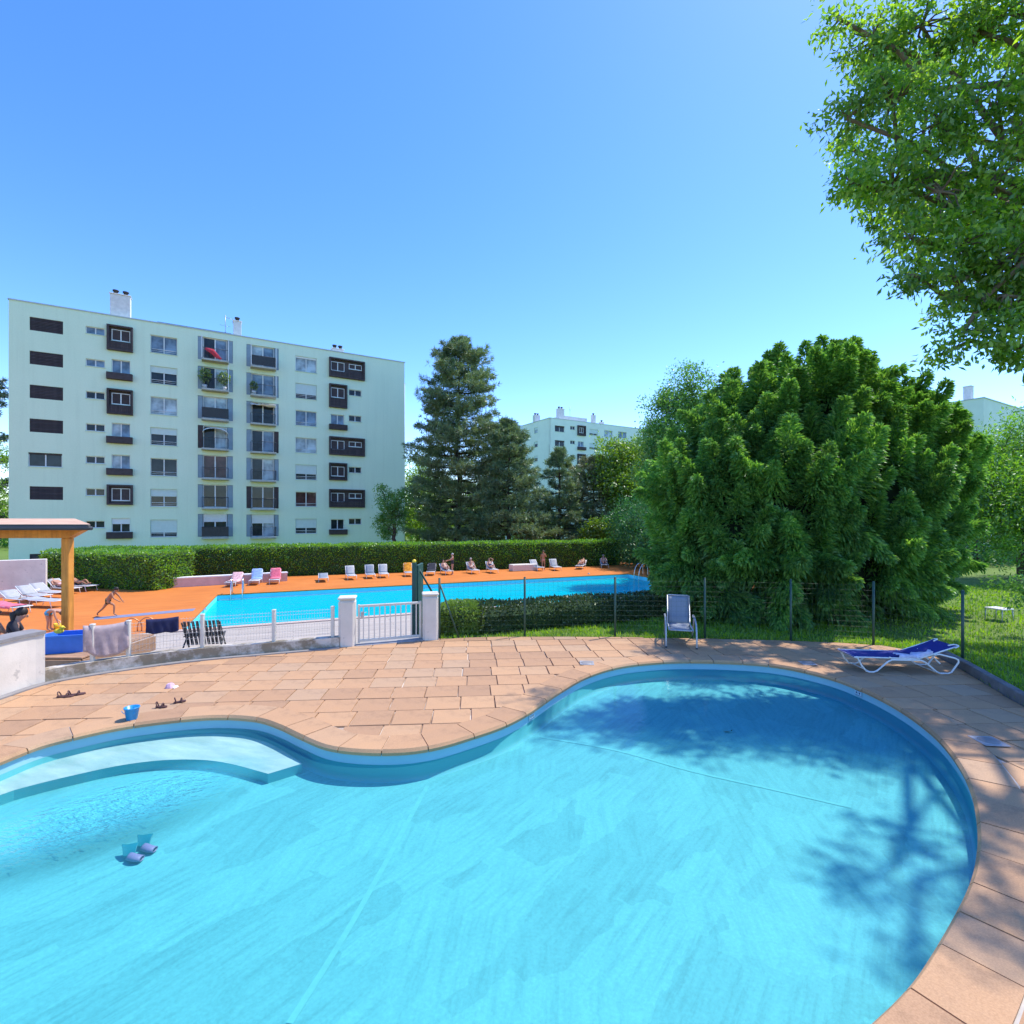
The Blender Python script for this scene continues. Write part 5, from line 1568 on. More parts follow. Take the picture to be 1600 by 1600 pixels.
# overhead ash-leaved maple reaching in from the right
MA = Vector((14.2, 11.4, 0))
mblobs = [B(1335, 235, 14.2, 34), B(1395, 330, 13.2, 42), B(1435, 410, 12.6, 32), B(1400, 150, 14.4, 46), B(1485, 320, 12.8, 48), B(1500, 460, 12.2, 34), B(1365, 290, 13.6, 34),
          B(1312, 30, 11.7, 28), B(1365, 60, 11.7, 54), B(1440, 40, 11.7, 62), B(1530, 50, 11.5, 62), B(1610, 30, 11.2, 71),
          B(1322, 185, 11.2, 37), B(1395, 165, 11.2, 58), B(1465, 190, 10.9, 60), B(1560, 170, 10.6, 62),
          B(1328, 285, 11.1, 31), B(1395, 285, 11.0, 50), B(1470, 300, 10.6, 58), B(1555, 290, 10.4, 56), B(1610, 340, 10.6, 56),
          B(1425, 372, 10.8, 41), B(1500, 385, 10.6, 50), B(1575, 405, 10.4, 52), B(1430, 431, 10.6, 28), B(1500, 441, 10.4, 33), B(1570, 461, 10.2, 41),
          B(1505, 521, 10.4, 31), B(1565, 526, 10.3, 37), B(1620, 536, 10.2, 45), B(1470, 554, 10.5, 10), B(1650, 446, 10.2, 56),
          B(1700, 200, 10.6, 71), B(1700, 350, 10.8, 71), B(1720, 60, 11.5, 75),
          (Vector((10.0, 8.7, 14.2)), (.34, .28, .25)), (Vector((10.5, 8.4, 14.4)), (.36, .3, .25)), (Vector((11.0, 8.9, 14.2)), (.45, .36, .3)), (Vector((10.6, 9.2, 14.0)), (.3, .26, .25)), (Vector((11.6, 8.5, 14.0)), (.4, .36, .3)), (Vector((9.8, 8.0, 14.3)), (.2, .2, .18)), (Vector((10.0, 7.5, 14.0)), (.25, .25, .22)), (Vector((12.2, 10.2, 13.0)), (.8, .7, .6)), (Vector((12.2, 8.0, 13.4)), (.6, .5, .4)), (Vector((11.3, 7.4, 13.6)), (.4, .35, .35)), (Vector((12.6, 9.2, 13.2)), (.45, .4, .35)),
          (Vector((14.0, 9.5, 12.0)), (1.8, 1.6, 1.6)), (Vector((14.2, 12.0, 9.5)), (2.0, 1.8, 1.8))]
broadleaf('maple_tree', 'big overhanging leafy tree filling the upper right corner', MA, MA + Vector((-1.4, -0.1, 9.5)), .30, mblobs, 980, 54, .16, MT['maple'], bark='bark_light', csig=.18, droop=.55, lw=.40, twigs=.55)
# low hanging sprig and pieces at the right edge over the lawn
broadleaf('young_tree', 'slender young branchy sapling at the right edge above the lawn', base_at(1640, 11.5, 0), base_at(1625, 11.5, 2.2), .03, [B(1590, 912, 11.5, 10), B(1597, 935, 11.5, 12), B(1555, 905, 11.6, 7), B(1615, 915, 11.5, 18)], 26, 16, .10, MT['mid_leaf'], csig=.10, droop=.4)

# ---- the huge yew: dense plumes of drooping sprays over a dark framework
YC = Vector((9.0, 15.6, 0))
yw = thing('yew_tree', 'huge dense dark green conifer with plume-like sprays beside the terrace', 'tree', YC)
mb = MB()
for k in range(11):
    a = 6.28 * k / 11
    limb(mb, (0.25 * math.cos(a), 0.25 * math.sin(a), -.2), (2.9 * math.cos(a), 2.2 * math.sin(a), random.uniform(2.4, 5.0)), .17, .03, -.03, 6, 7, .1)
limb(mb, (0, 0, -.2), (0, 0, 7.0), .26, .04, 0, 6, 8, .03)
mb.build('trunk', MT['bark'], yw)
# (px, py, Y, rx, ry, rz) lobes in metres
lobes = [((1262, 640), 15.4, 2.1, 1.9, 2.2), ((1180, 690), 15.0, 1.9, 1.8, 1.9), ((1350, 690), 15.6, 2.1, 2.0, 1.9), ((1110, 760), 14.6, 1.55, 1.6, 1.7), ((1230, 770), 14.2, 2.2, 2.0, 2.1), ((1350, 790), 14.6, 2.1, 2.0, 2.1), ((1425, 745), 15.8, 1.35, 1.8, 1.8), ((1428, 850), 15.4, 1.05, 1.5, 1.5), ((1130, 850), 14.0, 1.35, 1.4, 1.45), ((1220, 890), 13.6, 1.55, 1.4, 1.35), ((1330, 900), 13.7, 1.7, 1.4, 1.35), ((1392, 908), 14.4, 1.15, 1.3, 1.2), ((1270, 575), 15.6, 0.95, 1.0, 1.0), ((1060, 790), 14.6, 0.7, .9, 1.2), ((1165, 640), 15.0, .75, .8, .95), ((1395, 640), 15.9, .75, .8, .9), ((1210, 600), 15.2, .65, .7, .8), ((1320, 590), 15.7, .75, .8, .85), ((1468, 690), 16.0, .5, .7, .7), ((1050, 740), 14.8, .45, .7, .8), ((1075, 880), 14.2, .85, 1.0, .95), ((1100, 930), 13.6, .8, .9, .7)]
lob = []
for (p, Y, rx, ry, rz) in lobes:
    rx, ry, rz = rx * .86, ry * .9, rz * .86
    c_ = AT(1262 + (p[0] - 1266) * .92, 800 + (p[1] - 800) * (.80 if p[1] < 800 else .92), Y) - YC
    lob.append((np.array(c_), np.array([rx, ry, rz])))
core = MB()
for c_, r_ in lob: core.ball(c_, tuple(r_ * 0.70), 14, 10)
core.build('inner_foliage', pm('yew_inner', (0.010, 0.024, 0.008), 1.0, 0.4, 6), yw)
tipsC, tipsN = [], []
for li, (c_, r_) in enumerate(lob):
    n = int(17 * (r_[0] * r_[2] + r_[0] * r_[1] + r_[1] * r_[2]) / 1.0)
    dr = unit(RNG.normal(size=(n, 3)))
    P = c_ + dr * r_ * RNG.uniform(0.90, 1.06, n)[:, None]
    keep = np.ones(n, bool)
    for lj, (c2, r2) in enumerate(lob):
        if lj == li: continue
        keep &= (((P - c2) / (r2 * 0.92)) ** 2).sum(1) > 1
    keep &= P[:, 2] > 0.05
    tipsC.append(P[keep]); tipsN.append(unit(dr[keep] / r_))
TC = np.concatenate(tipsC); TN = np.concatenate(tipsN)
front = TN[:, 1] < 0.55
TC, TN = TC[front], TN[front]
Cs, As, Ls = [], [], []
for c_, n_ in zip(TC, TN):
    up = np.array([0, 0, 1.0])
    low = c_[2] < 1.6
    ax = n_ * (0.75 if not low else 1.0) + up * random.uniform(0.45, 1.0) * (1 if not low else .25) + RNG.normal(scale=.24, size=3)
    ax /= np.linalg.norm(ax)
    Lp = random.uniform(0.55, 1.75)
    m_ = int(330 * Lp)
    f = RNG.uniform(0, 1, m_) ** 0.85
    phi = RNG.uniform(0, 6.283, m_)
    s1 = np.cross(ax, [0.3, 0.1, 0.9]); s1 /= np.linalg.norm(s1); s2 = np.cross(ax, s1)
    rad = (s1[None] * np.cos(phi)[:, None] + s2[None] * np.sin(phi)[:, None])
    w = (0.30 * Lp) * (1 - f) ** 0.8 + 0.02
    st = c_ + ax * ((f - 0.35) * Lp)[:, None] + rad * (w * RNG.uniform(.15, .9, m_))[:, None]
    d_ = unit(rad * 0.9 + ax * (0.35 + 0.7 * f)[:, None] + n_ * 0.25 + np.array([0, 0, -0.20]) + RNG.normal(scale=.18, size=(m_, 3)))
    Cs.append(st); As.append(d_); Ls.append(np.full(m_, 0.13 + 0.06 * Lp) * (1.15 - .5 * f))
C = np.concatenate(Cs); A = np.concatenate(As); Ls = np.concatenate(Ls); n = len(C)
# each spray: two blades, the second bent downwards from the tip of the first
q1 = leaf_quads(C, A, Ls, 0.050)
A2 = unit(A + np.array([0, 0, -0.55]))
q2 = leaf_quads(C + A * Ls[:, None] * 0.55, A2, Ls * 0.75, 0.042)
np_quads('crown', np.concatenate([q1, q2]), MT['yew'], yw)
print('yew quads', 2 * n, 'plumes', len(TC))

# far wood closing the horizon
wood = []
for k in range(150):
    a = -0.95 + 1.9 * k / 149
    dist = random.uniform(120, 170)
    x, y = math.sin(a) * dist, math.cos(a) * dist
    hh = random.uniform(6, 10)
    m_ = 130
    dr = unit(RNG.normal(size=(m_, 3)))
    P = np.array([x, y, -2.6 + hh * .5]) + dr * np.array([4.5, 4.5, hh * .55]) * RNG.uniform(.5, 1, m_)[:, None]
    wood.append(leaf_quads(P, unit(dr + RNG.normal(scale=.6, size=(m_, 3))), 1.3, .9))
tag(np_quads('distant_wood', np.concatenate(wood), MT['mid_leaf']), 'distant mass of garden trees closing the horizon', 'woodland', kind='stuff')
# climbing plant sprig hanging pale on the hedge block
sp = thing('climbing_plant', 'pale glossy-leaved sprig growing out of the near hedge block', 'plant', G(170, 914, D) + Vector((0, -0.25, 0.55)))
C = RNG.normal(size=(34, 3)) * np.array([.5, .12, .22]); A = unit(RNG.normal(size=(34, 3)) + np.array([0, -.4, .1]))
np_quads('foliage', leaf_quads(C, A, .32, .12), leaf_mat('pale_glossy_leaves', (.25, .36, .2), (.42, .5, .36), trans=.3, gloss=.2), sp)
# ------------------------------------------------------------------ loungers
CACHE = {}
def cached(key, fn, mat):
    if key not in CACHE: CACHE[key] = fn().mesh(key[0], MT[mat])
    return CACHE[key]
def facing(dx, dy): return math.atan2(-dx, dy)
POOLWARD = facing(-PV.x, -PV.y)

def far_lounger(p, rz, ang, label, fabric='sling_white', frame='white_metal', group='loungers by the big pool', scale=.84):
    """local +Y is the foot end; back raised by ang degrees at the head end"""
    th = thing('sun_lounger', label, 'lounger', p, rz, group); th.scale = (scale,) * 3
    a = R(ang); hy = -0.25; bl = 0.72
    by, bz = hy - bl * math.cos(a), 0.34 + bl * math.sin(a)
    def fr():
        mb = MB()
        for sx in (-.32, .32):
            mb.tube([(sx, 0.95, .33), (sx, hy, .34), (sx, -0.55, .33)], .02, 6); mb.tube([(sx, hy, .34), (sx, by, bz)], .02, 6)
            mb.tube([(sx, -0.45, .33), (sx, (hy + by) / 2, (0.34 + bz) / 2)], .014, 5)
        mb.tube([(-.32, .95, .33), (.32, .95, .33)], .02, 6); mb.tube([(-.32, by, bz), (.32, by, bz)], .02, 6); mb.tube([(-.32, hy, .33), (.32, hy, .33)], .016, 6)
        return mb
    link('frame', cached(('frame', ang, frame), fr, frame), th)
    def seat():
        mb = MB(); mb.sheet([[(x, .93 - (0.93 - hy) * k / 6, .345 - .02 * math.sin(math.pi * k / 6)) for x in (-.30, -.1, .1, .30)] for k in range(7)], .012); return mb
    def back():
        mb = MB(); mb.sheet([[(x, hy - (hy - by) * k / 5, .35 + (bz - .34) * k / 5 - .02 * math.sin(math.pi * k / 5)) for x in (-.30, -.1, .1, .30)] for k in range(6)], .012); return mb
    link('seat_sling', cached(('seat_sling', ang, fabric), seat, fabric), th)
    link('back_sling', cached(('back_sling', ang, fabric), back, fabric), th)
    for sx in (-.32, .32):
        for y0, y1 in ((.72, .82), (-.42, -.56)):
            def lg(sx=sx, y0=y0, y1=y1):
                mb = MB(); mb.tube([(sx, y0, .33), (sx, y1, 0.0)], .018, 6); return mb
            link('leg', cached(('leg', sx, y0, frame), lg, frame), th)
    return th

def draped(label, p, rz, ang, mat, lo=-0.2, hi=1.0, name='towel', scale=.84):
    """beach towel lying along a lounger: lo..hi along its length (0 = foot end of the back)"""
    a = R(ang); hy = -0.25
    rows = []
    for k in range(15):
        f = lo + (hi - lo) * k / 14
        if f < 0: y, z = hy - f * 0.95, .37
        else: y, z = hy - f * .76 * math.cos(a), .37 + f * .76 * math.sin(a)
        rows.append([(x, y + .012 * math.sin(k * 1.7 + x * 9), z + .008 * math.sin(k * 2.1 + x * 14) - (0.10 if abs(x) > .33 else 0)) for x in (-.36, -.31, -.15, 0, .15, .31, .36)])
    mb = MB(); mb.sheet(rows, .012)
    o = mb.build(name, MT[mat], None, p); o.rotation_euler = (0, 0, rz); o.scale = (scale,) * 3
    tag(o, label, 'towel')
    return o

rowL = [
 (366, 915, 40, 'sling_white', 'white lounger with a rose towel, leftmost of the row by the low pink wall', ('rose_towel', 'crumpled rose and white towel on the leftmost lounger by the low pink wall'), -.25),
 (400, 912.5, 62, 'sling_white', 'upright white lounger hung with a pale blue towel', ('blue_towel', 'pale blue towel over an upright lounger back'), -.1),
 (430, 911, 62, 'sling_white', 'upright white lounger covered by a pink-red towel', ('pink_towel', 'pink-red towel over an upright lounger back'), -.1),
 (505, 908, 12, 'sling_grey', 'low grey lounger lying almost flat by itself in front of the long hedge', None, 0),
 (548, 904.5, 58, 'sling_white', 'pale upright lounger right of the flat grey one', None, 0),
 (578, 902.5, 58, 'sling_grey', 'grey upright lounger, left one of a close pair by the long hedge', None, 0),
 (599, 901.5, 58, 'sling_white', 'pale upright lounger, right one of a close pair by the long hedge', None, 0),
 (638, 899.5, 58, 'sling_white', 'lounger draped in a vivid orange and yellow towel', ('orange_towel', 'vivid orange and yellow towel over a lounger back'), -.1),
 (674, 898, 45, 'sling_white', 'white lounger with dark clothes heaped on it', ('dark_cloth', 'dark clothes heaped on a white lounger'), -.3),
 (697, 897, 40, 'sling_white', 'lounger with a sunbather beside the standing woman in black', None, .05),
 (738, 895.5, 50, 'sling_white', 'white lounger with a seated sunbather in front of a bright twig of the hedge', None, 0),
 (768, 894.5, 50, 'sling_white', 'white lounger with a sunbather, last before the white masonry block', None, 0),
 (838, 891, 50, 'sling_white', 'white upright lounger at the right end of the masonry block', None, .1),
 (867, 890.5, 55, 'sling_white', 'white upright lounger just right of the bikini woman', None, -.1),
 (908, 888.5, 32, 'sling_white', 'white lounger with a reclining sunbather near the far pool corner', None, -.75),
 (944, 886.5, 35, 'sling_grey', 'grey lounger in tree shade at the far pool corner', None, -.5)]
spots = []
for px, py, ang, fab, lab, tw, da in rowL:
    p = G(px, py, D)
    rz = POOLWARD + da + random.uniform(-.06, .06)
    far_lounger(p, rz, ang, lab, fab)
    if tw: draped(tw[1], p, rz, ang, tw[0], -.75 if 'rose' in tw[0] or 'pink' in tw[0] or 'dark' in tw[0] else -.2, .98)
    spots.append((p, rz, ang))
leftL = [(28, 945, 28, 'sling_white', 'white lounger nearest the left edge with a tan bag'), (52, 939, 35, 'sling_white', 'white lounger second from the left edge under the shelter roof'), (74, 934, 35, 'sling_white', 'white lounger in the left group just left of the timber post'), (99, 927, 38, 'sling_white', 'pale lounger half hidden behind the timber post'), (126, 923, 25, 'sling_white', 'lounger with a sunbather with raised knees by the near hedge'), (14, 958, 8, 'sling_white', 'flat white lounger with a red towel at the left edge'), (70, 948, 6, 'sling_white', 'flat low white lounger in front of the left group')]
LDIR = facing(0.95, -0.25)
for px, py, ang, fab, lab in leftL:
    p = G(px, py, D)
    far_lounger(p, LDIR + random.uniform(-.08, .08), ang, lab, fab, group='loungers left of the big pool', scale=.92)
draped('red towel on the flat lounger at the left edge', G(14, 958, D), LDIR, 8, 'pink_towel', -.9, .9, scale=.92)
mb = MB(); mb.box((0, 0, .18), (.5, .24, .36), bev=.06); bag = thing('beach_bag', 'tan beach bag standing among the left loungers', 'bag', G(22, 948, D) + Vector((0.2, 0.3, 0)), .3)
mb.build('body', pm('tan_canvas', (.38, .22, .12), .9, .2, 8), bag)
mb = MB(); mb.tube([(-.12, -.13, .34), (-.1, -.13, .5), (.1, -.13, .5), (.12, -.13, .34)], .012, 5); mb.build('handle', MT['brown_leather'], bag)
st = thing('side_table', 'low white table in front of the low pink wall', 'table', G(272, 917, D), PANG)
mb = MB(); mb.box((0, 0, .45), (.9, .5, .04), bev=.01); mb.build('table_top', MT['white_metal'], st)
for sx in (-.4, .4):
    for sy in (-.2, .2):
        mb = MB(); mb.tube([(sx, sy, 0), (sx, sy, .43)], .018, 6); mb.build('leg', MT['white_metal'], st)

# --- grey sling lounger on the terrace
p = G(1064, 1010, 0)
gl2 = thing('sling_lounger', 'grey fabric lounger with raised back facing the paddling pool', 'lounger', (p.x + 0.10, p.y + 0.38, 0), R(-15)); gl2.scale = (.9, .9, .9)
w = 0.235
mb = MB()
mb.sheet([[(x, -0.52 + 0.95 * k / 7, 0.36 - 0.05 * math.sin(math.pi * k / 7) + .03 * (1 - k / 7)) for x in np.linspace(-w, w, 6)] for k in range(8)], .008); mb.build('seat_sling', MT['sling_grey'], gl2)
mb = MB()
mb.sheet([[(x, 0.43 + 0.30 * k / 7, 0.35 + 0.62 * k / 7 - .015 * math.sin(math.pi * k / 7)) for x in np.linspace(-w, w, 6)] for k in range(8)], .008); mb.build('back_sling', MT['sling_grey'], gl2)
for sx in (-1, 1):
    x = sx * (w + .02)
    mb = MB(); mb.tube([(x, -0.55, .385), (x, 0.43, .35), (x, 0.74, .98)], .017, 8); mb.build('side_rail', MT['grey_metal'], gl2)
    xa = sx * .325
    arm = catmull([(xa, -0.62, 0.0), (xa, -0.60, 0.22), (xa, -0.46, 0.50), (xa, -0.1, 0.56), (xa, 0.35, 0.54), (xa, .52, .50)], 5, False)
    mb = MB(); mb.tube(arm, .019, 8); mb.build('arm', MT['grey_metal'], gl2)
    mb = MB(); mb.tube(catmull([(xa, .10, .55), (xa, .35, .3), (xa, .62, 0.0)], 5, False), .018, 8); mb.build('leg', MT['grey_metal'], gl2)
    mb = MB(); mb.lathe([(0, 0), (.026, 0), (.026, .03), (0, .03)], 8, (xa, -0.62, 0)); mb.build('foot_cap', MT['charcoal'], gl2)
    mb = MB(); mb.box((xa, .1, .575), (.045, .55, .02), bev=.008); mb.build('arm_rest', MT['grey_metal'], gl2)
mb = MB(); mb.tube([(-w, .745, .985), (w, .745, .985)], .017, 8); mb.build('head_rail', MT['grey_metal'], gl2)
mb = MB(); mb.tube([(-w, -.56, .385), (w, -.56, .385)], .017, 8); mb.build('foot_rail', MT['grey_metal'], gl2)
mb = MB(); mb.tube([(-.325, .40, .28), (.325, .40, .28)], .014, 8); mb.build('cross_bar', MT['grey_metal'], gl2)

# --- navy sunbed with white tube frame
bl_ = thing('sunbed', 'navy blue fabric sunbed on a white tube frame in the shade at right', 'lounger', (6.62, 8.84, 0), R(-4)); bl_.scale = (.86, .86, .86)
def cz(pts): return catmull(pts, 3, False)
for sy in (-.30, .30):
    prof = [(-0.95, .30), (-0.90, .285), (-0.82, .13), (-0.735, .03), (-0.68, .016), (-0.60, .016), (-0.54, .04), (-0.34, .22), (-0.26, .262), (0.28, .262), (0.36, .225), (0.56, .05), (0.63, .016), (0.78, .016), (0.84, .04), (0.97, .235), (0.965, .28), (0.90, .315), (0.62, .385), (0.52, .37)]
    mb = MB(); mb.tube([(x, sy, z) for x, z in prof], .0165, 8); mb.build('leg_frame', MT['white_metal'], bl_)
    mb = MB(); mb.tube([(-0.95, sy * .96, .30), (.25, sy * .96, .29)], .014, 8); mb.tube([(.25, sy * .96, .29), (.92, sy * .96, .53)], .014, 8); mb.build('side_rail', MT['white_metal'], bl_)
    for x in (-.92, -.3, .22):
        mb = MB(); mb.ball((x, sy * 1.02, .305), (.022, .022, .018), 8, 5); mb.build('rivet', MT['white_metal'], bl_)
    mb = MB(); mb.tube(catmull([(.86, sy * .62, .53), (.95, sy * .75, .56), (.97, sy, .55), (.90, sy * 1.03, .515)], 4, False), .015, 7); mb.build('head_handle', MT['white_metal'], bl_)
    mb = MB(); mb.tube([(.52, sy * .5, .38), (.74, sy * .5, .17)], .011, 6); mb.box((.70, sy * .5, .2), (.10, .025, .025), M=Matrix.Rotation(R(44), 4, 'Y')); mb.build('prop_bar', MT['white_metal'], bl_)
for x, z in ((-.95, .30), (.62, .016), (-.66, .016)):
    mb = MB(); mb.tube([(x, -.30, z), (x, .30, z)], .013, 7); mb.build('cross_bar', MT['white_metal'], bl_)
mb = MB()
mb.sheet([[(-0.97 + 1.22 * k / 10, y, .312 - .035 * math.sin(math.pi * k / 10) * (1 - (y / .3) ** 2 * .6)) for y in np.linspace(.29, -.29, 7)] for k in range(11)], .01); mb.build('seat_sling', MT['sling_blue'], bl_)
mb = MB()
mb.sheet([[(0.25 + .68 * k / 8, y, .305 + .245 * k / 8 - .03 * math.sin(math.pi * k / 8) * (1 - (y / .3) ** 2 * .6)) for y in np.linspace(.29, -.29, 7)] for k in range(9)], .01); mb.build('back_sling', MT['sling_blue'], bl_)
mb = MB()
rows = []
for k in range(12):
    x = -.12 + .62 * k / 11
    rows.append([(x + .03 * math.sin(j * 2.1), -.285 + (.13 + .08 * math.sin(k * 1.1)) * j / 5, .335 + max(0, x - .25) * .36 + .018 * abs(math.sin(k * 1.9 + j * 1.3)) + (-.05 if j == 0 else 0)) for j in range(6)])
mb.sheet(rows, .01); o = mb.build('towel', MT['lilac_cloth'], None, bl_.location); o.rotation_euler = bl_.rotation_euler; o.scale = bl_.scale
tag(o, 'crumpled pale lilac cloth lying on the navy sunbed', 'towel')

# ------------------------------------------------------------------ people
STAND = dict(pel=(0, 0, .93), bel=(0, .01, 1.08), che=(0, 0, 1.29), nec=(0, 0, 1.46), hdb=(0, .025, 1.53), hdt=(0, .03, 1.64),
             sL=(-.16, 0, 1.39), eL=(-.22, -.02, 1.12), wL=(-.24, .05, .88), hL=(-.24, .08, .78), sR=(.16, 0, 1.39), eR=(.22, -.02, 1.12), wR=(.24, .05, .88), hR=(.24, .08, .78),
             pL=(-.09, 0, .88), kL=(-.10, .03, .50), aL=(-.10, -.02, .09), tL=(-.11, .14, .03), pR=(.09, 0, .88), kR=(.10, .03, .50), aR=(.10, -.02, .09), tR=(.11, .14, .03))
RADII = dict(pel=.135, bel=.118, che=.135, nec=.05, hdb=.082, hdt=.088, sL=.058, eL=.04, wL=.027, hL=.03, sR=.058, eR=.04, wR=.027, hR=.03, pL=.088, kL=.054, aL=.036, tL=.032, pR=.088, kR=.054, aR=.036, tR=.032)
EDGES = [('pel', 'bel'), ('bel', 'che'), ('che', 'nec'), ('nec', 'hdb'), ('hdb', 'hdt')] + [e for s_ in 'LR' for e in (('che', 's' + s_), ('s' + s_, 'e' + s_), ('e' + s_, 'w' + s_), ('w' + s_, 'h' + s_), ('pel', 'p' + s_), ('p' + s_, 'k' + s_), ('k' + s_, 'a' + s_), ('a' + s_, 't' + s_))]
def skin_mesh(name, J, edges, mult, mat, parent, rad=RADII):
    ks = []
    for a, b2 in edges:
        for k in (a, b2):
            if k not in ks: ks.append(k)
    me = bpy.data.meshes.new(name)
    me.from_pydata([J[k] for k in ks], [(ks.index(a), ks.index(b2)) for a, b2 in edges], [])
    o = link(name, me, parent)
    m_ = o.modifiers.new('skin', 'SKIN'); m_.use_smooth_shade = True
    sv = me.skin_vertices[0].data if me.skin_vertices else None
    if sv is None:
        bm = bmesh.new(); bm.from_mesh(me); bm.verts.layers.skin.verify(); bm.to_mesh(me); bm.free(); sv = me.skin_vertices[0].data
    for i, k in enumerate(ks):
        r_ = rad.get(k, .06) * mult
        sv[i].radius = (r_, r_ * .8 if k in ('pel', 'bel', 'che') else r_)
        sv[i].use_root = (i == 0)
    s2 = o.modifiers.new('sub', 'SUBSURF'); s2.levels = 1; s2.render_levels = 1
    me.materials.append(mat)
    return o
def person(label, p, rz, scale, over, wear, hair='hair_dark', skin='skin_tan', long_hair=False):
    J = dict(STAND); J.update(over)
    for k in list(J):
        J[k] = Vector(J[k])
    th = thing('person', label, 'person', p, rz); th.scale = (scale,) * 3
    J['nose'] = J['hdb'].lerp(J['hdt'], .3) + Vector(over.get('face', (0, 1, 0))).normalized() * .10
    skin_mesh('body', J, EDGES, 1.0, MT[skin], th)
    ax = (J['hdt'] - J['hdb']).normalized(); fc = Vector(over.get('face', (0, 1, 0))).normalized()
    c_ = J['hdb'].lerp(J['hdt'], .55)
    mb = MB()
    M = ax.to_track_quat('Z', 'Y').to_matrix()
    mb.ball(c_ - fc * .030 + ax * .022, (.092, .096, .10), 12, 8, M)
    if long_hair:
        mb.tube([c_ - fc * .05 + ax * .05, c_ - fc * .115 - ax * .06, c_ - fc * .12 - Vector((0, 0, .22)), c_ - fc * .10 - Vector((0, 0, .36))], [.05, .062, .055, .02], 8)
    mb.build('hair', MT[hair], th)
    sdv = ax.cross(fc).normalized()
    for s_ in (-1, 1):
        mb = MB(); mb.ball(J['hdb'].lerp(J['hdt'], .45) + fc * .083 + sdv * .032 * s_, (.011, .011, .011), 6, 5); mb.build('eye', MT['hair_dark'], th)
    mb = MB(); e_ = J['hdb'].lerp(J['hdt'], .22); mb.tube([e_ + fc * .075, e_ + fc * .094, e_ + fc * .085 + ax * .05], [.018, .017, .009], 6); mb.build('nose', MT[skin], th)
    for s_ in 'LR':
        w_, h_ = J['w' + s_], J['h' + s_]
        d_ = (h_ - w_).normalized(); side = d_.cross(Vector((0, 0, 1)) if abs(d_.z) < .9 else Vector((0, 1, 0))).normalized()
        mb = MB()
        for k in range(4):
            o_ = side * (-.024 + .016 * k)
            L_ = (.075, .085, .08, .062)[k]
            b0 = h_ + o_ * .8; mb.tube([b0, b0 + d_ * L_ * .5 + o_ * .3, b0 + d_ * L_ * .9 + o_ * .35 - d_.cross(side) * .02], [.010, .009, .006], 5)
        mb.tube([w_ + d_ * .04 - side * .02, w_ + d_ * .07 - side * .05, w_ + d_ * .11 - side * .062], [.012, .010, .007], 5)
        mb.build('fingers', MT[skin], th)
    for nm, edges, mult, mt in wear:
        JJ = dict(J)
        for s_ in 'LR':
            JJ['m' + s_] = J['p' + s_].lerp(J['k' + s_], .45); JJ['n' + s_] = J['p' + s_].lerp(J['k' + s_], .15); JJ['q' + s_] = J['s' + s_].lerp(J['e' + s_], .5)
        JJ['mid'] = J['pel'].lerp(J['bel'], .5)
        rad = dict(RADII); rad.update(mL=.072, mR=.072, nL=.084, nR=.084, mid=.125, qL=.05, qR=.05)
        skin_mesh(nm, JJ, edges, mult, MT[mt], th, rad)
    return th
TRUNKS = [('pel', 'mid')] + [e for s_ in 'LR' for e in (('pel', 'p' + s_), ('p' + s_, 'm' + s_))]
BRIEF = [('pel', 'mid')] + [e for s_ in 'LR' for e in (('pel', 'p' + s_), ('p' + s_, 'n' + s_))]
SUIT = [('pel', 'bel'), ('bel', 'che')] + [e for s_ in 'LR' for e in (('pel', 'p' + s_), ('p' + s_, 'n' + s_))]
TOP = [('bel', 'che'), ('che', 'sL'), ('che', 'sR'), ('sL', 'qL'), ('sR', 'qR')]
BRA = [('bel2', 'che2')]

# running boy, lunging to the right
person('boy in dark swim trunks lunging across the orange deck', G(168, 963, D), facing(1, 0.1), 0.80, dict(
    pel=(0, 0, .80), bel=(0, .09, .93), che=(0, .24, 1.09), nec=(0, .34, 1.22), hdb=(0, .41, 1.28), hdt=(0, .46, 1.38),
    sL=(-.15, .27, 1.17), eL=(-.20, .42, .97), wL=(-.18, .55, .78), hL=(-.17, .61, .70), sR=(.15, .27, 1.17), eR=(.19, .40, .92), wR=(.17, .58, .80), hR=(.16, .66, .75),
    pL=(-.09, -.02, .75), kL=(-.11, -.26, .40), aL=(-.11, -.56, .12), tL=(-.11, -.50, .03), pR=(.09, .03, .75), kR=(.10, .38, .58), aR=(.10, .36, .14), tR=(.10, .52, .06), face=(0, .9, -.35)),
    [('swim_trunks', TRUNKS, 1.14, 'olive_cloth')], 'hair_dark', 'skin_tan')
# bending child
person('child in teal shorts bending over on the orange deck', G(78, 985, D), facing(1, -.05), 0.80, dict(
    pel=(0, -.08, .80), bel=(0, .08, .88), che=(0, .30, .88), nec=(0, .44, .82), hdb=(0, .50, .78), hdt=(0, .60, .72),
    sL=(-.15, .34, .86), eL=(-.17, .40, .62), wL=(-.14, .46, .40), hL=(-.12, .48, .31), sR=(.15, .34, .86), eR=(.17, .42, .62), wR=(.13, .48, .40), hR=(.11, .50, .31),
    pL=(-.09, -.08, .76), kL=(-.10, -.04, .42), aL=(-.10, -.08, .08), tL=(-.10, .08, .03), pR=(.09, -.06, .76), kR=(.10, .02, .42), aR=(.10, -.02, .08), tR=(.10, .14, .03), face=(0, .5, -.8)),
    [('shorts', TRUNKS, 1.17, 'teal_cloth')], 'hair_brown', 'skin')
yb = thing('toy_bucket', 'little yellow toy bucket on the orange deck by the bending child', 'toy', G(90, 983, D))
mb = MB(); mb.lathe([(0, 0), (.09, 0), (.12, .2), (.105, .2), (.08, .02), (0, .02)], 10); mb.build('pail', MT['yellow'], yb)
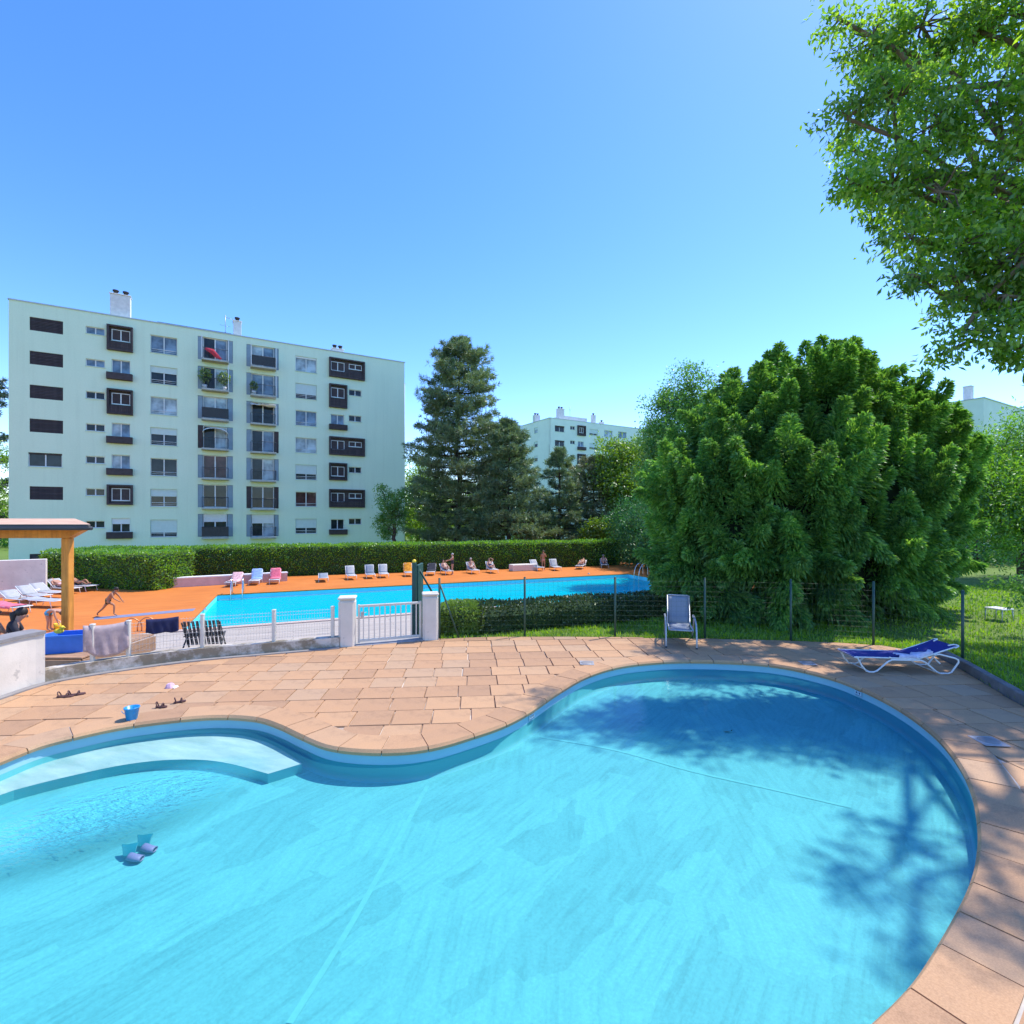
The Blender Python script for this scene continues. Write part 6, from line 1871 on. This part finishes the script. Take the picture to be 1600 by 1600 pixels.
mb = MB(); mb.tube([(-.115, 0, .19), (-.09, 0, .29), (0, 0, .33), (.09, 0, .29), (.115, 0, .19)], .008, 5); mb.build('handle', MT['white_metal'], yb)
SIT = dict(pel=(0, 0, .14), bel=(0, .02, .30), che=(0, .04, .50), nec=(0, .06, .67), hdb=(0, .09, .74), hdt=(0, .10, .85), sL=(-.16, .04, .60), eL=(-.21, .14, .38), wL=(-.15, .34, .30), hL=(-.12, .43, .29), sR=(.16, .04, .60), eR=(.21, .14, .38), wR=(.15, .34, .30), hR=(.12, .43, .29),
           pL=(-.09, .05, .12), kL=(-.12, .42, .36), aL=(-.11, .62, .06), tL=(-.11, .76, .04), pR=(.09, .05, .12), kR=(.12, .42, .36), aR=(.11, .62, .06), tR=(.11, .76, .04))
person('long-haired girl in black and red sitting behind the white wall', Vector((-9.55, 9.75, 0.02)), facing(.75, .55), 1.0, dict(SIT, hdb=(0, .14, .70), hdt=(0, .19, .79), nec=(0, .09, .62), face=(0, .9, -.45)),
       [('black_top', [('bel', 'che'), ('pel', 'bel'), ('che', 'sL'), ('che', 'sR'), ('sL', 'eL'), ('sR', 'eR')], 1.14, 'dark_cloth')], 'hair_dark', 'skin', True)
person('dark haired person at the left edge behind the white wall', Vector((-10.05, 9.85, 0.05)), facing(.3, .8), 0.92, SIT, [('top', [('bel', 'che'), ('pel', 'bel'), ('che', 'sL'), ('che', 'sR')], 1.12, 'navy_towel')], 'hair_dark', 'skin', True)
rb = thing('float_ring', 'small red inflatable armband in the sitting girl\'s lap', 'toy', Vector((-9.12, 9.45, .42)))
mb = MB(); mb.tube([(.085 * math.cos(a), .085 * math.sin(a), 0) for a in np.linspace(0, 2 * math.pi, 13)[:-1]], .04, 8, closed=True); mb.build('ring', MT['red_cloth'], rb)
mb = MB(); mb.tube([(.12, 0, 0), (.15, 0, .02)], .012, 6); mb.build('valve', MT['white_metal'], rb)
# people by the hedge
person('woman in black swimsuit standing beside a lounger by the long hedge', G(707, 898, D), facing(-.9, -.3), .88, dict(eL=(-.20, .20, 1.18), wL=(-.16, .42, 1.16), hL=(-.15, .51, 1.15), eR=(.2, .18, 1.15), wR=(.18, .40, 1.08), hR=(.17, .5, 1.06)),
       [('swimsuit', SUIT, 1.10, 'dark_cloth')], 'hair_grey', 'skin')
person('woman in a rose bikini standing near the white masonry block', G(849, 891, D), facing(.2, -1), .88, dict(eL=(-.24, .05, 1.15), wL=(-.14, .22, 1.22), hL=(-.06, .26, 1.26)),
       [('bikini_bottom', BRIEF, 1.10, 'rose_towel')], 'hair_brown', 'skin_tan')
RSC = .84
REC = dict(pel=(0, -.22, .47), bel=(0, -.34, .56), che=(0, -.50, .72), nec=(0, -.61, .86), hdb=(0, -.63, .93), hdt=(0, -.68, 1.03), sL=(-.16, -.55, .80), eL=(-.24, -.34, .60), wL=(-.20, -.10, .52), hL=(-.18, 0, .50), sR=(.16, -.55, .80), eR=(.24, -.34, .60), wR=(.20, -.10, .52), hR=(.18, 0, .50),
           pL=(-.09, -.14, .45), kL=(-.10, .22, .64), aL=(-.10, .50, .42), tL=(-.10, .64, .46), pR=(.09, -.14, .45), kR=(.10, .25, .52), aR=(.10, .62, .41), tR=(.10, .70, .52), face=(0, .8, .5))
LIE = dict(REC, bel=(0, -.38, .52), che=(0, -.58, .60), nec=(0, -.74, .69), hdb=(0, -.81, .72), hdt=(0, -.91, .77), sL=(-.16, -.64, .65), sR=(.16, -.64, .65), eL=(-.25, -.4, .50), eR=(.25, -.4, .50), face=(0, .35, .9))
def on(i): return spots[i][0], spots[i][1]
p, rz = on(9); person('sunbather in dark trunks on the lounger next to the standing woman in black', p, rz, .9, REC, [('trunks', TRUNKS, 1.12, 'dark_cloth')], 'hair_dark', 'skin')
p, rz = on(10); person('sunbather in white cap sitting on the lounger by the bright hedge twig', p, rz, .9, dict(REC, che=(0, -.36, .80), nec=(0, -.38, .96), hdb=(0, -.36, 1.03), hdt=(0, -.36, 1.14), bel=(0, -.3, .62), sL=(-.16, -.37, .9), sR=(.16, -.37, .9), eL=(-.24, -.2, .7), eR=(.24, -.2, .7)), [('shorts', TRUNKS, 1.12, 'white_cloth'), ('top', [('bel', 'che')], 1.1, 'white_cloth')], 'hair_grey', 'skin')
p, rz = on(11); person('dark haired sunbather on the last lounger before the masonry block', p, rz, .9, dict(REC, eL=(-.3, -.45, 1.0), wL=(-.12, -.55, 1.12), hL=(-.06, -.58, 1.1)), [('swimsuit', SUIT, 1.1, 'navy_towel')], 'hair_brown', 'skin')
p, rz = on(14); person('tanned sunbather reclining near the far pool corner', p, rz, .95, LIE, [('trunks', TRUNKS, 1.12, 'rose_towel')], 'hair_brown', 'skin_tan')
p, rz = on(15); person('sunbather in tree shade at the far pool corner', p, rz, .9, REC, [('trunks', TRUNKS, 1.12, 'dark_cloth')], 'hair_grey', 'skin')
person('sunbather lying with raised knees behind the timber post', G(126, 923, D), LDIR, .95, LIE, [('trunks', TRUNKS, 1.12, 'dark_cloth')], 'hair_dark', 'skin_tan')
person('sunbather lying on the pale lounger half hidden by the timber post', G(99, 927, D), LDIR, .95, LIE, [('trunks', TRUNKS, 1.12, 'rose_towel')], 'hair_brown', 'skin')
person('swimmer with head and shoulders out of the water near the far pool ladder', Vector((G(920, 903, WM).x, G(920, 903, WM).y, WM - 1.22)), facing(.8, -.5), .92, dict(eL=(-.34, .2, 1.28), wL=(-.36, .42, 1.34), hL=(-.36, .5, 1.34)), [('trunks', TRUNKS, 1.12, 'navy_towel')], 'hair_grey', 'skin')
person('person in a light blue top standing by the yew at the pool end', G(1036, 905, D), facing(-.7, -.6), .85, {}, [('top', [('pel', 'bel'), ('bel', 'che'), ('che', 'sL'), ('che', 'sR'), ('sL', 'qL'), ('sR', 'qR')], 1.15, 'lightblue_cloth'), ('shorts', TRUNKS, 1.12, 'white_cloth')], 'hair_grey', 'skin')
person('person in pink sitting on the deck at the pool end', G(1044, 908, D), facing(-.8, -.5), .85, SIT, [('top', [('pel', 'bel'), ('bel', 'che'), ('che', 'sL'), ('che', 'sR')], 1.15, 'pink_towel')], 'hair_brown', 'skin')

# ------------------------------------------------------------------ pool ladders
def ladder(label, p, rz, mat='steel', s=1.0):
    th = thing('pool_ladder', label, 'ladder', p, rz, 'pool ladders')
    for sx in (-.26, .26):
        mb = MB(); mb.tube(catmull([(sx, -.62, 0), (sx, -.60, .55), (sx, -.42, .82), (sx, -.12, .72), (sx, .10, .2), (sx, .12, -1.0)], 5, False), .024 * s, 8); mb.build('handrail', MT[mat], th)
    for z in (-.35, -.65, -.95):
        mb = MB(); mb.box((0, .12, z), (.5, .08, .03)); mb.build('tread', MT[mat], th)
    return th
ladder('steel pool ladder at the far left corner of the big pool', ST(0.9, PWID - .15), PANG + R(180), s=1.25)
ladder('steel pool ladder at the far right end of the big pool', ST(PLEN - .1, PWID - 1.2), PANG + R(90), s=1.25)
hp = thing('hoop_rail', 'orange-tinted curved handrails near the left pool corner', 'handrail', G(218, 986, D), PANG)
MT['orange_reflect'] = pm('orange_reflect_rail', (.62, .26, .12), .35, .1, metal=.5)  # plain metal with the deck's orange reflection put into its colour
for sx in (-.22, .22):
    mb = MB(); mb.tube(catmull([(sx - .28, 0, 0), (sx - .25, 0, .28), (sx, 0, .46), (sx + .25, 0, .28), (sx + .28, 0, 0)], 5, False), .022, 8); mb.build('hoop', MT['orange_reflect'], hp)

# ------------------------------------------------------------------ towels on the mesh fence
def fence_towel(label, px0, px1, py, mat, front, back, sag, point=0.0):
    k0, k1 = nearest(wall_line, G(px0, py)), nearest(wall_line, G(px1, py - (px1 - px0) * .14))
    seg = resample(mid[min(k0, k1):max(k0, k1) + 1], .03, False)
    rows = []
    n = len(seg)
    for i, p in enumerate(seg):
        f = i / (n - 1)
        t = (seg[min(i + 1, n - 1)] - seg[max(i - 1, 0)]).normalized(); nr = Vector((t.y, -t.x, 0))
        top = .80 - sag * math.sin(math.pi * f)
        fl = front + point * math.sin(math.pi * min(1, max(0, (f - .1) / .9))) + .02 * math.sin(9 * f)
        r_ = []
        for j in range(5):
            g_ = j / 4; r_.append(p - nr * (.03 + .015 * math.sin(14 * f + 2 * g_)) + Vector((0, 0, top - back * (1 - g_))))
        r_.append(p + Vector((0, 0, top + .012)))
        for j in range(1, 11):
            g_ = j / 10
            fold = .020 * math.sin(11 * f + 3.0 * g_) * g_ + .014 * math.sin(25 * f - 4 * g_) * g_
            r_.append(p + nr * (.028 + .02 * g_ + fold) + Vector((0, 0, top - fl * g_)))
        rows.append(r_)
    mb = MB(); mb.sheet(rows, .008)
    return tag(mb.build('towel', MT[mat], None), label, 'towel')
fence_towel('dusty mauve towel hung over the pale mesh fence', 137, 208, 1055, 'mauve_towel', .42, .3, .03, .12)
fence_towel('navy towel folded over the pale mesh fence', 229, 284, 1043, 'navy_towel', .22, .2, .015, .03)

# --- dark slatted chair beyond the mesh fence
dc = thing('slatted_chair', 'black slatted folding chair on the planks behind the mesh fence', 'chair', G(320, 1013, D), facing(.25, -1))
for sx in (-.5, .5):
    mb = MB(); mb.tube([(sx, -.25, 0), (sx, .35, .85)], .022, 6); mb.tube([(sx, .35, 0), (sx, -.2, .45)], .022, 6); mb.build('side_frame', MT['charcoal'], dc)
for k in range(9):
    mb = MB(); mb.box((-.44 + .11 * k, .15, .50), (.075, .02, .85), M=Matrix.Rotation(R(-25), 4, 'X')); mb.build('back_slat', MT['charcoal'], dc)
for k in range(5):
    mb = MB(); mb.box((0, -.22 + .1 * k, .42), (1.0, .07, .02)); mb.build('seat_slat', MT['charcoal'], dc)
# --- blue tub on the platform
tb = thing('plastic_tub', 'blue plastic toy tub on the timber platform below the pergola post', 'tub', Vector((-8.42, 9.78, .08)), R(18))
hexo = [(-.36, -.22), (.30, -.24), (.40, .02), (.30, .26), (-.34, .26), (-.42, .02)]
mb = MB(); n = 6
o_lo = [(x * .88, y * .88, 0) for x, y in hexo]; o_hi = [(x, y, .30) for x, y in hexo]; r_hi = [(x * 1.05, y * 1.06, .30) for x, y in hexo]; r_t = [(x * 1.05, y * 1.06, .335) for x, y in hexo]; i_t = [(x * .92, y * .90, .335) for x, y in hexo]; i_lo = [(x * .82, y * .8, .03) for x, y in hexo]
ls = [o_lo, o_hi, r_hi, r_t, i_t, i_lo]
fs = []
for a in range(5):
    for k in range(6):
        l = (k + 1) % 6; fs.append((a * 6 + k, a * 6 + l, a * 6 + 6 + l, a * 6 + 6 + k))
fs += [tuple(range(6))[::-1], tuple(range(30, 36))]
mb.add([v for l in ls for v in l], fs); mb.build('basin', MT['blue_plastic'], tb)
ty = thing('toy_duck', 'yellow bath toy perched on the rim of the blue tub', 'toy', Vector((-8.62, 9.74, .405)))
mb = MB(); mb.ball((0, 0, .05), (.09, .06, .05), 10, 7); mb.ball((.06, 0, .12), (.04, .04, .04), 8, 6); mb.tube([(.09, 0, .12), (.13, 0, .115)], [.02, .006], 6); mb.build('body', MT['yellow'], ty)

# ------------------------------------------------------------------ small things on the terrace
bk = thing('toy_bucket', 'small blue toy bucket standing near the pool edge', 'bucket', G(206, 1124.5) + Vector((0, 0, .005)), R(20)); bk.scale = (.84, .84, .88)
mb = MB(); mb.lathe([(0, .004), (.068, 0), (.072, .01), (.098, .165), (.106, .17), (.106, .182), (.093, .18), (.066, .012), (0, .012)], 20); mb.build('pail', MT['sky_plastic'], bk)
mb = MB(); mb.tube([(.10 * math.cos(a), -.10 + .0 + .03 * math.sin(a) - .0, .165 - .07 * math.sin(a)) for a in np.linspace(0, math.pi, 9)], .0045, 5); mb.build('handle', MT['sky_plastic'], bk)
def sandal(label, p, rz, mat, L=.2, strap=True):
    th = thing('sandal', label, 'sandal', p, rz)
    mb = MB(); out = [(-.5, .0), (-.42, .16), (-.1, .15), (.2, .2), (.42, .16), (.5, .03), (.42, -.13), (.15, -.19), (-.15, -.13), (-.42, -.15)]
    mb.prism([(x * L, y * L) for x, y in out][::-1], 0.003, .024); mb.build('sole', MT[mat], th)
    mb = MB(); mb.tube(catmull([(.12 * L, .2 * L, .015), (.14 * L, .08 * L, .055), (.14 * L, -.08 * L, .055), (.10 * L, -.19 * L, .015)], 4, False), .011, 6)
    mb.tube(catmull([(-.3 * L, .15 * L, .015), (-.4 * L, .08 * L, .075), (-.4 * L, -.08 * L, .075), (-.3 * L, -.14 * L, .015)], 4, False), .008, 6); mb.build('strap', MT[mat], th)
    return th
sandal('brown strappy sandal, left one of the pair by the gutter strip', G(102, 1089.5), R(10), 'brown_leather', .22)
sandal('brown strappy sandal with upturned strap, right one of the pair by the gutter strip', G(119, 1086.5), R(28), 'brown_leather', .22)
sandal('small dark flip-flop lying right of the blue bucket', G(252, 1106), R(5), 'brown_leather', .15)
sandal('small dark flip-flop lying askew behind the other flip-flop', G(281, 1098), R(40), 'brown_leather', .15)
cp = thing('sun_hat', 'pink and white child\'s sun hat lying on the paving', 'hat', G(266, 1074.5), R(30)); cp.scale = (.56, .56, .62)
capm = pm('pink_white_cloth', (.70, .45, .55), .9, .45, 14)
mb = MB(); mb.lathe([(.125, 0), (.115, .03), (.09, .085), (.05, .115), (0, .12)], 14, sx=1, sy=.85); mb.build('crown', capm, cp)
mb = MB(); mb.sheet([[(.10 * math.cos(a), .09 * math.sin(a), .012), (.19 * math.cos(a), .16 * math.sin(a), .006 + .01 * math.sin(3 * a))] for a in np.linspace(-1.1, 1.1, 9)], .006); mb.build('brim', MT['white_cloth'], cp)
# skimmer covers in the paving
for lab, px, py, sz in (('white skimmer lid set in the sunny paving left of the grey lounger', 917, 1037, .25), ('white skimmer lid in the shade at the top of the pool curve', 1262, 1037.5, .24), ('grey skimmer lid in its white square at the right of the pool', 1545, 1160, .27)):
    p = G(px, py); sk = thing('skimmer_cover', lab, 'cover', p + Vector((0, 0, .012)), R(-6), 'skimmer covers')
    mb = MB(); mb.box((0, 0, .004), (sz, sz, .008), bev=.003); mb.build('surround', MT['concrete'], sk)
    mb = MB(); mb.lathe([(0, .014), (.10, .014), (.108, .010), (.108, .006)], 20); mb.build('lid', MT['cap_grey'], sk)
    mb = MB(); mb.tube([(.11 * math.cos(a), .11 * math.sin(a), .009) for a in np.linspace(0, 2 * math.pi, 21)[:-1]], .004, 4, closed=True); mb.build('rim', MT['grey_metal'], sk)
# little depth plates on the pool wall
for lab, px in (('small white plate on the pool wall left of the far curve', 832), ('small white plate on the pool wall at the right curve', 1345)):
    k = min(range(NPC), key=lambda q: abs((pool_curve[q].x / max(.5, pool_curve[q].y)) * 800 + 800 - px) + (0 if pool_curve[q].y > 5 else 9999))
    a_, b_ = pool_curve[k - 1], pool_curve[(k + 1) % NPC]; tg = (b_ - a_).normalized(); nr = Vector((-tg.y, tg.x, 0)) * OUT
    pl = thing('wall_plate', lab, 'plate', pool_curve[k] + nr * .012 + Vector((0, 0, -.095)), math.atan2(tg.y, tg.x), 'plates on the pool wall')
    mb = MB(); mb.box((0, 0, 0), (.13, .008, .085)); mb.build('plate', pm('pale_plate', (.45, .62, .68), .5, .05), pl)
    for z in (.033, -.033):
        mb = MB(); mb.box((0, 0, z), (.12, .012, .006)); mb.build('border', MT['navy_towel'], pl)
    for k2 in range(3):
        mb = MB(); mb.box((-.03 + .03 * k2, 0, 0), (.018 if k2 != 1 else .006, .012, .03)); mb.build('mark', MT['navy_towel'], pl)
# children's swim fins standing on the pool floor
def swim_fin(label, p, rz):
    """a fin lying on its shoe: the blade sweeps up and away, the shoe curls round to an opening filled by a dark disc"""
    th = thing('swim_fin', label, 'fin', p, rz); th.scale = (.72, .72, .52)
    mb = MB()
    rows = []
    for k in range(9):
        f = k / 8
        w = .060 + .030 * f
        cx, cy, cz_ = -.03 - .05 * f, .02 + .15 * f, .035 + .10 * math.sin(math.pi * .5 * f)
        rows.append([(cx + x * w - .03 * (1 - x * x) * f, cy, cz_ + .012 * abs(x)) for x in (-1, -.95, -.5, 0, .5, .95, 1)])
    mb.sheet(rows, .012); mb.build('blade', MT['teal_rubber'], th)
    mb = MB(); rows = []
    for k in range(9):
        f = k / 8
        cx, cy = -.03 + .17 * f, .03 - .07 * math.sin(math.pi * .6 * f)
        h = .022 + .03 * math.sin(math.pi * (.25 + .6 * f)); w = .058 - .012 * f
        rows.append([(cx + .2 * w * math.cos(a), cy + w * math.cos(a), max(0.002, h + h * math.sin(a))) for a in np.linspace(0, 2 * math.pi, 13)])
    mb.sheet(rows, .006); mb.build('foot_pocket', MT['lilac_rubber'], th)
    mb = MB(); c_ = [(.141 + .2 * .036 * math.cos(a), -.036 + .036 * math.cos(a), .04 + .026 * math.sin(a)) for a in np.linspace(0, 2 * math.pi, 13)[:-1]]
    mb.add([(x - .012, y, z) for x, y, z in c_], [tuple(range(12))]); mb.build('heel_dark_disc', MT['navy_towel'], th)  # flat dark disc, painted for the shade inside the shoe
    return th
swim_fin('teal and lilac child swim fin on the pool floor, nearer to the eye', G(204, 1346, FLV) + Vector((0, 0, .012)), R(12))
swim_fin('teal and lilac child swim fin on the pool floor, right and slightly behind', G(226, 1331, FLV) + Vector((0, 0, .012)), R(8))
# fallen leaf at the bottom and drain
lf = MB(); p = G(1137, 1144, FLV)
lf.sheet([[(-.06 + .02 * k, -.012 * math.sin(math.pi * k / 6) + .01 * k * (k - 6) * .2, .012 + .004 * k) for k in range(7)], [(-.06 + .02 * k, .022 * math.sin(math.pi * k / 6) + .01 * k * (k - 6) * .2, .016) for k in range(7)]], .002)
o = lf.build('fallen_leaf', MT['hair_brown'], None, p); tag(o, 'single dark curled leaf on the shaded pool floor', 'leaf')
# garden table on the sunny lawn
wt = thing('garden_table', 'small white-topped table on the sunny lawn beyond the wire fence', 'table', G(1561, 970, -.03), R(14)); wt.scale = (.66, .66, .8)
mb = MB(); mb.box((0, 0, .40), (.62, .62, .035), bev=.01); mb.build('table_top', MT['white_metal'], wt)
for sx in (-.27, .27):
    for sy in (-.27, .27):
        mb = MB(); mb.tube([(sx, sy, .39), (sx * 1.08, sy * 1.08, 0)], .02, 7); mb.build('leg', MT['grey_metal'], wt)
